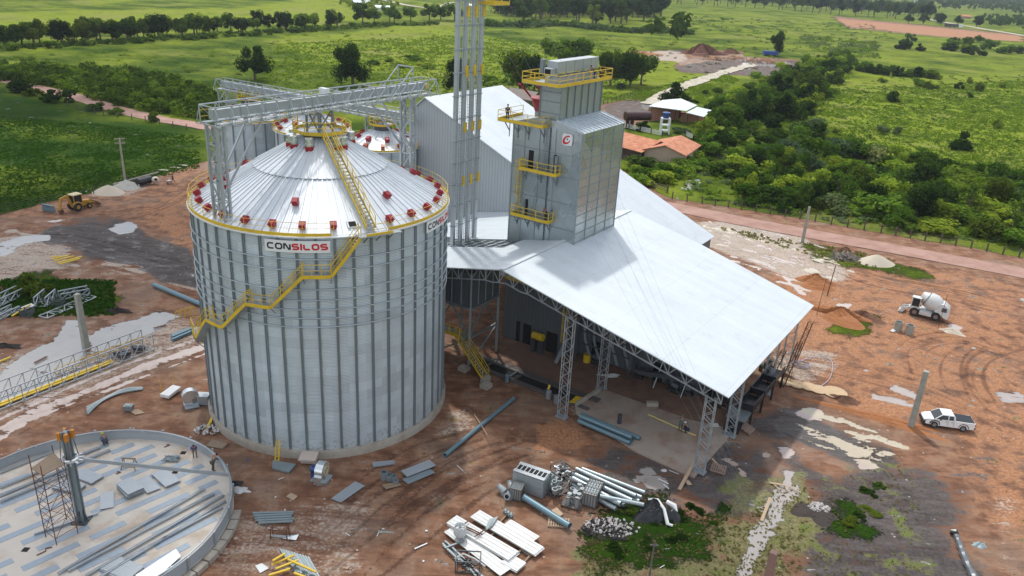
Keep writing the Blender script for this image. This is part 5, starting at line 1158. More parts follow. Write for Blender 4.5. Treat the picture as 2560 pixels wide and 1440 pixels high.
# crates of pipe fittings
CRF=mat('rusty_grey_crate_frame',(.13,.11,.10),.75,.1,.25,3)
FIT=mat('grey_fitting_paint',(.34,.38,.39),.45,.3,.12,3)
def crate(px,lx,ly,h,ang,label,fill,sides=False):
    c=G(*px,0); t=thing('crate',c,label,'crate','crates of pipe fittings'); d=Vector((math.cos(ang),math.sin(ang),0)); s_=Vector((-d.y,d.x,0)); m=MB()
    cn=[c+d*i*lx/2+s_*j_*ly/2 for i,j_ in((-1,-1),(1,-1),(1,1),(-1,1))]
    for i in range(4):
        m.beam(cn[i],cn[i]+ZX*h,.08)
        for z in (.08,h): m.beam(cn[i]+ZX*z,cn[(i+1)%4]+ZX*z,.08)
        if sides:
            n=5
            for q in range(1,n): p=cn[i].lerp(cn[(i+1)%4],q/n); m.beam(p,p+ZX*h,.06)
    m.slab([q+ZX*.1 for q in cn],.05,(0,0,1)); m.build('crate_frame',CRF,t)
    if fill=='tubes':
        for i in np.arange(-lx/2+.3,lx/2-.1,.42):
            for j_ in np.arange(-ly/2+.3,ly/2-.1,.42):
                if random.random()<.85:
                    q=c+d*(i+random.uniform(-.05,.05))+s_*(j_+random.uniform(-.05,.05)); hh=h*random.uniform(.75,1.02); m=MB()
                    if random.random()<.6: m.pipe(q+ZX*.12,q+ZX*hh,.17,.03,12); m.pipe(q+ZX*(hh-.05),q+ZX*hh,.21,.05,12)
                    else: m.lathe([(.17,.1),(.17,hh-.03),(.2,hh-.02),(.2,hh),(0,hh)],q,12)
                    m.build('pipe_fitting',FIT,t,smooth=30)
    elif fill=='bends':
        for k in range(7):
            q=c+d*random.uniform(-lx*.35,lx*.35)+s_*random.uniform(-ly*.3,ly*.3); a=random.uniform(0,6.28); e=Vector((math.cos(a),math.sin(a),0)); m=MB(); r=random.uniform(.2,.27)
            P=[q+ZX*.35,q+ZX*.35+e*.35,q+ZX*.55+e*.62,q+ZX*.95+e*.75]; m.tube(P,[r,r*1.15,r,r*.9],12,cap=False); m.pipe(P[-1]-Vector((0,0,.04)),P[-1]+ZX*.05,r*1.1,r*.35,12); m.pipe(P[0]-e*.06,P[0]+e*.02,r*1.15,r*.35,12); m.build('pipe_bend',FIT,t,smooth=30)
    elif fill=='small':
        for k in range(26):
            q=c+d*random.uniform(-lx*.42,lx*.42)+s_*random.uniform(-ly*.42,ly*.42)+ZX*random.uniform(.2,h); a=random.uniform(0,6.28); e=Vector((math.cos(a),math.sin(a),random.uniform(-.3,.6))).normalized(); m=MB(); m.pipe(q-e*.14,q+e*.14,.11,.02,8); m.build('pipe_clamp',SHINY if k%3 else FIT,t)
    elif fill=='box':
        for i in range(3):
            for j_ in range(5):
                q=c+d*(-lx/2+lx*(i+.5)/3)+s_*(-ly/2+ly*(j_+.5)/5); MB().box(q+ZX*(h*.5),(lx/3-.06,ly/5-.06,h*.92),(d,s_,ZX)).lathe([(.12,0),(.12,.06),(.09,.06)],q+ZX*(h*.97),10).build('duct_box',FIT,t)
    return t
ca=math.atan2((G(1500,1240)-G(1470,1300)).y,(G(1500,1240)-G(1470,1300)).x)
crate((1435,1252),2.2,1.6,1.15,ca,'rusty framed crate of upright pipe collars, closest to the camera',  'tubes')
crate((1480,1248),2.3,1.2,1.25,ca,'crate filled with grey boxed ducts, right next to the crate of collars','box',True)
crate((1388,1222),2.0,1.9,.9,ca-.5,'open crate of fat grey pipe bends in the middle of the row','bends')
crate((1406,1200),1.9,1.3,1.05,ca-.5,'crate heaped with small shiny clamps','small')
crate((1398,1186),1.3,1.0,1.0,ca-.5,'small dark crate at the back of the fittings','small')
crate((1291,1243),1.0,1.0,1.15,ca+.1,'grey square crate at the left end of the fittings','box',True)
t=thing('pipe_junction',G(1270,1240),'cluster of forked grey pipe junctions left of the crates','pipe junction'); c=ORI[t.name]
for (dx,dy,a) in ((-.3,.2,2.6),(.3,.5,1.9),(.1,-.3,4.4)):
    m=MB(); q=c+Vector((dx,dy,.3)); e=Vector((math.cos(a),math.sin(a),.5)).normalized(); m.tube([q,q+e*.4,q+e*.75],[.34,.3,.22],12,cap=False); m.pipe(q+e*.7,q+e*.78,.27,.08,12); m.lathe([(.0,.0),(.33,.0),(.33,.3),(0,.34)],q-ZX*.3,12); m.build('forked_pipe',FIT,t,smooth=30)
t=thing('louvre_panel_stack',G(1327,1222),'big stack of grey louvred duct frames left of the fittings crates','duct stack'); c=ORI[t.name]; dl=(G(1370,1225)-G(1298,1200)).normalized(); dl=Vector((dl.x,dl.y,0)).normalized(); ds=Vector((-dl.y,dl.x,0))
MB().box(c+ZX*.45,(2.9,1.55,.85),(dl,ds,ZX)).build('duct_body',FIT,t); MB().box(c+ZX*1.33,(2.9,1.55,.85),(dl,ds,ZX)).build('duct_body',FIT,t)
m=MB(); m.box(c+ZX*1.79+ds*-.0,(2.7,.75,.03),(dl,ds,ZX)); op=m.build('louvre_opening',DARK,t); m=MB()
for i in range(8): m.box(c+ZX*1.82+dl*(-1.35+2.7*i/7),(.09,.75,.06),(dl,ds,ZX))
for k in(-1,1): m.box(c+ZX*1.83+ds*k*.56,(2.92,.4,.06),(dl,ds,ZX))
m.build('louvre_frame',STEEL,t)
m=MB(); 
for i in range(5): m.beam(c+dl*1.5+ds*(-.7+.35*i),c+dl*1.5+ds*(-.7+.35*i)+ZX*1.7,.06)
m.build('end_rack',STEEL2,t)
pt=G(1398,1309); m=MB()
for i in range(9): m.beam(pt+Vector((-.9+.2*i,-.5,.14)),pt+Vector((-.9+.2*i+.1,.55,.14)),.1,.03)
for i in(-1,0,1): m.beam(pt+Vector((-.95,.45*i,.06)),pt+Vector((.85,.45*i,.06)),.08,.1)
tag(m.build('pallet',WOOD2),'slatted wooden pallet under the end of the dark blue-grey pipe','pallet')
m=MB().slab([G(1378,1275,.05),G(1392,1268,.05),G(1408,1285,.05),G(1397,1292,.05)],.04); tag(m.build('plywood_sheet',WOOD2),'small square of plywood between pallet and crates','plywood')
# white long panels, bottom centre
PANEL=mat('white_insulated_panel',(.66,.67,.66),.45,.1,.06,1,dirt=(.42,.38,.32),dirtamt=.35)
def panel(a,b_,wd,z0,n,label,end=None,th=.07):
    p=G(*a,z0);q=G(*b_,z0); d=(q-p).normalized(); s_=Vector((-d.y,d.x,0)); m=MB()
    for i in range(n):
        sh_=d*random.uniform(-.15,.15)+s_*random.uniform(-.05,.05); m.box((p+q)/2+sh_+ZX*(i*th*1.15+th/2),((q-p).length,wd,th),(d,s_,ZX))
    for e in (-.32,0,.32): m.beam(p+s_*wd*e+ZX*(n*th*1.15+.01)+d*.05,q+s_*wd*e+ZX*(n*th*1.15+.01)-d*.05,.05,.03)
    return tag(m.build('wall_panel',PANEL),label,'panel','long white panels on the ground')
panel((1130,1303),(1285,1395),1.25,.25,3,'stack of long white panels with a white bag standing on it')
panel((1122,1322),(1262,1430),1.2,.15,1,'lowest long white panel, nearest the bottom edge on the left side')
panel((1190,1288),(1350,1382),1.2,.28,2,'long white panels carrying a tied bundle of grey rods')
panel((1268,1310),(1338,1352),1.1,.2,2,'shorter white panels tucked behind the long right-hand pair')
panel((1262,1398),(1300,1420),1.2,.12,2,'short white panel end poking out at the right of the bag stack')
for a,b_,lb in (((1238,1320),(1270,1283),'left wooden bearer with its end out behind the white panels'),((1250,1325),(1282,1290),'right wooden bearer with its end out behind the white panels'),((1218,1352),(1240,1326),'wooden bearer between the two white panel stacks'),((1290,1390),(1305,1372),'short bearer under the middle of the white panels'),((1308,1408),(1330,1384),'wooden bearer by the outer white panels')):
    m=MB().beam(G(*a,.08),G(*b_,.08),.14,.14); tag(m.build('timber_bearer',WOOD),lb,'timber')
for i in range(3):
    c=G(1262+7*i,1279+5*i,.25); m=MB()
    for k in range(3): m.pipe(c+Vector((.05,-.1*k,.05)),c+Vector((.05,-.1*k,.05))+Vector((.0,.09,0)),.2,.06,12)
    tag(m.build('steel_coil',STEEL2),'small stack of steel rings on the end of the timber bearers','rings','steel rings on timber bearers')
m=MB()
for i in range(12): a=G(1212+i*1.6,1328-i*1.2,.6); b_=G(1224+i*1.9,1298-i*.6,.6); m.beam(a,b_,.05)
tag(m.build('rod_bundle',STEEL2),'fanned bundle of grey steel rods lying across the white panels','rod bundle')
m=MB(); 
for (a,b_) in (((1153,1316),(1200,1338)),((1157,1312),(1206,1336))): m.beam(G(*a,.75),G(*b_,.75),.06,.1)
for k in range(6): a=G(1143+4*k,1322-5*k*.6,.7); m.beam(a,a+Vector((.3,.3,0)),.05)
for k in range(6): a=G(1186+4*k,1342-5*k*.6,.7); m.beam(a,a+Vector((.3,.3,0)),.05)
tag(m.build('dark_rack',RUST),'dark rusty rack bars lying over the bag stack of panels','rack')
t=thing('big_bag',G(1150,1337,.55),'white bulk bag full of steel bits standing on the panels','bulk bag'); c=ORI[t.name]
BAG=mat('woven_bag',(.55,.57,.56),.8,0,.1,4); m=MB().lathe([(.42,0),(.52,.2),(.5,.6),(.46,.85),(.42,.8),(.40,.6),(0,.6)],c,14); m.build('bag',BAG,t,smooth=True)
m=MB()
for k in range(14): q=c+Vector((random.uniform(-.28,.28),random.uniform(-.28,.28),.66)); m.box(q,(.14,.1,.1),None)
m.build('bag_content',SHINY,t)
for i,(a,b_) in enumerate([((1112,1352),(1190,1440)),((1106,1358),(1172,1425)),((1116,1355),(1210,1445)),((1108,1363),(1150,1402)),((1160,1352),(1112,1370))]):
    m=MB().beam(G(*a,.12+.06*i),G(*b_,.12+.06*i),.14,.09); tag(m.build('steel_channel',STEEL2),'grey steel channel in the loose bundle at the bottom edge','channel','loose channels at the bottom edge')
t=thing('scrap_bin',G(1170,1418),'dark open steel frame box full of scrap at the bottom edge of the picture','scrap bin'); c=ORI[t.name]; m=MB()
for i,j_ in((-1,-1),(1,-1),(1,1),(-1,1)): m.beam(c+Vector((i*.9,j_*.6,0)),c+Vector((i*.9,j_*.6,1.0)),.08)
for z in(.05,1.0):
    m.beam(c+Vector((-.9,-.6,z)),c+Vector((.9,-.6,z)),.08);m.beam(c+Vector((-.9,.6,z)),c+Vector((.9,.6,z)),.08);m.beam(c+Vector((-.9,-.6,z)),c+Vector((-.9,.6,z)),.08);m.beam(c+Vector((.9,-.6,z)),c+Vector((.9,.6,z)),.08)
m.beam(c+Vector((0,-.6,1)),c+Vector((0,.6,1)),.06); m.build('bin_frame',DSTEEL,t); m=MB()
for k in range(24): p=c+Vector((random.uniform(-.7,.7),random.uniform(-.5,.5),random.uniform(.2,.8))); m.beam(p,p+Vector((random.uniform(-.5,.5),random.uniform(-.4,.4),random.uniform(-.1,.2))),.07)
m.build('scrap',BLACK,t); MB().tube([c+Vector((-1,-.2,.9)),c+Vector((-.4,.0,1.25)),c+Vector((.5,-.3,1.1)),c+Vector((1.3,-.7,.8))],.06,6).build('hose',BAG,t)
# tarp heap, broken rubble
def heap(px,rx,ry,h,mt,label,cat,name='heap',ang=0,rough=.25,n=26,seed=1,pw=1.0,kind=None,group=None,z=0):
    c=G(*px,z) if not isinstance(px,Vector) else px; c=Vector((c.x,c.y,-.08+z)); rng=random.Random(seed); m=MB(); vs=[];fs=[]; A=[rng.uniform(-1,1) for _ in range(12)]
    for i in range(n+1):
        u=i/n
        for k in range(n*2):
            t_=2*math.pi*k/(n*2); w_=1+rough*.35*(A[0]*math.sin(2*t_+A[1]*3)+A[2]*math.sin(3*t_+A[3]*3)+.6*A[4]*math.sin(5*t_+A[5]*3)); x=u*rx*w_*math.cos(t_); y=u*ry*w_*math.sin(t_)
            z_=h*(1-u**(1.15*pw))*(1+rough*.25*math.sin(5*x/rx+A[6]*4)*math.cos(4*y/ry+A[7]*3)) +rough*.16*h*(rng.random()-.5)*(1-u**4); vs.append(c+Vector((x*math.cos(ang)-y*math.sin(ang),x*math.sin(ang)+y*math.cos(ang),max(z_,0))))
    K=n*2
    for i in range(n):
        for k in range(K): fs.append((i*K+k,(i+1)*K+k,(i+1)*K+(k+1)%K,i*K+(k+1)%K))
    m.add(vs,fs); o=m.build(name,mt,smooth=True); return tag(o,label,cat,group,kind)
def scatter_bits(px,rx,ry,n,s0,s1,mt,name,h=.3,seed=2,sticks=False,parent=None,z=0):
    rng=random.Random(seed); c=G(*px,z) if not isinstance(px,Vector) else px; m=MB()
    for k in range(n):
        a=rng.uniform(0,6.28);u=rng.random()**.6; p=c+Vector((rx*u*math.cos(a),ry*u*math.sin(a),h*(1-u)*rng.random()+.03)); s=rng.uniform(s0,s1); e=Vector((rng.uniform(-1,1),rng.uniform(-1,1),rng.uniform(-.4,.4))).normalized(); f=e.orthogonal().normalized(); g_=e.cross(f)
        if sticks: m.beam(p-e*s,p+e*s,s*.09)
        else: m.box(p,(s,s*rng.uniform(.4,.9),s*rng.uniform(.2,.7)),(e,f,g_))
    o=m.build(name,mt,parent) if parent else m.build(name,mt)
    if parent and n>60: o['kind']='stuff'
    return o
t=thing('tarp_heap',G(1638,1285),'shiny black plastic tarp over a heap with a white strip on top','tarp'); o=heap((1638,1285),1.75,1.5,1.25,BLACKM,None,None,name='tarp',rough=.9,seed=5,pw=1.6); o.parent=t; o.location=o.location-t.location; ORI[o.name]=ORI[t.name]
c=ORI[t.name]; m=MB().tube([c+Vector((-.5,.9,.75)),c+Vector((.1,.3,1.22)),c+Vector((.55,-.5,.95)),c+Vector((.8,-1.4,.15)),c+Vector((1.2,-1.5,.1))],[.1,.14,.13,.16,.12],8); m.build('white_strip',WHITE,t,smooth=True); m=MB().tube([c+Vector((1.0,.8,.7)),c+Vector((1.6,.4,.6)),c+Vector((1.75,0,.3))],[.2,.26,.12],8); m.build('white_edge',WHITE,t,smooth=True)
MOT=mat('broken_rubble',(.5,.47,.45),.9,0,.5,6)
t=thing('rubble_pile',G(1525,1318),'pile of white broken rubble mixed with burnt sticks beside the black tarp','rubble'); c=ORI[t.name]
scatter_bits(c,2.3,1.2,230,.08,.24,MOT,'rubble_pieces',.5,3,parent=t); scatter_bits(c+Vector((-.3,-.5,0)),2.2,1.1,130,.2,.6,BLACK,'burnt_sticks',.35,4,True,parent=t); scatter_bits(c,2.4,1.2,90,.1,.25,BLACK,'ash_lumps',.3,8,parent=t)
t=thing('rubble_pile',G(2050,1278),'round burnt patch with a heap of white ash and broken blocks','rubble'); c=ORI[t.name]
o=heap((2040,1280),2.0,1.6,.3,mat('black_ash_earth',(.045,.035,.03),.95,0,.4,3),None,None,'ash_bed',seed=9,rough=.8); o.parent=t; o.location=o.location-t.location
scatter_bits(c+Vector((0,.3,.1)),.9,.7,110,.08,.28,MOT,'rubble_pieces',.45,5,parent=t); scatter_bits(c,1.9,1.5,60,.08,.2,DWOOD,'charred_bits',.2,6,parent=t)
# blowers
def blower(px,rz,label,motor,intake=False):
    t=thing('blower_fan',G(*px),label,'blower','blowers of the silos'); t.rotation_euler=(0,0,rz); c=ORI[t.name]
    m=MB(); m.tube([c+Vector((-.35,0,.95)),c+Vector((.35,0,.95))],.8,28); m.box(c+Vector((0,.55,.42)),(.7,.9,.8)); m.build('fan_housing',SHINY,t,smooth=30)
    m=MB().lathe([(.5,0),(.28,.12)],(0,0,0),20); m=MB(); 
    for r0,r1,x in ((.5,.5,.02),):
        m.pipe(c+Vector((-.42,0,.95)),c+Vector((-.34,0,.95)),.45,.16,20)
    m.build('intake_ring',mat('yellowish_wood_ring',(.42,.36,.2),.6),t)
    m=MB(); m.box(c+Vector((.1,0,.06)),(1.5,1.3,.12)); m.build('base_frame',STEEL,t)
    if motor:
        m=MB(); m.tube([c+Vector((.4,0,.9)),c+Vector((1.0,0,.9))],.3,16); m.box(c+Vector((.7,0,1.22)),(.25,.25,.16)); m.box(c+Vector((.7,0,.35)),(.5,.45,.55)); m.build('motor',mat('blue_paint',(.02,.06,.2),.4),t,smooth=30)
    return t
blower((806,1198),R_(168),'shiny blower fan with a blue motor at the foot of the biggest silo',True)
blower((478,1012),R_(-60),'blower fan with a pale ring-shaped intake left of the biggest silo',False)
m=MB(); c=G(510,1008); 
m.box(c+ZX*.5,(1.2,.9,.9)); 
for i in range(6): m.box(c+Vector((-.55+.22*i,-.47,.5)),(.05,.04,.9))
m.box(c+ZX*.98,(1.25,.95,.05)); tag(m.build('sheet_box',STEEL),'block of upright stacked sheets beside the pale ringed blower','sheet block')
# duct from silo to blower
m=MB(); m.box(cyl_pt(SC,BR+1.0,-85.5,.75),(1.5,1.4,.12)); m.box(cyl_pt(SC,BR+.7,-85.5,.4),(1.3,1.0,.6)); tag(m.build('air_duct',mat('pale_board',(.5,.42,.36),.7)),'pale flat board behind the blue motored blower','board')
def plate(pts,z,th,mt,label,name='steel_sheet',group=None,lift=None):
    q=[G(p[0],p[1],z+(p[2] if len(p)>2 else 0)) for p in pts]; m=MB().slab(q,th); d=q[1]-q[0]; e=q[3]-q[0]
    for k in range(1,6): a=q[0]+e*k/6; b_=q[1]+(q[2]-q[1])*k/6; m.beam(a+ZX*.012,b_+ZX*.012,.03,.02)
    return tag(m.build(name,mt),label,'sheet',group)
plate([(682,1150),(740,1160),(722,1180),(680,1170)],.22,.18,STEEL2,'flat stack of dark grey sheets at the foot of the biggest silo front')
plate([(828,1246),(888,1203),(912,1214),(852,1256)],.12,.05,STEEL,'steel sheet lying alone in front of the biggest silo')
plate([(1002,1177),(1073,1149),(1090,1163),(1018,1191)],.25,.08,STEEL,'upper of two overlapping steel sheets right of the silo front')
plate([(1005,1198),(1075,1172),(1088,1181),(1020,1210)],.08,.05,STEEL2,'lower of two overlapping steel sheets right of the silo front')
plate([(715,1241),(727,1232),(744,1240),(733,1251)],.04,.03,WOOD2,'square of plywood lying left of the lone sheet','plywood_sheet')
plate([(930,1155),(985,1150),(987,1158),(933,1166)],.2,.15,STEEL,'narrow bundle of steel strips near the silo base','strip_bundle')
plate([(638,1414),(655,1408),(672,1420),(650,1432)],.05,.03,WHITE,'small white board at the bottom left of the yellow beams','white_board')
plate([(400,985),(432,962),(452,967),(421,990)],.5,.3,WHITE,'white topped stack of panels left of the blowers','panel_stack')
for i in range(8):
    m=MB(); y=1283+ (i%4)*6; m.beam(G(632+2*i,y+6*(i//4),.1+.12*(i//4)),G(735-3*(i%3),y-3+5*(i//4),.1+.12*(i//4)),.22,.08); tag(m.build('steel_channel',STEEL2),'grey channel in the short bundle on the bare ground left of the tracks','channel','channels bundled left of the tracks')
for i in range(11):
    m=MB(); m.beam(G(700+i*7,1372+i*2,.1+.05*(i%3)),G(742+i*6,1430+i*2,.1+.05*(i%3)),.13,.1); tag(m.build('steel_channel',STEEL2),'grey channel in the heap with yellow beams at the bottom edge','channel','channels heaped with yellow beams')
for i,(a,b_) in enumerate([((680,1412),(735,1388)),((690,1422),(745,1400)),((720,1398),(790,1430)),((672,1438),(725,1422)),((735,1432),(770,1445)),((682,1402),(712,1384))]):
    m=MB().beam(G(*a,.45+.05*i),G(*b_,.45+.05*i),.16,.1); tag(m.build('yellow_beam',YEL),'yellow beam in the heap at the bottom edge','beam','yellow beams at the bottom edge')
c=G(700,1343); m=MB()
for i,j_ in((-1,-1),(1,-1),(1,1),(-1,1)): m.beam(c+Vector((i*.65,j_*.3,0)),c+Vector((i*.6,j_*.3,.9)),.07)
m.beam(c+Vector((-.7,-.3,.9)),c+Vector((.7,-.3,.9)),.08);m.beam(c+Vector((-.7,.3,.9)),c+Vector((.7,.3,.9)),.08);m.beam(c+Vector((-.6,-.3,.9)),c+Vector((-.6,.3,.9)),.08);m.beam(c+Vector((.6,-.3,.9)),c+Vector((.6,.3,.9)),.08); tag(m.build('work_stand',RUST),'rusty open work stand between the channel bundle and the yellow beams','work stand')
m=MB(); c=G(725,1350); m.slab([c+Vector((-.6,0,.1)),c+Vector((.5,-.1,.12)),c+Vector((.6,.35,.3)),c+Vector((-.4,.4,.1))],.03); m.slab([c+Vector((-1.6,0.1,.2)),c+Vector((-.2,0.0,.2)),c+Vector((-.2,.25,.2)),c+Vector((-1.6,.3,.2))],.08); tag(m.build('bent_sheet',SHINY),'crumpled bright sheet beside the rusty work stand','sheet')
# barrels and tubs near the silo
for i,(px,r,h) in enumerate([((960,1198),.3,.8),((973,1200),.28,.6),((984,1202),.26,.55),((990,1210),.24,.4)]):
    c=G(*px); m=MB().lathe([(r,0),(r*1.05,h*.5),(r,h),(r*.9,h),(r*.88,h*.5),(0,h*.45)],c,16); tag(m.build('bucket',STEEL2,smooth=30),'grey metal drum in the small group between silo base and overlapping sheets','drum','drums by the silo base')
plate([(955,1212),(995,1204),(1003,1212),(965,1222)],.15,.06,WOOD,'muddy wooden mixing board by the metal drums','mixing_board')
m=MB(); 
for k in range(22):
    pts=[]; 
    off=k*.06
    pts=[G(218+random.uniform(-3,3),1036-k*.9,.08+.02*(k%4)),G(255+k*.5,1004-k*.6,.08+.02*(k%4)),G(300+k*.6,984-k*.6,.08+.02*(k%4)),G(356+random.uniform(-8,4),974-k*.3,.08+.02*(k%4))]; m.tube(smooth_line(pts,4),.045,5)
tag(m.build('curved_pipe_bundle',STEEL2,smooth=True),'sheaf of long curved thin pipes on the ground left of the biggest silo','pipe bundle')
plate([(322,1026),(345,1022),(362,1032),(338,1036)],.06,.04,WOOD2,'small plywood board next to the curved pipe sheaf','plywood_sheet')
c=G(320,1028); m=MB().box(c+Vector((0,.2,.3)),(.8,.6,.5)).box(c+Vector((0,.2,.58)),(.5,.35,.06)); tag(m.build('small_engine',STEEL2),'small grey machine beside the plywood board','machine')
for px,lb in (((404,985),'left thin yellow rod standing by the white topped panels'),((434,970),'right thin yellow rod standing by the white topped panels')): m=MB().tube([G(*px),G(*px)+ZX*1.6],.03,6); m.lathe([(.09,0),(.09,.04),(0,.05)],G(*px),8); tag(m.build('marker_rod',YEL),lb,'rod')
# clutter against the silo base left
c=G(520,1075); scatter_bits(c,1.2,1.0,60,.1,.35,MOT,'bag_litter',.3,12); 
for o in [COL.objects[-1]]: pass
tag(bpy.data.objects['bag_litter'],'litter of white bags and scraps against the left foot of the biggest silo','litter')
for i in range(4): m=MB().beam(G(515+i*4,1075-i*6,.1+.1*i),G(528+i*3,1045-i*5,.15+.1*i),.12,.08); tag(m.build('yellow_beam',YEL),'short yellow beam leaning by the left foot of the biggest silo','beam','short yellow beams by the silo foot')
m=MB(); c=G(530,1043); m.lathe([(.14,0),(.14,.6),(.05,.75),(.04,.8),(0,.8)],c,12); tag(m.build('gas_bottle',RED,smooth=True),'small red gas bottle against the left foot of the biggest silo','gas bottle')
m=MB(); c=G(543,1112); m.prism([((c+Vector(v)).x,(c+Vector(v)).y) for v in((-.9,-.4,0),(.7,-.7,0),(.9,.1,0),(-.6,.6,0))],-.1,.12); m.build
w_=m.build('plank_pit',WOOD); tag(w_,'open wooden formwork box sunk in earth between foundation and biggest silo','formwork')
for px,lb,mt in (((600,1225),'crumpled white and black sacks outside the foundation ring',BAG),((585,1210),'black plastic sack against the foundation ring',BLACKM)):
    o=heap(px,.9,.5,.35,mt,lb,'sack','sack',rough=1.2,seed=len(lb))
heap((617,1150),.22,.15,.15,mat('blue_paint',(.02,.06,.2),.4),'small blue bag on the dark earth between foundation and silo','bag','bag',rough=1,n=8)
for k in range(46):
    x=random.choice([random.uniform(600,1250),random.uniform(560,900),random.uniform(1300,1700)]); y=random.uniform(1160,1420)
    if x<600+ (y-1160)*.0: continue
    c=G(x,y); a=random.uniform(0,3.14); e=Vector((math.cos(a),math.sin(a),0)); s=random.uniform(.1,.3); m=MB().beam(c-e*s*2+ZX*.03,c+e*s*2+ZX*.04,s*.4,.03) if k%2 else MB().box(c+ZX*.03,(s,s*.7,.05),(e,Vector((-e.y,e.x,0)),ZX)); tag(m.build('scrap_piece',random.choice([WOOD2,MOT,WHITE])),'small pale scrap lying loose on the bare earth','scrap','loose scraps on the ground')
# ================================================================ helpers for heights read off the ground
def PJ(P):
    d=Vector(P)-CP; return 1280+CF*d.dot(Rv)/d.dot(Fv),720-CF*d.dot(Uv)/d.dot(Fv)
def HT(b,yt,z0=0):
    lo,hi=0,60
    for _ in range(40):
        mdl=(lo+hi)/2
        if PJ(b+ZX*mdl)[1]>yt: lo=mdl
        else: hi=mdl
    return lo
def post(px,yt,w_,mt,label,cat='post',name='post',taper=.8,lean=(0,0),rnd=False,extra=None):
    b=G(*px); h=HT(b,yt); m=MB(); q=b+Vector((lean[0],lean[1],h))
    if rnd: m.tube([b-ZX*.2,q],[w_/2,w_/2*taper],8)
    else:
        X=AX*.5*w_;Y=BX*.5*w_; m.add([b-ZX*.2+X*i+Y*j for i,j in((-1,-1),(1,-1),(1,1),(-1,1))]+[q+(X*i+Y*j)*taper for i,j in((-1,-1),(1,-1),(1,1),(-1,1))],[(0,3,2,1),(4,5,6,7),(0,1,5,4),(1,2,6,5),(2,3,7,6),(3,0,4,7)])
    if extra: extra(m,q,h)
    return tag(m.build(name,mt),label,cat)
post((216,872),735,.62,CONC2,'square concrete post standing in the large puddle on the left','post','concrete_post')
post((2277,1066),928,.62,CONC2,'square concrete post beside the white pickup','post','concrete_post')
post((2006,605),517,.45,CONC,'brownish square post by the red road on the right','post','concrete_post')
post((1914,1475),1380,.62,mat('red_brown_concrete',(.26,.16,.13),.9,0,.2,2),'reddish brown square post at the bottom edge in the mossy marsh','post','concrete_post')
post((2068,738),665,.16,DWOOD,'thin dark leaning stake left of the concrete mixer truck','stake','wooden_stake',rnd=True,lean=(.4,.3))
post((2042,785),700,.08,RUST,'thin bent rusty rod near the right corner of the white roof','rod','steel_rod',rnd=True,lean=(.5,.6))
post((2345,822),735,.07,RUST,'thin rusty rod rising in front of the concrete mixer truck','rod','steel_rod',rnd=True)
post((1975,955),865,.06,RUST,'thin rusty rod in front of the leaning lattice near the shed corner','rod','steel_rod',rnd=True)
def arms(m,q,h):
    d=Vector((.9,.42,0)).normalized()
    for dz in (-.15,-.95): m.beam(q-d*.85+ZX*dz,q+d*.85+ZX*dz,.12,.14); [m.lathe([(.05,0),(.08,.08),(.03,.22),(0,.24)],q+d*e+ZX*dz,8) for e in (-.8,.8)]
post((313,452),345,.32,CONC,'pale concrete utility pole with double crossarms by the dark green field','utility pole','utility_pole',.7,extra=arms)
post((147,178),148,.22,DWOOD,'dark leaning pole standing in the dense thicket at the far left','pole','wooden_pole',.7,rnd=True,lean=(-.5,.3))
post((1620,1465),1352,.16,mat('grey_pole_wood',(.13,.12,.11),.8),'thin dark grey pole with a small crossarm at the bottom edge','pole','wooden_pole',.7,rnd=True,extra=lambda m,q,h: m.beam(q+Vector((-.3,0,-.4)),q+Vector((.3,0,-.4)),.09))
m=MB().beam(G(283,461,.15),G(395,431,.15),.24); tag(m.build('lying_pole',CONC),'long pale concrete pole lying on the grass edge behind the standing utility pole','pole')
# ================================================================ left yard
def truss_box(p,q,wd,h,nb,mt,z0=.1,chord=.1,web=.06):
    p=Vector((p.x,p.y,z0));q=Vector((q.x,q.y,z0)); d=(q-p).normalized(); s=Vector((-d.y,d.x,0)); L=(q-p).length; m=MB()
    for k in(-1,1):
        for z in ((0,h) if h else (0,)): m.beam(p+s*k*wd/2+ZX*z,q+s*k*wd/2+ZX*z,chord)
    for i in range(nb+1):
        a=p+d*L*i/nb
        for z in ((0,h) if h else (0,)): m.beam(a-s*wd/2+ZX*z,a+s*wd/2+ZX*z,web) if (h==0 or z==0) else None
        if i<nb:
            b_=p+d*L*(i+1)/nb; k=1 if i%2 else -1
            m.beam(a+s*k*wd/2,b_-s*k*wd/2,web)
            if h:
                for kk in(-1,1): m.beam(a+s*kk*wd/2,b_+s*kk*wd/2+ZX*h,web); m.beam(a+s*kk*(wd/2),a+s*kk*wd/2+ZX*h,web)
                m.beam(a+s*wd/2,a+s*wd*.95+ZX*-.0,web*.8)
        elif h:
            for kk in(-1,1): m.beam(a+s*kk*wd/2,a+s*kk*wd/2+ZX*h,web)
    return m
t=thing('bridge_section',G(190,950),'long lattice bridge section with yellow boards lying by the left puddle','bridge section')
P_,Q_=G(-60,1035),G(372,868); truss_box(P_,Q_,2.1,1.75,14,STEEL).build('truss_frame',STEEL,t)
d=(Q_-P_).normalized(); s=Vector((-d.y,d.x,0)); L_=(Q_-P_).length
for o_,z,nm,mt in ((-.55,.22,'yellow_board',YEL),(-.25,.3,'yellow_board',YEL),(.15,.2,'walkway_plate',STEEL)): MB().beam(P_+d*1+s*o_+ZX*z,Q_-d*(4.5 if mt is YEL else 6)+s*o_+ZX*z,.28,.08).build(nm,mt,t)
m=MB()
for i in range(7): a=P_+d*(L_*.45+i*1.4)+s*.9; m.beam(a+ZX*.1,a+ZX*1.15,.05); m.beam(a+ZX*1.1,a+d*1.4+ZX*1.1,.05); m.beam(a+ZX*.6,a+d*1.4+ZX*.6,.04)
m.build('hand_rail',YEL,t)
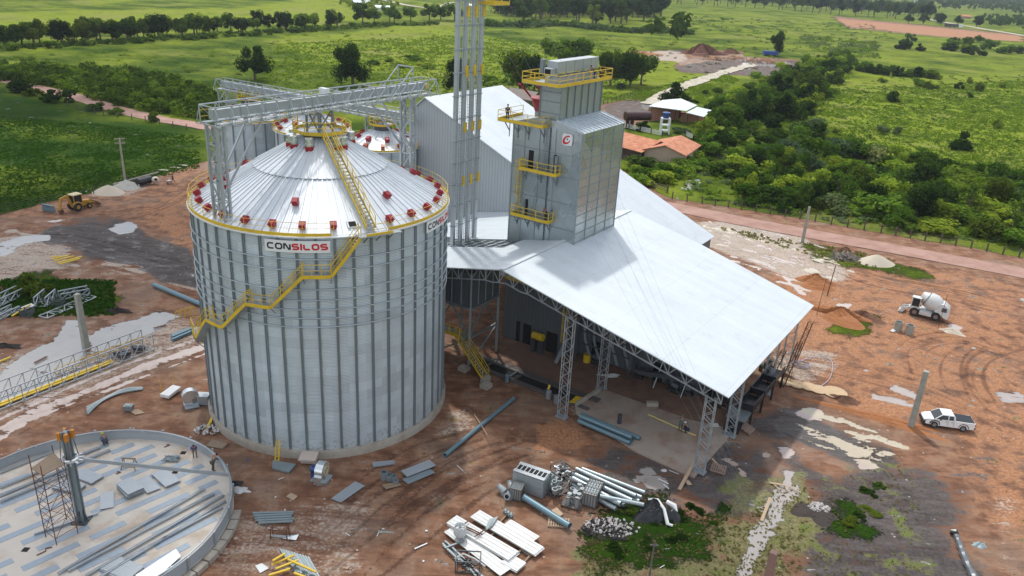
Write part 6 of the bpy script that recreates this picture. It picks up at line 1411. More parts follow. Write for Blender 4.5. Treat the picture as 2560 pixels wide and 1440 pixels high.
for k in range(9): c=Q_-d*random.uniform(1,4)+s*random.uniform(-.6,.6); MB().box(c+ZX*.4,(.6,.35,.4),None).build('loose_part',DSTEEL,t)
for (a,b_,wd,h,nb,lb) in (((108,795),(232,742),1.35,0,6,'flat white lattice panel lying by the left concrete post'),((150,747),(222,733),1.2,.7,3,'small lattice frame lying in the grass behind the flat lattice panel'),((102,768),(128,745),1.3,1.1,2,'short boxy lattice piece standing left of the flat lattice panel'),((-30,775),(55,735),1.3,.9,4,'lattice frame in the grass at the left edge'),((-30,808),(40,775),1.2,.5,3,'low lattice frame nearest the left edge of the picture')):
    tag(truss_box(G(*a),G(*b_),wd,h,nb,STEEL,.1,.13,.1).build('steel_girder',STEEL),lb,'lattice girder','steel lattice frames on the left grass')
m=MB().beam(G(30,790,.5),G(75,762,.6),.2,.12); tag(m.build('yellow_beam',YEL),'single yellow beam among the lattice frames at the left edge','beam')
plate([(52,768),(78,758),(88,763),(60,775)],.4,.05,WHITE,'white sheet lying on the lattice frames at the left','white_sheet')
for px,lb in (((70,790),'rusty wire basket box among the lattice frames'),((147,763),'grey upright box beside the flat lattice panel')):
    c=G(*px); m=MB()
    for i,j_ in((-1,-1),(1,-1),(1,1),(-1,1)): m.beam(c+Vector((i*.6,j_*.5,0)),c+Vector((i*.6,j_*.5,.9)),.09)
    for z in np.arange(.1,1,.2):
        for i in(-1,1): m.beam(c+Vector((i*.6,-.5,z)),c+Vector((i*.6,.5,z)),.05); m.beam(c+Vector((-.6,i*.5,z)),c+Vector((.6,i*.5,z)),.05)
    tag(m.build('wire_box',DSTEEL),lb,'box')
for i,(a,b_) in enumerate([((130,648),(172,638)),((136,652),(185,640)),((144,657),(205,641)),((150,660),(200,646)),((128,643),(150,640))]):
    m=MB().beam(G(*a,.2+.06*(i%2)),G(*b_,.25),.26,.12); tag(m.build('yellow_beam',YEL),'yellow beam in the pile on the muddy rise at the left','beam','yellow beams piled on the left rise')
m=MB().beam(G(-10,908,.15),G(26,893,.15),.2,.14); tag(m.build('yellow_beam',YEL),'yellow beam lying alone at the left edge below the puddle','beam')
for a,b_,lb in (((86,907),(117,891),'dark plank floating in the lower lobe of the left puddle'),((384,820),(415,812),'rust brown plank on the sandy bank right of the left puddle')):
    m=MB().beam(G(*a,.06),G(*b_,.06),.22,.06); tag(m.build('plank',RUST),lb,'plank')
for i in range(5):
    m=MB().beam(G(430,838+i*3.4,.12+.14*(i%2)),G(478,818+i*3.2,.12+.14*(i%2)),.3,.12); tag(m.build('wide_channel',BLUEPIPE),'dark grey wide channel in the bundle under the lower end of the wall stair','channel','wide channels left of the biggest silo')
m=MB(); a,b_=G(440,800),G(478,790); d=(b_-a).normalized(); L=(b_-a).length
for i in range(7):
    p=a+d*L*i/6+Vector((0,.4*(i%2),0)); m.tube([p,p+ZX*1.0,p+ZX*1.15+d*.3,p+d*.6+ZX*1.0,p+d*.6],.035,6)
tag(m.build('rail_hoops',YEL),'row of yellow rail hoops leaning beyond the lower end of the wall stair','railing')
heap((290,778),1.7,.9,.5,mat('black_soil',(.025,.018,.016),.95,0,.4,3),'black pile of soil just beyond the large left puddle','soil pile','soil_pile',rough=1,seed=4)
heap((14,864),1.6,.8,.35,mat('black_soil',(.025,.018,.016),.95),'low black soil patch at the left edge of the picture','soil pile','soil_pile',rough=1,seed=6)
PSAND=mat('pale_sand',(.50,.44,.35),.95,0,.08,3,bump=.02); GSAND=mat('gravel_grey',(.42,.41,.37),.95,0,.12,5,bump=.03); OEARTH=mat('orange_earth',(.32,.13,.05),.95,0,.3,2,bump=.05); BEARTH=mat('brown_earth',(.15,.075,.045),.95,0,.3,2,bump=.05)
heap((272,481),2.9,2.2,1.5,PSAND,'smooth tan sand heap near the utility pole','sand heap','sand_heap',rough=.25,seed=3)
heap((318,468),2.6,1.8,1.5,GSAND,'greyish white gravel heap just behind the tan sand heap','gravel heap','gravel_heap',rough=.5,seed=8)
heap((2190,657),3.1,2.2,1.5,PSAND,'smooth pale sand heap near the red road on the right','sand heap','sand_heap',rough=.2,seed=13)
for px,rx,ry,h,lb,mt,sd_ in (((2040,708),3.4,2.4,1.3,'orange earth mound behind the right corner of the white roof',OEARTH,21),((2100,790),4.6,2.2,1.2,'long low orange earth bank left of the mixer truck',OEARTH,22),((2160,790),2.2,1.3,.8,'small brown earth lump left of the mixer truck',BEARTH,23),((2110,1000),1.6,.9,.6,'small earth clod pile beside the round discs',BEARTH,24),((2110,628),1.6,1.1,.9,'brown earth mound behind the pile of poles',BEARTH,25),((2380,828),1.5,.8,.4,'small whitish earth rim behind the mixer truck',PSAND,26),
    ((2200,1045),6.0,1.1,.32,'long orange earth bank ending at the concrete post near the pickup',OEARTH,27)):
    heap(px,rx,ry,h,mt,lb,'earth mound','earth_mound',rough=1.1,seed=sd_,ang=-.45)
t=thing('pole_pile',G(2112,646),'tangled pile of grey wooden poles beside the pale sand heap on the right','pole pile'); scatter_bits(ORI[t.name],2.3,1.3,70,.6,1.5,mat('grey_branch',(.22,.19,.17),.9),'poles',.8,33,True,parent=t)
for px,lb in (((2243,826),'left of two grey concrete tube sections below the mixer truck'),((2271,834),'right open concrete tube section below the mixer truck')):
    c=G(*px); m=MB().pipe(c,c+ZX*1.25,.5,.07,20); tag(m.build('concrete_tube',CONC2,smooth=30),lb,'concrete tube')
m=MB().slab([G(2225,826,.15),G(2240,818,.2),G(2240,827,.1),G(2232,830,.1)],.1); tag(m.build('crumpled_sack',BAG),'crumpled bluish sack beside the left concrete tube','sack')
for px,r,lb in (((2086,982),1.35,'largest round tan disc lying flat on the red mud'),((2047,975),1.0,'second round tan disc from the right'),((2022,968),.95,'round tan disc in the middle of the row'),((1992,962),.9,'round tan disc touching the shed corner shadow'),((1965,955),.9,'leftmost round tan disc near the lattice')):
    c=G(*px); m=MB().lathe([(r,.02),(r,.12),(r*.9,.13),(0,.12)],c,28); tag(m.build('round_form',mat('tan_board',(.5,.36,.22),.85,0,.2,2),smooth=30),lb,'disc')
m=MB(); c=G(2004,912,.1)
for k in range(5): m.tube([c+Vector((random.uniform(-.1,.1)+.9*math.cos(t_),random.uniform(-.1,.1)+.7*math.sin(t_),.05*k)) for t_ in np.linspace(0,6.2,16)],.03,5)
m.tube(smooth_line([G(2004,900,.1),G(2050,890,.1),G(2080,905,.1),G(2075,945,.1),G(2045,970,.1)],6),.04,5); tag(m.build('cable_coil',mat('pale_cable',(.45,.42,.5),.6)),'loose coil of pale cable trailing over the mud right of the shed','cable')
t=thing('lattice_bundle',G(1950,940),'thin leaning rebar lattice masts just beyond the right roof corner','lattice')
for a,yt in (((1925,945),870),((1955,965),850),((1985,905),800)):
    b=G(*a); h=HT(b,yt); m=MB(); lattice(m,b,b+ZX*h+AX*.9,.5,.5,AX,BX,int(h/.5),.05,.03); m.build('rebar_mast',RUST,t)
m=MB(); 
for i in range(5): m.beam(G(1925+3*i,905+4*i,.1+.15*i),G(1975+2*i,925+4*i,.1+.15*i),.25,.12)
tag(m.build('timber_pile',WOOD2),'stack of pale timber boards right of the black steel structure','timber')
# vehicles -------------------------------------------------------
def wheel(t,c,ax,r,wd,rimr=.55,rimmat=None):
    ax=ax.normalized(); m=MB(); p=c-ax*wd/2;q=c+ax*wd/2; m.tube([p,p+ax*wd*.15,q-ax*wd*.15,q],[r*.9,r,r,r*.9],24); w_=m.build('wheel',BLACK,t,smooth=35)
    m=MB(); m.tube([p-ax*.01,p+ax*.02],r*rimr,16); m.tube([q-ax*.02,q+ax*.01],r*rimr,16); m.tube([p-ax*.03,q+ax*.03],r*.18,8); m.build('rim',rimmat or STEEL,w_,smooth=35); return w_
def loft(m,F,st):
    # stations: (x, halfwidth low, halfwidth high, z low, z high)
    n=len(st); vs=[]
    for x,a,b_,z0,z1 in st: vs+= [F(x,-a,z0),F(x,a,z0),F(x,b_,z1),F(x,-b_,z1)]
    fs=[(0,3,2,1),((n-1)*4,(n-1)*4+1,(n-1)*4+2,(n-1)*4+3)]
    for i in range(n-1):
        for k in range(4): a=i*4+k; b_=i*4+(k+1)%4; fs.append((a,b_,b_+4,a+4))
    m.add(vs,[f[::-1] for f in fs])
# pickup
A_,B_=G(2405,1079),G(2333,1068.6); fw=(B_-A_).normalized(); sd=Vector((-fw.y,fw.x,0)); sd=sd if sd.y>0 else -sd
pc=(A_+B_)/2+sd*.8; pk=thing('pickup_truck',pc,'white pickup with a black cover over its bed parked on the red earth','pickup truck')
F=lambda x,y,z: pc+fw*x+sd*y+ZX*z
CARW=mat('white_car_paint',(.78,.79,.79),.18,0,.02,1)
m=MB(); loft(m,F,[(-2.45,.80,.82,.45,1.02),(-2.3,.86,.86,.36,1.08),(-.35,.87,.86,.34,1.08),(.9,.87,.84,.34,1.05),(1.35,.87,.80,.34,1.02),(2.1,.85,.70,.38,.9),(2.38,.74,.6,.42,.74)]); bd=m.build('body',CARW,pk,smooth=25)
m=MB(); loft(m,F,[(-.38,.82,.66,1.05,1.45),(-.32,.82,.68,1.05,1.53),(.75,.82,.66,1.05,1.55),(1.5,.80,.62,1.0,1.06)]); cb_=m.build('windows',GLASS,pk)
m=MB(); loft(m,F,[(-.36,.70,.66,1.50,1.56),(.1,.72,.67,1.50,1.59),(.78,.70,.64,1.50,1.57)]);
for y in(-1,1):
    m.beam(F(.76,y*.68,1.53),F(1.42,y*.8,1.04),.07); m.beam(F(-.36,y*.69,1.52),F(-.42,y*.84,1.06),.12); m.beam(F(.18,y*.71,1.54),F(.18,y*.84,1.06),.07)
m.build('cab_roof',CARW,pk,smooth=25)
m=MB(); m.slab([F(-2.35,-.74,1.12),F(-2.35,.74,1.12),F(-.5,.74,1.17),F(-.5,-.74,1.17)],.06); m.build('bed_cover',BLACKM,pk)
MB().box(F(-2.46,0,.5),(.12,1.65,.2),(fw,sd,ZX)).build('bumper',BLACK,pk); MB().box(F(2.36,0,.48),(.2,1.56,.34),(fw,sd,ZX)).build('bumper',BLACK,pk)
for x in(1.36,-1.39): 
    for y in(-1,1): MB().tube([F(x+.48*math.cos(a),y*.83,.38+.48*math.sin(a)) for a in np.linspace(.1,3.04,9)],.06,6).build('wheel_arch',BLACK,pk)
for x in (-.37,.18,.98):
    for y in(-1,1): MB().beam(F(x,y*.875,.45),F(x,y*.865,1.03),.02,.012).build('door_gap',BLACK,pk)
for x in (-.2,.35):
    for y in(-1,1): MB().box(F(x,y*.885,.9),(.14,.03,.03),(fw,sd,ZX)).build('door_handle',BLACK,pk)
for x in(1.37,-1.37):
    for y in(-1,1): wheel(pk,F(x,y*.76,.36),sd,.36,.24,.55,STEEL2)
for y in(-1,1): MB().box(F(2.2,y*.6,.74),(.26,.28,.14),(fw,sd,ZX)).build('headlight',mat('lamp_glass',(.5,.52,.55),.1),pk); MB().box(F(-2.44,y*.78,.9),(.08,.1,.26),(fw,sd,ZX)).build('tail_light',RED,pk); MB().box(F(.95,y*.95,1.12),(.12,.2,.15),(fw,sd,ZX)).build('mirror',BLACK,pk)
# self-loading concrete mixer
A_,B_=G(2336,803),G(2283,790); fw=(B_-A_).normalized(); sd=Vector((-fw.y,fw.x,0)); sd=sd if sd.y>0 else -sd; WB=(B_-A_).length
pc=(A_+B_)/2+sd*1.1; mx_=thing('mixer_truck',pc,'white self-loading concrete mixer truck with drum, cab and front scoop','mixer truck'); F=lambda x,y,z: pc+fw*x+sd*y+ZX*z; k=1.15
for x in(-WB/2,WB/2):
    for y in(-1,1): wheel(mx_,F(x,y*.95,.62),sd,.62,.42,.45,mat('dusty_rim',(.25,.18,.15),.7))
MW=mat('dusty_white_paint',(.62,.64,.63),.4,0,.05,2,dirt=(.40,.30,.24),dirtamt=.4)
m=MB(); m.box(F(-.1,0,.85),(4.6,1.0,.35),(fw,sd,ZX)); 
for y in(-1,1): m.box(F(0,y*.85,.72),(1.5,.6,.5),(fw,sd,ZX))
m.build('chassis',MW,mx_)
m=MB(); loft(m,F,[(-2.75,.8,.62,.6,1.5),(-2.6,1.0,.85,.55,2.0),(-1.9,1.05,.9,.9,2.5),(-1.0,1.05,.7,1.3,2.3)]); m.build('engine_hood',MW,mx_,smooth=40)
for y in(-1,1): MB().box(F(-2.1,y*.97,1.75),(.6,.06,.55),(fw,sd,ZX)).build('grille',DSTEEL,mx_)
dp,dq=F(-1.6,0,1.75),F(1.05,.15,2.75); dd=(dq-dp)
m=MB(); m.tube([dp,dp+dd*.12,dp+dd*.35,dp+dd*.62,dp+dd*.64,dp+dd*.82,dp+dd*1.0],[.55,1.0,1.18,1.1,1.08,.8,.62],28); m.build('drum',MW,mx_,smooth=45)
m=MB(); q=dp+dd*.70; m.tube([q,q+dd*.03],[1.06,1.0],28,cap=False); m.build('drum_band',DSTEEL,mx_)
m=MB(); loft(m,F,[(.75,.35,.35,1.05,1.8),(2.1,.35,.35,1.05,1.8)]); 
CYy=-.62
m=MB()
m.box(F(1.45,CYy,1.15),(1.15,.85,.5),(fw,sd,ZX)); m.box(F(1.42,CYy,2.62),(1.2,.95,.09),(fw,sd,ZX))
for x in(.92,1.95):
    for y in(-.4,.4): m.beam(F(x,CYy+y,1.3),F(x*.98,CYy+y,2.6),.09)
m.build('cab_frame',MW,mx_); MB().box(F(1.43,CYy,1.95),(1.0,.78,1.2),(fw,sd,ZX)).build('cab_window',GLASS,mx_)
m=MB()
for y in(-.5,.5): m.beam(F(1.9,y,1.0),F(2.9,y,.55),.14,.2)
m.build('loader_arm',MW,mx_)
m=MB(); vs=[]; pr=[(2.8,.95),(2.55,.45),(2.75,.12),(3.2,.08),(3.35,.12)]
for y in(-.85,.85):
    for x,z in pr: vs.append(F(x,y,z))
m.add(vs,[(i,i+1,i+6,i+5) for i in range(4)]+[(0,1,2,3,4),(9,8,7,6,5)]); m.build('scoop',MW,mx_)
# backhoe loader
A_,B_=G(194,529),G(226,521); fw=(B_-A_).normalized(); sd=Vector((-fw.y,fw.x,0)); sd=sd if sd.y>0 else -sd; pc=(A_+B_)/2+sd*.85
bh=thing('backhoe_loader',pc,'yellow backhoe loader with a cream cab roof near the dark green field','backhoe'); F=lambda x,y,z: pc+fw*x+sd*y+ZX*z; CY=mat('machine_yellow',(.50,.27,.02),.5,0,.15,2,dirt=(.25,.15,.08),dirtamt=.5)
for y in(-1,1): wheel(bh,F(-.95,y*.8,.72),sd,.72,.42,.42,CY); wheel(bh,F(1.15,y*.72,.48),sd,.48,.3,.42,CY)
m=MB(); loft(m,F,[(-1.3,.45,.4,.55,1.3),(.2,.45,.42,.6,1.5),(1.7,.4,.35,.65,1.35)]); 
for y in(-1,1): m.tube([F(-.95+.78*math.cos(a),y*.72,.72+.78*math.sin(a)) for a in np.linspace(.5,2.6,8)],.13,6)
m.build('body',CY,bh); MB().box(F(-.65,0,2.0),(1.4,1.3,1.3),(fw,sd,ZX)).build('cab',GLASS,bh)
m=MB()
for x in(-1.35,.05):
    for y in(-.65,.65): m.beam(F(x,y,1.2),F(x,y,2.65),.09)
m.build('cab_frame',CY,bh); MB().box(F(-.65,0,2.72),(1.65,1.5,.14),(fw,sd,ZX)).build('cab_roof',mat('cream_paint',(.6,.5,.28),.5),bh)
m=MB()
for y in(-.5,.5): m.beam(F(.6,y,1.25),F(2.1,y,.9),.12,.22); m.beam(F(2.1,y,.9),F(2.5,y,.45),.12,.2)
m.build('loader_arm',CY,bh); m=MB(); vs=[F(x,y,z) for y in(-1.05,1.05) for x,z in((2.45,1.0),(2.35,.35),(2.7,.15),(3.2,.35))]; m.add(vs,[(i,i+1,i+5,i+4) for i in range(3)]+[(0,1,2,3),(7,6,5,4)]); m.build('front_bucket',RUST,bh)
m=MB(); m.beam(F(-1.4,0,.9),F(-2.1,0,2.7),.3,.35); m.beam(F(-2.1,0,2.7),F(-3.3,0,2.4),.26,.3); m.beam(F(-3.2,0,2.5),F(-3.5,0,.7),.24,.28); m.build('digger_arm',CY,bh)
m=MB(); m.box(F(-3.4,0,.4),(.6,.6,.6),((fw+ZX*.4).normalized(),sd,(ZX-fw*.4).normalized())); m.build('digger_bucket',RUST,bh)
t=thing('pump_group',G(122,527),'cluster of small blue-grey valve machines beside the backhoe arm','pumps'); c=ORI[t.name]
for i in range(6):
    q=c+Vector((-.8+.42*i,-.15*i,0)); m=MB().tube([q,q+ZX*.9],.12,8).tube([q+ZX*.9,q+ZX*1.15],.2,8); m.box(q+ZX*.25,(.4,.3,.3)); m.tube([q+ZX*.6-Vector((.25,0,0)),q+ZX*.6+Vector((.25,0,0))],.09,8); m.build('valve',BLUEPIPE,t)
# small mixer, tank trailer, worker with barrow
t=thing('tank_trailer',G(362,462),'black covered tank trailer with a small wheel behind the gravel heap','trailer'); c=ORI[t.name]; e=(G(385,455)-G(345,466)).normalized()
m=MB().tube([c-e*1.5+ZX*.75,c+e*1.5+ZX*.75],[.68,.68],16); m.build('tank',BLACKM,t,smooth=35); wheel(t,c-e*1.0+Vector((0,-.75,.32)),Vector((-e.y,e.x,0)),.32,.16,.6,WHITE); wheel(t,c+e*.9+Vector((.1,-.7,.32)),Vector((-e.y,e.x,0)),.32,.16,.6,WHITE)
t=thing('cement_mixer',G(391,460),'small cream cement mixer with a dark round mouth','cement mixer'); c=ORI[t.name]; m=MB().tube([c+Vector((-.4,.3,.7)),c+Vector((-.25,.1,.75)),c+Vector((.0,-.1,.85)),c+Vector((.2,-.45,1.0))],[.35,.6,.62,.32],18); m.build('drum',mat('cream_drum',(.6,.54,.42),.5),t,smooth=40)
MB().tube([c+Vector((.2,-.452,1.0)),c+Vector((.21,-.47,1.01))],.26,14).build('drum_mouth',DARK,t); m=MB()
for dx in(-.5,.6): m.beam(c+Vector((dx,.1,0)),c+Vector((0,.0,.8)),.08); m.beam(c+Vector((dx,-.4,0)),c+Vector((0,0,.8)),.08)
m.build('stand',BLUEPIPE,t)
pp=G(433,456); person(pp,R_(115),'man in dark clothes pushing a wheelbarrow across the bare ground',(.015,.015,.02),(.02,.02,.03),'walk')
t=thing('wheelbarrow',G(424,459),'wheelbarrow pushed by the man in dark clothes','wheelbarrow'); c=ORI[t.name]; e=(G(424,459)-pp).normalized(); sv_=Vector((-e.y,e.x,0)); m=MB(); m.add([c+e*.35*i+sv_*.22*j_+ZX*.35 for i,j_ in((-1,-1),(1,-1),(1,1),(-1,1))]+[c+e*.5*i+sv_*.33*j_+ZX*.62 for i,j_ in((-1,-1),(1,-1),(1,1),(-1,1))],[(0,3,2,1),(0,1,5,4),(1,2,6,5),(2,3,7,6),(3,0,4,7),(4,5,6,7)]); m.build('tray',mat('pinkish_grey',(.45,.36,.38),.5),t); wheel(t,c+e*.5+ZX*.18,sv_,.18,.08); m=MB()
for k in(-1,1): m.beam(c+e*.5+sv_*.1*k+ZX*.2,c-e*1.0+sv_*.28*k+ZX*.75,.05); m.beam(c-e*.3+sv_*.2*k+ZX*.4,c-e*.35+sv_*.2*k,.04)
m.build('handles',DSTEEL,t)
for k in range(3):
    pl_=[(410,424),(440,418),(460,412)][k]; heap(pl_,1.2,.35,.15,CONC,'low strip of pale rubble at the edge of the green field','rubble strip','rubble_strip',rough=1,seed=50+k,n=8,group='rubble strips by the green field')
# ================================================================ under and around the shed
pad=[W(.2,.6,0),W(.6,7.3,0),W(14.3,7.3,0),W(15.3,-1.6,0),W(5.3,-1.5,0)]
PAD=[G(1438,1015),G(1500,972),G(1725,1052),G(1836,1075),G(1735,1196),G(1590,1130),G(1440,1035)]
m=MB(); m.prism([(p.x,p.y) for p in PAD],-.2,.12); o=m.build('concrete_slab',mat('stained_concrete',(.36,.30,.25),.9,0,.2,.5,dirt=(.25,.13,.08),dirtamt=.7,bump=.006,bsc=3)); o['kind']='structure'
m=MB(); m.beam(G(1500,973,.35),G(1440,1012,.35),.25,.5); m.beam(G(1440,1030,.25),G(1475,1045,.25),.25,.4); tag(m.build('low_wall',CONC),'low concrete kerb wall at the left corner of the pad','kerb wall')
floor=[W(-14,1,0),W(15.2,1,0),W(15.2,12.9,0),W(-14,12.9,0)]
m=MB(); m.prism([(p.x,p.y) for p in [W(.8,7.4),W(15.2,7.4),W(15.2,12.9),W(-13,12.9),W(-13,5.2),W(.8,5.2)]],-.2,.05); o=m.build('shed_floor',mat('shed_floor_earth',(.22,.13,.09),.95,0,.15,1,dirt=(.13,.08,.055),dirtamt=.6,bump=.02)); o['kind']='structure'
t=thing('conveyor_pit',W(-6,3.6,0),'long dark pit frame with steel covers running under the shed','pit frame')
MB().box(W(-6.2,3.7,.03),(15,1.7,.12),(AX,BX,ZX)).build('pit_opening',DARK,t)
for b,w_ in ((2.75,.5),(4.9,.9)): MB().box(W(-6.2,b,.14),(15.4,w_,.2),(AX,BX,ZX)).build('pit_edge',mat('wet_dark_concrete',(.10,.09,.085),.6),t)
for a in (-12,-8.6,-4,-.6): MB().box(W(a,3.7,.2),(.22,1.8,.18),(AX,BX,ZX)).build('cross_beam',DSTEEL,t)
m=MB().slab([G(1423,1005,.35),G(1440,990,.4),G(1456,993,.4),G(1442,1008,.35)],.06); tag(m.build('yellow_plate',YEL),'yellow plate lying by the front lattice column','plate')
for px,r,h,mt,lb in (((1371,996),.28,.9,STEEL,'left grey cylinder standing by the front lattice column'),((1390,1008),.28,.9,STEEL2,'right grey cylinder standing by the front lattice column'),((1267,955),.22,.9,BLUEPIPE,'blue-grey cylinder by the foot of the yellow stair'),((1467,905),.45,1.0,YEL,'yellow drum under the white roof by the inner wall')):
    c=G(*px); m=MB().lathe([(r,0),(r,h),(r*.9,h+.03),(0,h)],c,16); tag(m.build('steel_drum',mt,smooth=30),lb,'drum')
m=MB().tube([G(1368,985,.2),G(1374,962,1.1)],.12,8); tag(m.build('yellow_pole',YEL),'short yellow pole leaning by the grey cylinders','pole')
# cleaning machine tower with hopper
t=thing('cleaning_tower',W(-15.8,3.2,0),'dark steel machine box on tall legs under the left part of the shed','machine tower')
m=MB(); x0,x1,y0,y1=-18.8,-13.6,2.2,7.4
m.box(W((x0+x1)/2,(y0+y1)/2,9.1),(x1-x0,y1-y0,4.0),(AX,BX,ZX)); m.build('machine_box',DWALL,t)
m=MB(); 
for q in np.linspace(x0,x1,5): m.beam(W(q,y0-.05,7.1),W(q,y0-.05,11.1),.1)
for q in np.linspace(y0,y1,5): m.beam(W(x1+.05,q,7.1),W(x1+.05,q,11.1),.1)
m.beam(W(x0,y0-.1,7.1),W(x1,y0-.1,7.1),.2,.25); m.beam(W(x1+.1,y0,7.1),W(x1+.1,y1,7.1),.2,.25); m.build('box_ribs',STEEL2,t)
for q,r in ((x0,y0),(x1,y0),(x1,y1),(x0,y1)): MB().beam(W(q,r,0),W(q,r,7.1),.28).build('leg',STEEL2,t)
m=MB()
for q,r,q2,r2 in ((x0,y0,x1,y0),(x1,y0,x1,y1)):
    m.beam(W(q,r,3.6),W((q+q2)/2,(r+r2)/2,7.0),.16); m.beam(W(q2,r2,3.6),W((q+q2)/2,(r+r2)/2,7.0),.16); m.beam(W(q,r,3.6),W(q2,r2,3.6),.2); m.beam(W(q,r,0.2),W(q2,r2,3.5),.12)
m.build('brace',STEEL2,t)
MB().box(W(-16.2,2.0,3.7),(4.6,1.4,.1),(AX,BX,ZX)).build('walkway',STEEL2,t); m=MB(); q=[W(-18.6,1.3,3.75),W(-14.3,1.3,3.75)]; toe(m,q,.4,.06); rail(m,q,1.1,r=.03,pr=.045); m.build('walkway_rail',YEL,t)
for px in ((1160,925),(1215,968)): c=G(*px); m=MB().box(c+ZX*.2,(1.0,1.0,.45),(AX,BX,ZX)); m.build('footing',CONC,t)
sA,sB=G(1145,835,3.8),G(1214,945,.2); mt,ms,mr=MB(),MB(),MB(); stairs(mt,ms,mr,sA,sB,.95,rh=1.0,steps=16); t=thing('yellow_stair',sB,'steep yellow stair coming down from the machine tower under the shed','stair'); mt.build('treads',STEEL2,t); ms.build('stringer',YEL,t); mr.build('stair_rail',YEL,t)
m=MB().box(G(1214,948,.15),(1.1,1.0,.4)); tag(m.build('stair_footing',CONC),'small concrete block at the foot of the yellow stair','block')
# gallery on the dryer base
t=thing('burner_gallery',W(-11,10.6,0),'yellow railed gallery with caged ladder on the dark wall under the shed','gallery'); MB().box(W(-10.5,10.7,8.0),(8.4,1.0,.1),(AX,BX,ZX)).build('walkway',STEEL2,t); m=MB(); q=[W(-14.6,10.2,8.05),W(-6.3,10.2,8.05)]; toe(m,q,.4,.06); rail(m,q,1.1,r=.03,pr=.045,posts=2); m.build('walkway_rail',YEL,t)
m=MB()
for z in np.arange(2.6,8.6,.9): m.tube([W(-6.3+.4*math.cos(a),10.5-.75*abs(math.sin(a)),z) for a in np.linspace(0,math.pi,7)],.03,5)
for a in np.linspace(.2,math.pi-.2,5): m.beam(W(-6.3+.4*math.cos(a),10.5-.75*math.sin(a),2.6),W(-6.3+.4*math.cos(a),10.5-.75*math.sin(a),8.6),.035)
m.build('ladder_cage',YEL,t)
m=MB()
for a,w_ in ((-13.2,.5),(-11.9,1.1),(-8.4,1.5)): MB().box(W(a,11.22,1.3),(w_,.1,2.6),(AX,BX,ZX)).build('doorway',DARK,dr)
t=thing('burner',W(-9.6,10.3,0),'yellow horizontal drum burner on dark pedestals against the dryer base','burner'); MB().tube([W(-10.4,10.2,2.1),W(-9.0,10.2,2.1)],.45,14).build('drum',YEL,t,smooth=35); m=MB(); m.box(W(-10.2,10.2,.8),(.5,.6,1.6),(AX,BX,ZX)); m.box(W(-9.2,10.2,.8),(.5,.6,1.6),(AX,BX,ZX)); m.build('pedestal',DSTEEL,t)
m=MB().beam(W(-6.6,9.3,0),W(-6.2,10.8,2.6),.5,.06); tag(m.build('leaning_sheet',STEEL2),'grey sheet leaning on the wall right of the caged ladder','sheet')
heap((1525,940),1.7,.6,.35,mat('white_bag_cloth',(.55,.56,.55),.8),'white plastic bags lying on the shed floor by the inner column','bags','bags',rough=1.2,seed=61)
scatter_bits((1690,975),1.2,.8,40,.1,.4,DSTEEL,'machine_scraps',.5,62); tag(bpy.data.objects['machine_scraps'],'dark pile of machine parts on the shed floor near the inner wall','scrap')
m=MB(); 
for i in range(6): m.tube([G(1620+20*i,1036+9*i,.2),G(1640+20*i,1044+9*i,.2)],.08,6)
tag(m.build('yellow_pipe',mat('white_yellow_pipe',(.6,.5,.2),.5)),'long thin yellow and white pipe lying along the pad edge near the workers','pipe')
person(G(1700,1076,.12),R_(-20),'welder in grey green overalls standing by the long thin pipe',(.10,.13,.11),(.10,.12,.10),'bend',(.12,.16,.14)); person(G(1718,1082,.12),R_(60),'crouching worker in navy beside the grey-green welder',(.04,.02,.03),(.02,.035,.08),'crouch',(.6,.6,.6))
m=MB().box(G(1785,1062,.14),(.9,.6,.05)); tag(m.build('white_tray',WHITE),'small white tray on the pad right of the corner column','tray')
m=MB(); c=G(1630,1015,.12); m.box(c+ZX*.25,(1.2,.5,.45)); tag(m.build('sack_bundle',CONC),'pale rolled sack on the shed floor','sack')
# black steel furnace structure at the right
t=thing('black_frame',G(1880,960),'black steel trough structure standing at the right end of the shed','steel structure'); BS=mat('black_steel',(.02,.022,.028),.4,.2,.2,3)
for (b,z) in ((12.2,2.1),(15.7,2.2),(19.2,2.3)):
    for o_,sz in (((0,0,-.3),(1.5,3.3,.1)),((.75,0,0),(.1,3.3,.7)),((-.75,0,0),(.1,3.3,.7)),((0,-1.6,0),(1.5,.1,.7))): MB().box(W(14.9+o_[0],b+o_[1],z+o_[2]),sz,(AX,BX,ZX)).build('trough_plate',BS,t)
for b in (10.7,14,17.4,20.8):
    for a in (14.2,15.6): MB().beam(W(a,b,0),W(a,b,2.0),.18).build('leg',BS,t)
m=MB(); m.slab([W(13.6,8.9,1.3),W(15.6,8.9,1.3),W(15.6,10.6,1.6),W(13.6,10.6,1.6)],.1); m.build('table_top',STEEL2,t); m=MB(); m.slab([W(13.8,8.0,.25),W(15.4,8.0,.25),W(15.4,9.0,1.1),W(13.8,9.0,1.1)],.06); m.build('ramp',BS,t)
for i in range(3): c=G(1872+12*i,918-6*i); m=MB().lathe([(.25,0),(.25,.7),(.1,.85),(0,.86)],c+Vector((1.2,-.6,0)),12); tag(m.build('gas_bottle',mat('dull_green',(.06,.1,.08),.5),smooth=True),'dull green bottle standing beside the black steel structure','gas bottle','green bottles beside the black structure')
t=thing('plank_pile',G(1835,1040),'messy pile of weathered planks and pallets by the corner columns','plank pile'); scatter_bits(ORI[t.name]+Vector((.8,.6,0)),2.6,1.8,46,.6,1.3,mat('grey_plank',(.17,.14,.12),.9,0,.3,3),'planks',.7,71,True,parent=t)
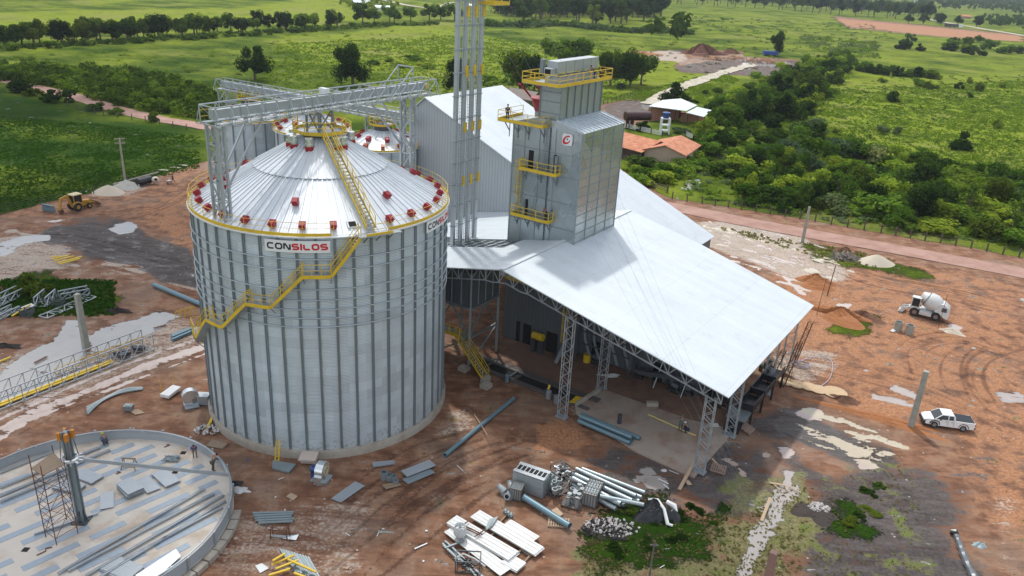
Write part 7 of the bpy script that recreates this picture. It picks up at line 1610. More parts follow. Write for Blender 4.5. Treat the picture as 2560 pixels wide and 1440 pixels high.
def pallet(px,ang,lb,lean=0):
    c=G(*px); d=Vector((math.cos(ang),math.sin(ang),0)); s_=Vector((-d.y,d.x,lean)).normalized(); m=MB()
    for i in range(7): m.beam(c+d*(-.6+.2*i)+ZX*.35-s_*.55,c+d*(-.6+.2*i)+ZX*.35+s_*.55,.11,.03)
    for j_ in(-.5,0,.5): m.beam(c-d*.65+s_*j_+ZX*.28,c+d*.65+s_*j_+ZX*.28,.1,.1)
    tag(m.build('pallet',mat('dusty_pallet',(.28,.2,.16),.9)),lb,'pallet')
pallet((1868,1078),.9,'reddish pallet right of the second corner column',.3); pallet((1795,1178),-.4,'pallet at the foot of the right front column',.15)
m=MB().beam(G(1698,1224,.1),G(1738,1150,.6),.3,.06); m.beam(G(1715,1200,.1),G(1725,1212,.15),.4,.05); tag(m.build('plank',WOOD2),'long pale plank leaning off the pad in front of the right column','plank')
m=MB().beam(G(1780,1146,.2),G(1812,1180,.05),.2,.05); tag(m.build('plank',WOOD2),'pale plank between the right column and the marsh','plank')
m=MB().slab([G(1900,1300,.05),G(1908,1303,.05),G(1930,1245,.35),G(1922,1243,.35)],.05); tag(m.build('plank',WOOD2),'pale board lying in the green marsh channel','plank')
m=MB(); m.beam(G(1925,1207,.1),G(1963,1213,.2),.2,.05); m.beam(G(1936,1212,.1),G(1950,1225,.1),.12,.05); m.beam(G(1960,1210,.1),G(1968,1226,.1),.12,.05); tag(m.build('board_bridge',WOOD2),'small board crossing over the green marsh channel','board')
m=MB().beam(G(1972,1216,.1),G(2003,1232,.1),.12,.05); tag(m.build('plank',WOOD2),'thin pale stick right of the marsh channel','plank')
for px,rx,lb in (((1660,1175),.35,'white round stone at the pad edge in the dark mud'),((2435,870),.3,'pale stone on the wide red yard'),((2165,926),.35,'pale stone in the middle of the red yard')): heap(px,rx,rx*.7,.22,MOT,lb,'stone','stone',n=7)
# long black plastic roll on the right
t=thing('plastic_roll',G(2410,1390),'long grey plastic sheet roll lying on the earth at the lower right','plastic roll'); m=MB(); L=smooth_line([G(2390,1338,.1),G(2402,1370,.12),G(2418,1410,.14),G(2438,1450,.1)],7); m.tube(L,[.16+.1*random.random()+.12*i/len(L) for i in range(len(L))],8); m.build('sheet_roll',mat('grey_plastic',(.10,.115,.13),.35,0,.5,5),t); m=MB().tube([G(2375,1328,.2),G(2388,1330,.25),G(2395,1336,.15)],[.2,.3,.15],8); m.build('black_end',BLACKM,t)
heap((2450,1362),.6,.4,.3,mat('pale_teal_plastic',(.25,.33,.35),.5),'small crumpled teal plastic scrap right of the plastic roll','plastic scrap','plastic_scrap',rough=1.5,n=9,seed=81)
# people on the dryer
person(W(-15.9,10.7,26.0),R_(200),'man in dark green overalls on the highest left platform of the dryer',(.05,.06,.05),(.05,.05,.045),'stand')
person(W(-10.1,10.85,15.8),R_(130),'worker in black with a red cap on the lowest dryer platform',(.03,.03,.035),(.03,.03,.035),'bend',(.45,.05,.1))
person(W(-9.75,18.2,30.45),R_(90),'worker in maroon on the top dryer platform, left of the pair',(.2,.08,.1),(.04,.04,.05),'bend'); person(W(-9.75,19.8,30.45),R_(70),'worker in dark clothes on the top dryer platform, right of the pair',(.03,.03,.035),(.04,.04,.045),'crouch')

# more steelwork in the shed's shade
for a,b,z0,z1,mt,lb in ((-5.5,12.6,4.2,4.2,DSTEEL,'dark duct running along the inner wall under the white roof'),):
    m=MB().beam(W(-6,12.4,6.3),W(12.5,12.4,6.3),.5,.5); tag(m.build('wall_duct',DSTEEL),lb,'duct')
for i,(a,b) in enumerate(((-3.0,12.2),(2.4,12.3),(6.9,12.0),(8.2,12.4),(11.6,12.2))):
    t=thing('dust_motor',W(a,b,0),'dark motor unit on a stand along the inner wall of the shed','motor','motor units along the inner wall'); m=MB().tube([W(a-.4,b,.9),W(a+.4,b,.9)],.35,12); m.build('motor',DSTEEL,t,smooth=35); MB().box(W(a,b,.3),(.9,.6,.5),(AX,BX,ZX)).build('stand',BLACK,t)
for a,lb in ((4.6,'left thin steel prop leaning on the inner wall'),(7.8,'right thin steel prop leaning on the inner wall')): tag(MB().tube([W(a,11.4,0),W(a+.3,12.8,3.4)],.06,6).build('prop_pole',STEEL),lb,'pole')

t=thing('pipe_rack',W(-1,11.6,0),'dark frame with hanging pipes before the inner wall of the shed','pipe rack')
for a in (-5.2,-1.8,1.6): MB().beam(W(a,11.2,0),W(a,11.2,5.6),.16).build('rack_post',DSTEEL,t)
for z in (2.6,4.1,5.5): MB().beam(W(-5.2,11.2,z),W(1.6,11.2,z),.14).build('rack_beam',DSTEEL,t)
for a in (-4.4,-3.2,-.9,.6): MB().tube([W(a,11.3,5.4),W(a+.2,11.3,3.2),W(a+.9,11.5,1.2)],.16,8).build('chute',STEEL2,t,smooth=35)
t=thing('screw_conveyor',W(6,12.2,0),'long dark screw conveyor trough sloping along the inner wall under the shed','conveyor'); MB().beam(W(2.5,11.9,1.1),W(12.2,11.9,2.9),.55,.5).build('trough',DSTEEL,t)
for a in (4,7.5,11): MB().beam(W(a,11.9,0),W(a,11.9,1.2+(a-2.5)*.18),.1).build('leg',DSTEEL,t)
# ================================================================ farm buildings
TILE=NT('clay_tile_roof'); _w=TILE.n('TexWave',wave_type='BANDS',bands_direction='X'); _w.inputs['Scale'].default_value=1.3; _w.inputs['Distortion'].default_value=.4; TILE.set(_w.inputs['Vector'],TILE.obj()); TILE.set(TILE.b.inputs['Base Color'],TILE.mix(TILE.ramp(TILE.noise(.8,6,.65),.35,.65),(.42,.15,.075),(.58,.25,.14))); TILE.b.inputs['Roughness'].default_value=.85; TILE.bump(_w.outputs[0],.05); TILE=TILE.m
PLAST=mat('beige_plaster',(.40,.31,.22),.85,0,.1,1); BRICK=mat('brick_wall',(.36,.17,.11),.9,0,.2,5)
MR2=mat('dark_red_machine',(.16,.012,.015),.5)
hs=thing('farmhouse',G(1640,398),'low house with orange clay tile roofs beside the white shed roof','house')
def gable(root,r0,r1,hw,drop,mt,name='roof',side=(1,1),ov=.5,th=.15):
    d=(r1-r0).normalized(); s_=Vector((-d.y,d.x,0)); m=MB()
    for k,f in zip((-1,1),side):
        if f: m.slab([r0-d*ov,r1+d*ov,r1+d*ov+s_*k*hw*f-ZX*drop*f,r0-d*ov+s_*k*hw*f-ZX*drop*f],th)
    return m.build(name,mt,root),d,s_
r0,r1=G(1664,362,5),G(1702,339,5); _,d,s_=gable(hs,r0,r1,5.2,1.7,TILE)
m=MB(); a=r0+s_*4.7;b=r0-s_*4.7; 
z0=-.1
for p,q in ((r0,a),(r0,b)): m.add([Vector((p.x,p.y,z0)),Vector((q.x,q.y,z0)),Vector((q.x,q.y,3.4)),Vector((p.x,p.y,4.85))],[(0,1,2,3)])
for k in(-1,1): p=r0+s_*k*4.7;q=r1+s_*k*4.7; m.add([Vector((p.x,p.y,z0)),Vector((q.x,q.y,z0)),Vector((q.x,q.y,3.3)),Vector((p.x,p.y,3.3))],[(0,1,2,3)])
m.build('wall',PLAST,hs)
q0,q1=G(1515,318,4.8),G(1648,352,4.8); gable(hs,q0,q1,6.3,2.0,TILE)
dd=(q1-q0).normalized(); ss=Vector((-dd.y,dd.x,0)); ss=ss if ss.y<0 else -ss
m=MB(); 
for f in np.linspace(0,1,7): p=q0.lerp(q1,f)+ss*5.9; m.beam(Vector((p.x,p.y,0)),Vector((p.x,p.y,2.9)),.25)
m.build('veranda_post',DWOOD,hs); m=MB(); m.box(q0.lerp(q1,.5)*1+ss*2.6-ZX*3.3,((q1-q0).length-2,3.4,3.0),(dd,ss,ZX)); m.build('wall',mat('shaded_brown_wall',(.12,.085,.065),.9),hs); m=MB(); m.box(q0.lerp(q1,.5)+ss*5.9-ZX*4.3,((q1-q0).length,.12,.9),(dd,ss,ZX)); m.build('veranda_rail',DWOOD,hs)  # veranda wall darkened: the shade under the roof is put into its brown
m=MB(); p=G(1600,404); heap((1602,402),2.4,1.0,.9,mat('pale_tarp',(.6,.63,.62),.5),'pale tarpaulin in the yard in front of the tiled house','tarpaulin','tarpaulin',rough=1,seed=90)
t=thing('barn',G(1690,320),'open barn with two white metal roofs and red machinery inside','barn'); z=5.2
m=MB(); m.slab([G(1622,265,z-.9),G(1656,250,z),G(1702,246,z+.5),G(1743,263,z-.6),G(1716,277,z-1.2)],.12,(0,0,1)); m.build('roof',WROOF,t)
m=MB(); m.slab([G(1716,281,3.9),G(1743,267,4.4),G(1779,275,3.9),G(1760,292,3.4)],.12,(0,0,1)); m.build('roof',WROOF,t)
m=MB()
for px,z in (((1630,266),4.2),((1655,262),4.2),((1690,272),4),((1720,282),3.6),((1745,288),3.4),((1762,290),3.3),((1775,277),3.7)): c=G(*px,z); m.beam(Vector((c.x,c.y,0)),c,.22)
m.build('post',DWOOD,t); m=MB(); a=G(1622,268,4);b=G(1700,262,4.5); a.z=b.z=0; m.add([a,b,b+ZX*4.2,a+ZX*4.0],[(0,1,2,3)]); a=G(1715,285,3.5);b=G(1775,280,3.7); a.z=b.z=0; m.add([a+Vector((0,6,0)),b+Vector((0,6,0)),b+Vector((0,6,2.4)),a+Vector((0,6,2.4))],[(0,1,2,3)]); m.build('wall',BRICK,t)
c=G(1708,300,0)+Vector((0,3,0)); m=MB(); m.box(c+ZX*1.3,(2.4,1.2,.9)); m.box(c+Vector((-1.1,0,1.9)),(1.1,1.4,1.6)); m.tube([c+Vector((-1.1,-1.0,.8)),c+Vector((-1.1,1.0,.8))],.8,14); m.tube([c+Vector((1.0,-.8,.5)),c+Vector((1.0,.8,.5))],.5,12); tag(m.build('red_tractor',MR2),'dark red tractor parked under the barn','tractor')
c=G(1660,334); t=thing('water_tower',c,'blue water tank on a white concrete frame in front of the barn','water tower'); m=MB()
for i,j_ in((-1,-1),(1,-1),(1,1),(-1,1)): m.beam(c+Vector((i*1.1,j_*.9,0)),c+Vector((i*1.1,j_*.9,4.2)),.35)
for z in(.9,2.4,4.2): m.box(c+ZX*z,(2.5,2.1,.22))
m.build('frame',WHITE,t); MB().lathe([(.8,0),(1.05,1.3),(1.15,1.35),(1.1,1.5),(0,1.75)],c+ZX*4.3,16).build('tank',mat('tank_blue',(.02,.06,.22),.4),t,smooth=35)
c=G(1591,318); t=thing('fuel_tank',c,'long dark maroon tank lying on a stand left of the barn','tank'); MR=mat('maroon_paint',(.045,.012,.014),.5); a,b=G(1563,290,3.4),G(1625,290,3.4); MB().tube([a,b],1.25,18).build('tank',MR,t,smooth=35); m=MB(); 
for f in(.12,.3): p=a.lerp(b,f); m.box(Vector((p.x,p.y,1.3)),(.9,1.6,2.6))
m.build('stand',MR,t)
def farm_fence(pts,lb,h=1.5,sp=2.6,rails=4,mp=DWOOD,mr_=WHITE):
    P=[G(*p) for p in pts]; t=thing('board_fence',P[0],lb,'fence')
    for i in range(len(P)-1):
        a,b=P[i],P[i+1]; n=max(1,int((b-a).length/sp))
        for k in range(n+1): p=a.lerp(b,k/n); MB().beam(p-ZX*.2,p+ZX*h,.3).build('post',mp,t)
        m=MB()
        for r in range(rails): m.beam(a+ZX*(.35+r*.32),b+ZX*(.35+r*.32),.06,.14)
        m.build('rail',mr_,t)
farm_fence([(1545,317),(1600,329),(1655,341)],'white board fence with dark posts between tiled house and tank'); farm_fence([(1714,341),(1733,350),(1745,328)],'short corner of white board fence right of the tiled house'); farm_fence([(1628,470),(1668,482)],'dark board fence corner behind the white roof edge',mr_=DWOOD)
t=thing('old_shed',G(1300,262),'low brown shed with a dull grey roof behind the warehouse roof','shed'); m=MB(); m.slab([G(1270,225,3.4),G(1339,238,3.4),G(1330,252,2.6),G(1262,240,2.6)],.12,(0,0,1)); m.slab([G(1270,225,3.4),G(1339,238,3.4),G(1346,230,2.6),G(1276,218,2.6)],.12,(0,0,1)); m.build('roof',mat('old_fibre_sheet',(.17,.14,.12),.9,0,.2,1),t); a=G(1265,242,2.5);b=G(1328,254,2.5); m=MB(); m.add([Vector((a.x,a.y+1,0)),Vector((b.x,b.y+1,0)),b+Vector((0,1,0)),a+Vector((0,1,0))],[(0,1,2,3)]); m.build('wall',DWOOD,t)
def hut(px,L,w_,h,mt,rm,lb,ang=0.2,nm='farm_hut'):
    c=G(*px); t=thing(nm,c,lb,'hut'); d=Vector((math.cos(ang),math.sin(ang),0)); s_=Vector((-d.y,d.x,0)); MB().box(c+ZX*h*.4,(L,w_,h*.8),(d,s_,ZX)).build('wall',mt,t); gable(t,c-d*L/2+ZX*h*1.25,c+d*L/2+ZX*h*1.25,w_*.62,h*.5,rm)
hut((903,14),14,8,3.5,DWOOD,STEEL2,'far hut with a shiny grey roof among shrubs at the top edge',.5)
hut((957,26),11,6,3,WHITE,STEEL2,'far low white hut just right of the grey roofed hut',.1)
hut((2411,46),14,8,3.6,PLAST,TILE,'far small house with a reddish roof at the upper right',.2)
hut((2300,6),22,10,5,WHITE,WHITE,'pale far building in the haze near the top right',.2); hut((1178,20),7,7,3,WHITE,WHITE,'small white far huts left of the elevator shafts',0)
# far lorry
a,b=G(2362,66),G(2405,70); d=(b-a).normalized(); s_=Vector((-d.y,d.x,0)); L=(b-a).length; t=thing('lorry',(a+b)/2,'long dark lorry with a white cab on the far road at the upper right','lorry'); MB().box(a.lerp(b,.4)+ZX*2.0,(L*.8,3.0,2.6),(d,s_,ZX)).build('trailer',mat('lorry_dark',(.07,.06,.065),.6),t); MB().box(b-d*1.5+ZX*1.9,(3.4,3,3.2),(d,s_,ZX)).build('cab',WHITE,t); m=MB()
for f in (.05,.1,.3,.55,.8,.93): m.tube([a.lerp(b,f)-s_*1.5+ZX*.6,a.lerp(b,f)+s_*1.5+ZX*.6],.6,10)
m.build('wheels',BLACK,t)
# sawmill yard
t=thing('sawdust_mound',G(1755,140),'large brown sawdust mound in the far burnt yard','mound'); o=heap((1755,136),11,6,5.5,mat('sawdust',(.13,.055,.035),.95,0,.45,.25,bump=.3,bsc=.8),None,None,rough=1.3,pw=.8,seed=95); o.parent=t; o.location=o.location-t.location
heap((1825,133),5.5,3,3,BEARTH,'smaller brown mound right of the large sawdust mound','mound','sawdust_mound',rough=.9,seed=96); heap((1612,134),13,4,.8,OEARTH,'flat tan earth spread left of the large sawdust mound','mound','earth_spread',rough=.8,seed=97)
LOGM=mat('cut_timber',(.46,.25,.13),.85,0,.35,1)
for px,rx,ry,n,lb,sd in (((1830,148),7,3,90,'orange brown heap of cut wood beside the white mud track',1),((1908,155),12,5,190,'largest heap of cut orange logs below the blue trailer',2),((1790,150),8,2.5,70,'scattered cut timber in front of the large sawdust mound',3)):
    t=thing('log_pile',G(*px),lb,'log pile','log piles at the far sawmill'); scatter_bits(ORI[t.name],rx,ry,n,.8,2.2,LOGM,'logs',2.4,sd,True,parent=t); scatter_bits(ORI[t.name],rx*1.2,ry*1.2,n//2,.5,1.2,mat('pale_slabs',(.38,.35,.33),.9,0,.3,1),'offcuts',.8,sd+10,False,parent=t)
t=thing('offcut_pile',G(1945,168),'grey litter of wood offcuts at the right end of the far sawmill','offcuts'); scatter_bits(ORI[t.name],11,3,190,.5,1.4,mat('pale_slabs',(.38,.35,.33),.9),'offcuts',1.0,44,parent=t)
t=thing('blue_trailer',G(1925,140),'blue trailer parked under the lone tree at the far sawmill','trailer'); c=ORI[t.name]; MB().box(c+ZX*1.7,(8,3,1.9)).build('bed',mat('trailer_blue',(.02,.07,.3),.5),t); m=MB()
for x in(-2.5,-1.4,2.4): m.tube([c+Vector((x,-1.5,.5)),c+Vector((x,1.5,.5))],.5,10)
m.build('wheels',BLACK,t)
# ================================================================ wire fences
def wire_fence(pts,lb,sp=3.0,h=1.6,w_=.2):
    P=[G(*p) for p in pts]; t=thing('wire_fence',P[0],lb,'fence'); wires=MB(); cnt=0; proto=None
    for i in range(len(P)-1):
        a,b=P[i],P[i+1]; n=max(1,int((b-a).length/sp))
        for k in range(n):
            if cnt>=98: break
            p=a.lerp(b,k/n); z=GH(p.x,p.y); h2=h*random.uniform(.9,1.1); MB().beam(Vector((p.x,p.y,z-.3)),Vector((p.x+random.uniform(-.08,.08),p.y,z+h2)),w_).build('post',DWOOD,t); cnt+=1
        for z in (.5,.9,1.3): wires.beam(a+ZX*z,b+ZX*z,.02)
    wires.build('wires',DSTEEL,t)
wire_fence([(1680,497),(1755,509),(1853,524),(2037,554),(2202,583),(2350,607),(2547,643),(2700,668)],'wire fence with dark posts along the red road on the right',2.3)
wire_fence([(170,268),(260,290),(330,300),(400,312),(500,330)],'wire fence with thin posts along the red road on the left',4,1.5,.16)
wire_fence([(-30,538),(105,512),(235,484),(400,438)],'sparse wire fence between the dark green field and the bare ground',6,1.5,.14)
wire_fence([(1508,262),(1560,245),(1590,238)],'short wire fence by the far muddy track',3.5,1.6,.2)
# ================================================================ vegetation
def leafmat(name,c1,c2):
    t=NT(name); oi=t.n('ObjectInfo'); n=t.noise(1.3,3,.6); v=t.math('MULTIPLY_ADD',oi.outputs['Random'],.65,.68)
    c=t.mix(t.ramp(t.math('ADD',n,t.math('MULTIPLY_ADD',oi.outputs['Random'],.3,-.15)),.35,.65),c1,c2); c=t.mix(1.0,c,v,'MULTIPLY'); c=t.mix(t.ramp(oi.outputs['Random'],.55,1.0),c,t.mix(1.0,c,(1.35,1.05,.8),'MULTIPLY'))
    d=t.n('BsdfDiffuse'); t.set(d.inputs[0],c); tr=t.n('BsdfTranslucent'); t.set(tr.inputs[0],t.mix(1.0,c,(1.3,1.5,.7),'MULTIPLY')); mx=t.n('MixShader'); mx.inputs[0].default_value=.35; t.t.links.new(d.outputs[0],mx.inputs[1]); t.t.links.new(tr.outputs[0],mx.inputs[2]); t.t.links.new(mx.outputs[0],t.out.inputs[0]); return t.m
LD=leafmat('dark_foliage',(.022,.048,.010),(.055,.095,.016)); LM=leafmat('mid_foliage',(.055,.11,.014),(.12,.19,.026)); LB=leafmat('bright_foliage',(.08,.155,.018),(.16,.25,.035)); LG=leafmat('grey_green_foliage',(.06,.10,.05),(.12,.17,.08)); LO=leafmat('rusty_foliage',(.14,.09,.035),(.2,.13,.05))
BARK=mat('bark',(.12,.095,.07),.95,0,.3,3)
def leafcloud(rx,rz,lumps,nl,ls,zc,seed,flat=.0,droop=0):
    rng=np.random.RandomState(seed); C_=[];
    for i in range(lumps):
        a=rng.rand()*6.28; u=rng.rand()**.5*.72; h=(rng.rand()*2-1)*.7*math.sqrt(max(0,1-u*u)); C_.append((rx*u*math.cos(a),rx*u*math.sin(a),zc+rz*h,(rx*(.18+.34*rng.rand()))))
    C_=np.array(C_); idx=rng.randint(0,lumps,nl); d=rng.normal(size=(nl,3)); d/=np.linalg.norm(d,axis=1)[:,None]; r=rng.rand(nl)**.35
    sc3=np.array([1,1,min(1.2,rz/rx*1.2)]); P=C_[idx,:3]+d*sc3*(C_[idx,3]*r)[:,None]
    P[:,2]=np.maximum(P[:,2],.05)
    nrm=d*.8+rng.normal(size=(nl,3))*.55+np.array([0,0,.5]); nrm/=np.linalg.norm(nrm,axis=1)[:,None]
    t1=np.cross(nrm,rng.normal(size=(nl,3))); t1/=np.linalg.norm(t1,axis=1)[:,None]; t2=np.cross(nrm,t1); s=ls*(.6+.8*rng.rand(nl))[:,None]
    V=np.stack([P-t1*s-t2*s*.5,P+t1*s*.2-t2*s*.6,P+t1*s+t2*s*.3,P-t1*s*.3+t2*s*.6],1).reshape(-1,3)
    return V,[(4*i,4*i+1,4*i+2,4*i+3) for i in range(nl)],C_
def mesh_of(name,V,Fc,mt):
    me=bpy.data.meshes.new(name); me.vertices.add(len(V)); me.vertices.foreach_set('co',np.asarray(V,float).ravel()); n=len(Fc); me.loops.add(4*n); me.loops.foreach_set('vertex_index',np.arange(4*n)); me.polygons.add(n); me.polygons.foreach_set('loop_start',np.arange(n)*4); me.polygons.foreach_set('loop_total',np.full(n,4)); me.update(); me.materials.append(mt); return me
BUSH={}
for kn,mt_ in (('d',LD),('m',LM),('b',LB),('g',LG),('o',LO)):
    BUSH[kn]=[mesh_of('bush',*leafcloud(1.0,.62,9,1500,.085,.5,100+i*7+ord(kn))[:2],mt_) for i in range(4 if kn in'dmb' else 2)]
def place_bush(kind,p,r,h,label,group,name='bush',cat='bush'):
    me=random.choice(BUSH[kind]); o=bpy.data.objects.new(name,me); COL.objects.link(o); o.location=(p.x,p.y,GH(p.x,p.y)-.05); hx,hy=PJ((p.x,p.y,0)); h=min(h,2.6) if (1540<hx<1745 and 395<hy<485) else (min(h,1.8) if (1540<hx<1745 and 330<hy<=395) else h); o.scale=(r,r*random.uniform(.85,1.15),h/1.12); o.rotation_euler=(0,0,random.uniform(0,6.28)); return tag(o,label,cat,group)
TRE={}
def tree_proto(key,mt_,rx,rz,H,n,ls,seed,multi=3):
    V,Fc,C_=leafcloud(rx,rz,20 if n>6000 else 11,n,ls,H-rz,seed); cm=mesh_of('crown',V,Fc,mt_); m=MB(); r=H*.022+.05
    m.tube([(0,0,-.3),(0,0,H*.2),(.1,.05,H*.5)],[r*1.3,r,r*.7],7)
    for c in C_[:7]: m.tube([(0.02,0,H*.3),(c[0]*.5,c[1]*.5,H*.3+(c[2]-H*.3)*.6),(c[0],c[1],c[2])],[r*.6,r*.4,r*.15],5)
    me=bpy.data.meshes.new('trunk'); me.from_pydata(m.v,[],m.f); me.materials.append(BARK); TRE.setdefault(key,[]).append((cm,me,H))
for i in range(3):
    tree_proto('round_d',LD,3.2,2.7,6.6,2600,.24,200+i); tree_proto('round_m',LM,3.0,2.5,6.0,2400,.24,220+i); tree_proto('tall_d',LD,3.4,4.6,12,2600,.34,240+i)
tree_proto('tall_d',leafmat('blue_green_foliage',(.02,.05,.025),(.05,.095,.04)),3.6,3.6,13,2300,.34,260); tree_proto('big_d',LD,4.6,5.2,11.2,10500,.23,270); tree_proto('big_d',LD,4.4,5.0,11.2,10500,.23,271); tree_proto('round_o',LO,3.2,3.2,9,1800,.3,280); tree_proto('sparse',LM,1.7,1.6,4.6,420,.16,290); tree_proto('tall_m',LM,3.5,4.6,11,2400,.34,243)
def place_tree(key,p,H,label,group=None,wide=1.0,name='tree'):
    cm,tm,H0=random.choice(TRE[key]); s=H/H0; e=bpy.data.objects.new(name,None); COL.objects.link(e); e.location=(p.x,p.y,GH(p.x,p.y)); e.scale=(s*wide,s*wide,s); e.rotation_euler=(0,0,random.uniform(0,6.28)); tag(e,label,'tree',group)
    for nm,me in (('crown',cm),('trunk',tm)): o=bpy.data.objects.new(nm,me); COL.objects.link(o); o.parent=e
    return e
def inpoly(x,y,poly):
    c=False; n=len(poly)
    for i in range(n):
        a,b=poly[i],poly[(i+1)%n]
        if (a[1]>y)!=(b[1]>y) and x<(b[0]-a[0])*(y-a[1])/(b[1]-a[1])+a[0]: c=not c
    return c
def scatter(pts,n,mind,seed,jit=0):
    P=[(g.x,g.y) for g in (G(*p) for p in pts)]; xs=[p[0] for p in P]; ys=[p[1] for p in P]; rng=random.Random(seed); out=[]; tries=0
    while len(out)<n and tries<n*60:
        tries+=1; x=rng.uniform(min(xs),max(xs)); y=rng.uniform(min(ys),max(ys))
        if inpoly(x,y,P) and all((x-a)**2+(y-b)**2>mind*mind for a,b in out): out.append((x,y))
    return [Vector((x,y,0)) for x,y in out]
rb=random.Random(11)
def mass(P,r0,r1,h0,h1,name,lb,mts,seed,nl=170,ls=.11,cat='shrubs'):
    # one continuous growth made of many leafy crowns; one object per foliage tone is joined by material index
    rng=random.Random(seed); V=[];K=[]
    base=[leafcloud(1,.62,7,nl,ls,.5,seed*77+i)[0] for i in range(6)]
    for p in P:
        r=rng.uniform(r0,r1);h=rng.uniform(h0,h1); v=base[rng.randrange(6)].copy(); a=rng.uniform(0,6.28); x=v[:,0]*math.cos(a)-v[:,1]*math.sin(a); y=v[:,0]*math.sin(a)+v[:,1]*math.cos(a)
        V.append(np.stack([x*r+p.x,y*r+p.y,v[:,2]*h/1.12+GH(p.x,p.y)-.1],1)); K+= [rng.randrange(len(mts))]*(len(v)//4)
    V=np.concatenate(V); me=mesh_of(name,V,[0]*(len(V)//4),mts[0])
    for q in mts[1:]: me.materials.append(q)
    me.polygons.foreach_set('material_index',K); o=bpy.data.objects.new(name,me); COL.objects.link(o); return tag(o,lb,cat,None,'stuff')
def along(pts,n,jit,seed):
    L=smooth_line([G(*p) for p in pts],10); rng=random.Random(seed); cum=[0]
    for i in range(1,len(L)): cum.append(cum[-1]+(L[i]-L[i-1]).length)
    out=[]
    for k in range(n):
        s=cum[-1]*(k+rng.uniform(.1,.9))/n; i=max(j for j in range(len(cum)) if cum[j]<=s); i=min(i,len(L)-2); p=L[i].lerp(L[i+1],(s-cum[i])/max(1e-6,cum[i+1]-cum[i])); d=(L[i+1]-L[i]).normalized(); out.append(p+Vector((-d.y,d.x,0))*rng.uniform(-jit,jit))
    return out
# far-left line of trees with scrub under it
for p in along([(-60,122),(60,112),(150,108),(250,100),(340,96),(420,92)],26,4,1): place_tree(rb.choice(['round_d','round_d','round_m']),p,rb.uniform(7.5,10.5),'dark tree in the dense left stretch of the far tree line','trees of the far left tree line',rb.uniform(1,1.25))
for p in along([(420,92),(500,84),(600,79),(700,76),(800,70),(862,66)],26,4,2): place_tree(rb.choice(['round_d','round_m']),p,rb.uniform(7,10.5),'tree in the looser right stretch of the far tree line','trees of the far left tree line',rb.uniform(.95,1.2))
for p in along([(900,62),(1000,54),(1060,52),(1140,50)],8,5,3): place_tree('round_m',p,rb.uniform(9,13),'rounded tree standing apart in the far tree line left of the elevator','trees left of the elevator',1.1)
mass(along([(-60,128),(150,116),(400,102),(640,86),(900,68),(1100,60)],150,5,4),2,4.4,1.6,3.6,'scrub','low scrub growing under the far tree line',[LD,LD,LM],4,150,.14)
# dense thicket beyond the left road
TH=[(-80,170),(60,172),(250,178),(420,200),(520,232),(560,262),(560,305),(440,292),(300,262),(180,230),(60,205),(-80,190)]
mass(scatter(TH,330,1.9,5),2.2,3.8,2.2,4.2,'thicket','dense dark thicket beyond the left red road',[LD,LD,LD,LM],5,260,.10)
for px,r,h,lb in (((150,255),4.2,3.8,'largest dark bush on the near side of the left red road'),((45,232),4.5,3.5,'dark bush on the near side of the road at the far left'),((80,240),3.0,2.4,'lower bush next to the far left roadside bush'),((238,276),2.8,2.2,'small pale bush by the left road, left of the pair'),((295,285),2.8,2.2,'small pale bush by the left road, right of the pair'),((380,303),2.2,2.4,'lone small bush by the left road nearest the conveyor'),((115,247),2.2,1.6,'grassy low bush between the larger roadside bushes')): place_bush('m' if 'pale' in lb else 'd',G(*px),r,h,lb,None)
for px,r,h,lb in (((85,735),3.0,2.8,'round green shrub in the grass patch left of the silos'),((190,735),1.6,.9,'low shrub in the grass patch behind the lattice panels'),((45,742),1.7,.9,'low shrub left of the round one in the yard grass')): place_bush('d',G(*px),r,h,lb,None)
# single trees
place_tree('big_d',G(882,218),14.5,'very dark large lone tree rising beyond the left conveyor bridges',None,1.12)
place_tree('round_d',G(638,202),12.0,'dusky round lone tree beyond the left end of the conveyor bridges',None,1.0)
place_tree('big_d',G(1140,236),12.5,'dark tree half hidden behind the elevator shafts',None,.9)
for px,k_,H,w_,lb in (((1300,222),'round_d',13,1.1,'left dark tree behind the warehouse ridge'),((1335,238),'big_d',14,.9,'right dark tree behind the warehouse ridge'),((1395,168),'round_m',12.5,1.35,'left tree of the clump just above the dryer top'),((1440,164),'round_m',12.5,1.35,'right tree of the clump just above the dryer top'),((1525,215),'big_d',14,.95,'left tree of the dark pair right of the dryer top'),((1575,217),'big_d',14.5,1.0,'right tree of the dark pair right of the dryer top'),((1602,212),'round_m',12,1,'lighter tree on the right flank of the dark pair'),((1682,282),'round_d',9.5,1.05,'tree growing over the left part of the white barn roof'),((1938,140),'round_d',13,.8,'lone dark tree by the blue trailer at the sawmill'),((1350,228),'round_d',9,1.1,'low dark tree against the dryer neck on the left')): place_tree(k_,G(*px),H,lb,None,w_)
for px,r,h,k_,lb in (((1555,222),3,2.2,'g','whitish flowering bush at the foot of the dark pair of trees'),((1610,325),3.5,2.6,'d','bush beside the maroon tank'),((1700,332),3.2,2.2,'g','pale bush behind the tiled house ridge'),((1730,255),2.8,1.6,'d','small dark bush on the grass above the barn'),((1790,232),3.0,1.8,'d','small dark hedge clump on the grass right of the barn'),((1760,234),2.2,1.4,'d','tiny dark hedge clump left of the other on the grass')): place_bush(k_,G(*px),r,h,lb,None)
for p in scatter([(930,160),(1060,140),(1110,170),(1050,185),(950,180)],7,5,6): place_bush('m',p,rb.uniform(3,5),rb.uniform(1.4,2.4),'low bush on the meadow between lone tree and elevator','low meadow bushes left of the elevator')
for p in scatter([(1210,190),(1290,180),(1280,215),(1210,225)],7,4,7): place_bush('b',p,rb.uniform(2.5,4),rb.uniform(1.5,2.5),'bright low bush behind the warehouse ridge','bright bushes behind the warehouse')
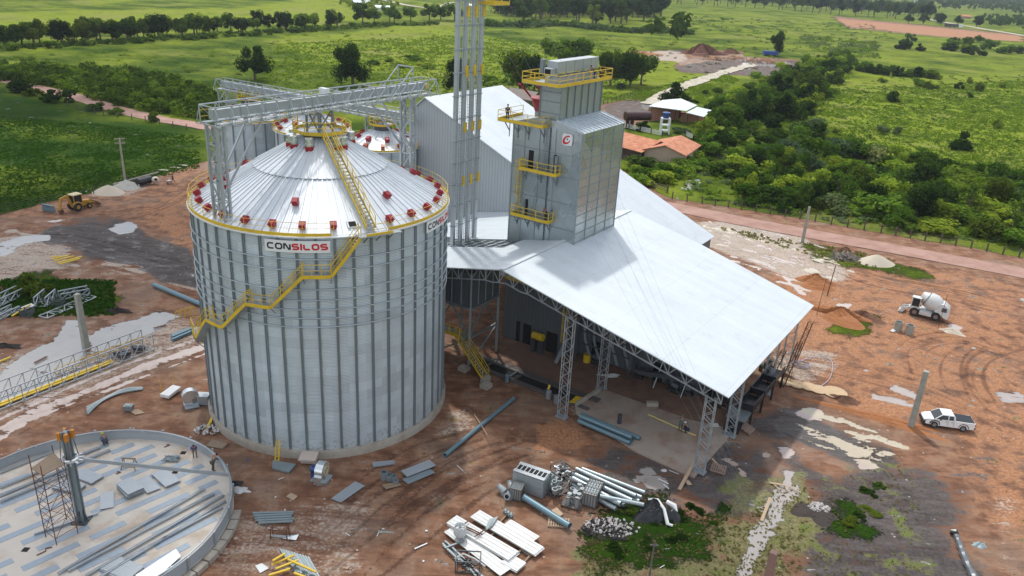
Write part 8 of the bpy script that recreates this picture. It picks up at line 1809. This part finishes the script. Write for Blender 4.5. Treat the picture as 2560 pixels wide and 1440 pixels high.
# mid forest and plantation at the top
FO=[(1215,52),(1240,-10),(1400,-22),(1640,-12),(1655,42),(1560,62),(1450,55),(1350,42),(1290,60)]
for i,p in enumerate(scatter([(1300,62),(1240,30),(1640,22),(1655,46),(1560,66),(1450,60)],85,6,8)): place_tree(rb.choice(['tall_d','tall_d','tall_m','round_d']),p,rb.uniform(15,20),'tree in the dense dark wood at the top right of the elevator','dense wood beyond the meadow',1.15)
place_tree('round_o',G(1625,44),15,'rust tinted tree at the right end of the dense wood',None,1.2)
mass(along([(1200,60),(1290,66),(1400,62),(1500,74),(1600,82),(1650,80),(1720,88)],110,9,9),3.5,6.5,2.5,5.5,'scrub','scrub along the front edge of the dense wood',[LM,LG,LD],9,150,.13)
for row in range(3):
    for p in along([(1560,-4-row*6),(1700,10-row*6),(1900,20-row*6.2),(2100,38-row*6.4),(2250,48-row*6.6),(2330,52-row*6.6)],34,4,20+row): place_tree('tall_d',p,rb.uniform(17,21),'tall thin trunked tree of the far plantation strip','plantation strip at the top right',.95)
for p in along([(2240,55),(2335,62),(2360,58),(2480,72)],7,6,30): place_tree('round_d',p,rb.uniform(9,13),'dark tree by the far road at the upper right','trees by the far road',1.2)
mass(scatter([(1215,40),(1240,-25),(1650,-22),(1650,30),(1400,40)],420,6,80),5,8,11,17,'wood_interior','close dark wood behind the front trees of the dense wood',[LD,LD,LM],80,170,.10,'woodland')
mass(along([(1560,-22),(1700,-8),(1900,2),(2100,20),(2250,30),(2330,36)],300,32,81),6,8,15,19,'plantation_interior','inner rows of the far plantation strip',[LD,TRE['tall_d'][3][0].materials[0]],81,150,.11,'woodland')
# far woods as one mass
def wood(pts,n,H,name,lb,seed,mt_):
    P=scatter(pts,n,H*.8,seed); V=[];k=0
    for p in P:
        v,_,_=leafcloud(H*.55,H*.42,5,130,H*.10,H*.5,seed*1000+k); k+=1; v=v.copy(); v[:,0]+=p.x; v[:,1]+=p.y; V.append(v)
    V=np.concatenate(V); me=mesh_of(name,V,[0]*(len(V)//4),mt_); o=bpy.data.objects.new(name,me); COL.objects.link(o); return tag(o,lb,'woodland',None,'stuff')
wood([(2290,22),(2420,26),(2560,36),(2620,22),(2560,-2),(2300,2)],260,15,'far_woodland','far strip of woodland fading blue at the top right corner',41,LD)
wood([(2440,60),(2560,78),(2620,70),(2600,48),(2450,46)],60,9,'far_scrub','far scrub along the fields near the top right corner',42,LM)
wood([(840,8),(940,4),(1010,22),(960,34),(880,26)],30,6,'far_scrub','scrub around the far huts at the top edge',43,LM)
wood([(-100,-150),(2700,-20),(2700,-48),(-100,-175)],420,26,'far_woodland','far wooded horizon beyond the fields',44,LD)
for p in scatter([(1900,470),(2100,440),(2300,480),(2600,520),(2600,600),(2202,540),(2000,500)],18,7,83): place_tree(rb.choice(['sparse','round_m','round_d','sparse']),p,rb.uniform(4.5,7),'small tree standing out of the bush belt by the right road','small trees in the bush belt',rb.uniform(.9,1.3))
for p in scatter([(1750,380),(1850,270),(2000,190),(2080,180),(2000,290),(1850,350)],14,7,84): place_tree(rb.choice(['round_m','round_d']),p,rb.uniform(7,9.5),'taller tree standing out of the hedgerow','taller trees in the hedgerow',rb.uniform(1.,1.3))
# right-hand hedgerow and bush belts
mass(scatter([(1700,430),(1800,380),(2000,320),(2200,400),(2600,440),(2700,640),(2202,575),(2037,544),(1850,515),(1720,490)],420,2,82),1.2,2.6,.5,1.6,'undergrowth','rank green undergrowth filling the bush belt by the right road',[LB,LM,LG],82,130,.13,'undergrowth')
HG=[(1560,470),(1600,430),(1680,395),(1740,350),(1790,270),(1850,235),(1930,200),(2000,165),(2080,140),(2140,160),(2090,200),(2060,250),(2000,300),(1930,330),(1850,370),(1790,400),(1740,440),(1680,470),(1620,480)]
for p in scatter(HG,105,4.2,50): place_bush(rb.choice('ddmmmbb'),p,rb.uniform(3.6,6.2),rb.uniform(3.4,6.4),'shrub in the thick hedgerow running up from the white roof','hedgerow behind the white roof')
for p in along([(1570,440),(1640,462),(1680,440),(1760,398),(1800,352)],20,2,51): place_bush('b',p,rb.uniform(3,4.2),rb.uniform(3,4.2),'bright green shrub on the near edge of the hedgerow','bright shrubs on the hedgerow edge')
BL=[(1800,455),(1830,400),(1900,360),(2000,330),(2100,345),(2200,400),(2330,420),(2450,430),(2600,450),(2700,640),(2540,622),(2350,588),(2202,563),(2037,534),(1860,505)]
for p in scatter(BL,125,4.1,52): place_bush(rb.choice('dmmmbbg'),p,rb.uniform(2.4,5.4),rb.uniform(1.8,5.2),'shrub in the bush belt between the red road and the meadow','bush belt along the right road')
for px,r,h,lb,k_ in (((2398,372),4.6,5.2,'large round bush standing alone in the right meadow','d'),((2225,253),3.8,3.8,'dark bush in the meadow below the cluster of four','d'),((2325,222),3.8,3.6,'wide bush left of the small pair in the meadow','d'),((2395,222),2.8,3.0,'round bush just right of the wide one','d'),((2450,228),2.8,3.6,'rounded bush at the right of the small pair','d'),((2426,210),2.0,2.8,'smaller bush behind the small pair','m'),((2505,220),2.2,2.8,'light bush near the right edge of the meadow','m'),((2428,245),1.8,2.2,'tiny bush in front of the small pair','m'),((2300,215),3.4,3.4,'bush touching the wide one on its left','m'),((2485,320),2.0,3.2,'slim sapling bush at the right of the meadow','m'),((2205,330),2.4,2.6,'thin sapling left of the large round bush','g'),((2245,335),2.2,2.4,'second thin sapling left of the large round bush','g'),((2205,205),2.6,2.2,'small bush left of the wide meadow bushes','m')): place_bush(k_,G(*px),r,h,lb,None)
for p in along([(2130,175),(2200,185),(2260,190),(2340,195)],14,3.5,53): place_bush(rb.choice('dmb'),p,rb.uniform(3.4,5),rb.uniform(3.4,5.4),'bush in the row across the middle of the right meadow','bush row across the right meadow')
for p in scatter([(2350,110),(2460,95),(2560,130),(2560,165),(2480,150),(2380,150)],12,9,54): place_bush(rb.choice('dm'),p,rb.uniform(4.5,7.5),rb.uniform(4,7),'large bush cluster at the upper right','bush clusters at the upper right')
for p in scatter([(2230,100),(2300,100),(2310,140),(2250,140)],6,6,55): place_bush('d',p,rb.uniform(4,6),rb.uniform(4,6),'dark bush near the far bare red field','bushes near the bare red field')
mass(scatter([(2000,90),(2200,110),(2200,150),(2040,130)],60,5,56),3,5.5,1.5,3.5,'scrub','grey green scrub on the far right rise',[LM,LG],56,120,.13)
mass(scatter([(1700,40),(2200,62),(2250,100),(1900,100),(1700,70)],170,6,57),2,5,.7,1.8,'weeds','low weed clumps over the far striped field',[LM,LG,LB],57,60,.14,'weeds')
mass(scatter([(0,140),(600,110),(1100,110),(1200,200),(560,220),(0,165)],90,9,58),2,5,.5,1.3,'weeds','low weed clumps over the meadow beyond the left thicket',[LM,LD],58,60,.12,'weeds')
for px,k_ in (((1600,1290),'m'),((1650,1300),'d'),((1700,1290),'m'),((1740,1270),'m'),((1570,1340),'d'),((1620,1360),'m'),((1690,1345),'m'),((1780,1305),'m'),((1540,1375),'d'),((2150,1290),'m'),((2180,1275),'m'),((2130,1310),'d'),((2170,1230),'m'),((2200,1215),'m')): place_bush('d' if k_!='g' else 'g',G(*px),random.uniform(.5,1.1),random.uniform(.2,.38),'low green weed clump on the marshy ground','green weed clumps on the marshy ground',name='weed_clump',cat='weeds')
mass(scatter([(1900,400),(2020,230),(2200,190),(2600,190),(2700,470),(2400,420),(2150,380)],420,3,91),.8,2.2,.4,1.1,'weeds','weedy clumps over the sunlit right meadow',[LM,LB,LB,LG],91,60,.15,'weeds')
mass(scatter([(1480,240),(1560,160),(1800,100),(2050,90),(2050,150),(1800,190),(1650,235)],120,5,92),1,2.8,.4,1.2,'weeds','weedy clumps on the far meadow around the sawmill',[LM,LB,LG],92,60,.15,'weeds')
mass(scatter([(600,200),(700,90),(1200,70),(1700,100),(1600,170),(1300,210),(1100,230)],260,6,93),1,3.2,.4,1.2,'weeds','weedy clumps on the meadow behind the silos',[LM,LB,LD],93,60,.15,'weeds')
mass(scatter([(0,300),(250,310),(480,345),(480,415),(0,520)],90,3,94),.6,2.0,.2,.5,'weeds','low weeds on the dark left field',[LD,LM],94,60,.15,'weeds')
# tufts of grass as one covering
def tufts(areas,name,lb,mts,seed):
    rng=np.random.RandomState(seed); V=[]
    for pts,n,s0,s1 in areas:
        P=[(g.x,g.y) for g in (G(*p) for p in pts)]; xs=[p[0] for p in P]; ys=[p[1] for p in P]; x=rng.uniform(min(xs),max(xs),n*3); y=rng.uniform(min(ys),max(ys),n*3); ok=sdf(x,y,P)>0; x=x[ok][:n]; y=y[ok][:n]; cl=vnoise(x,y,6,seed,4); ok=rng.rand(len(x))<(cl*2.2-.55); x=x[ok];y=y[ok]
        z=np.array([GH(a,b) for a,b in zip(x,y)]); m=len(x)
        for k in range(3):
            a=rng.rand(m)*6.28; s=rng.uniform(s0,s1,m); tx,ty=np.cos(a)*s*.6,np.sin(a)*s*.6; ox,oy=rng.normal(size=m)*s*.5,rng.normal(size=m)*s*.5; lx,ly=rng.normal(size=m)*s*.35,rng.normal(size=m)*s*.35
            q=np.stack([np.stack([x+ox-tx,y+oy-ty,z-.05],1),np.stack([x+ox+tx,y+oy+ty,z-.05],1),np.stack([x+ox+tx*.7+lx,y+oy+ty*.7+ly,z+s*.75],1),np.stack([x+ox-tx*.7+lx,y+oy-ty*.7+ly,z+s*.6],1)],1); V.append(q.reshape(-1,3))
    V=np.concatenate(V); me=mesh_of(name,V,[0]*(len(V)//4),mts); o=bpy.data.objects.new(name,me); COL.objects.link(o); tag(o,lb,'grass',None,'stuff')
GT=leafmat('meadow_grass',(.11,.18,.02),(.24,.31,.035)); GD=leafmat('shaded_grass',(.025,.065,.010),(.045,.10,.015)); GY=leafmat('dry_marsh_grass',(.20,.175,.08),(.30,.27,.13))  # shaded_grass: its dark green carries the cloud shade of the left field
tufts([([(1850,420),(2000,230),(2560,200),(2700,640),(2200,570)],30000,.22,.55),([(1780,380),(1830,260),(2100,160),(2100,300)],5000,.25,.5),([(1500,250),(1800,180),(1850,200),(1760,250),(1900,230),(1800,260)],6000,.25,.5),([(600,220),(700,110),(1120,90),(1500,110),(1600,200),(1500,260),(1100,230)],16000,.3,.7)],'meadow_grass','tall weedy grass over the sunlit meadows',GT,1)
tufts([([(0,290),(250,310),(500,340),(500,420),(0,530),(-100,500)],16000,.14,.3),([(0,700),(290,700),(280,790),(0,790)],2500,.2,.4)],'short_grass','short dark grass on the left field and yard patches',GD,2)
tufts([([(1480,1290),(1700,1260),(1860,1290),(1930,1230),(2040,1200),(2000,1440),(1440,1500)],1500,.1,.2),([(2040,1180),(2250,1150),(2330,1300),(2300,1440),(2020,1440)],250,.1,.18),([(1760,560),(2200,640),(2300,680),(2100,660)],500,.2,.4)],'marsh_grass','dry olive grass over the marshy ground at the lower right',GY,3)

# ================================================================ haze of the humid air
m=MB(); m.box((800,2900,29),(9000,7000,66)); hz=m.build('haze',WHITE); hz['kind']='stuff'; hz['label']='thin humid haze over the whole plain'
hm=bpy.data.materials.new('haze_air'); hm.use_nodes=True; t_=hm.node_tree; t_.nodes.clear(); o_=t_.nodes.new('ShaderNodeOutputMaterial'); v_=t_.nodes.new('ShaderNodeVolumePrincipled'); v_.inputs['Color'].default_value=(.80,.88,1,1); v_.inputs['Density'].default_value=.00009; v_.inputs['Anisotropy'].default_value=.2; t_.links.new(v_.outputs[0],o_.inputs['Volume'])
hz.data.materials.clear(); hz.data.materials.append(hm)
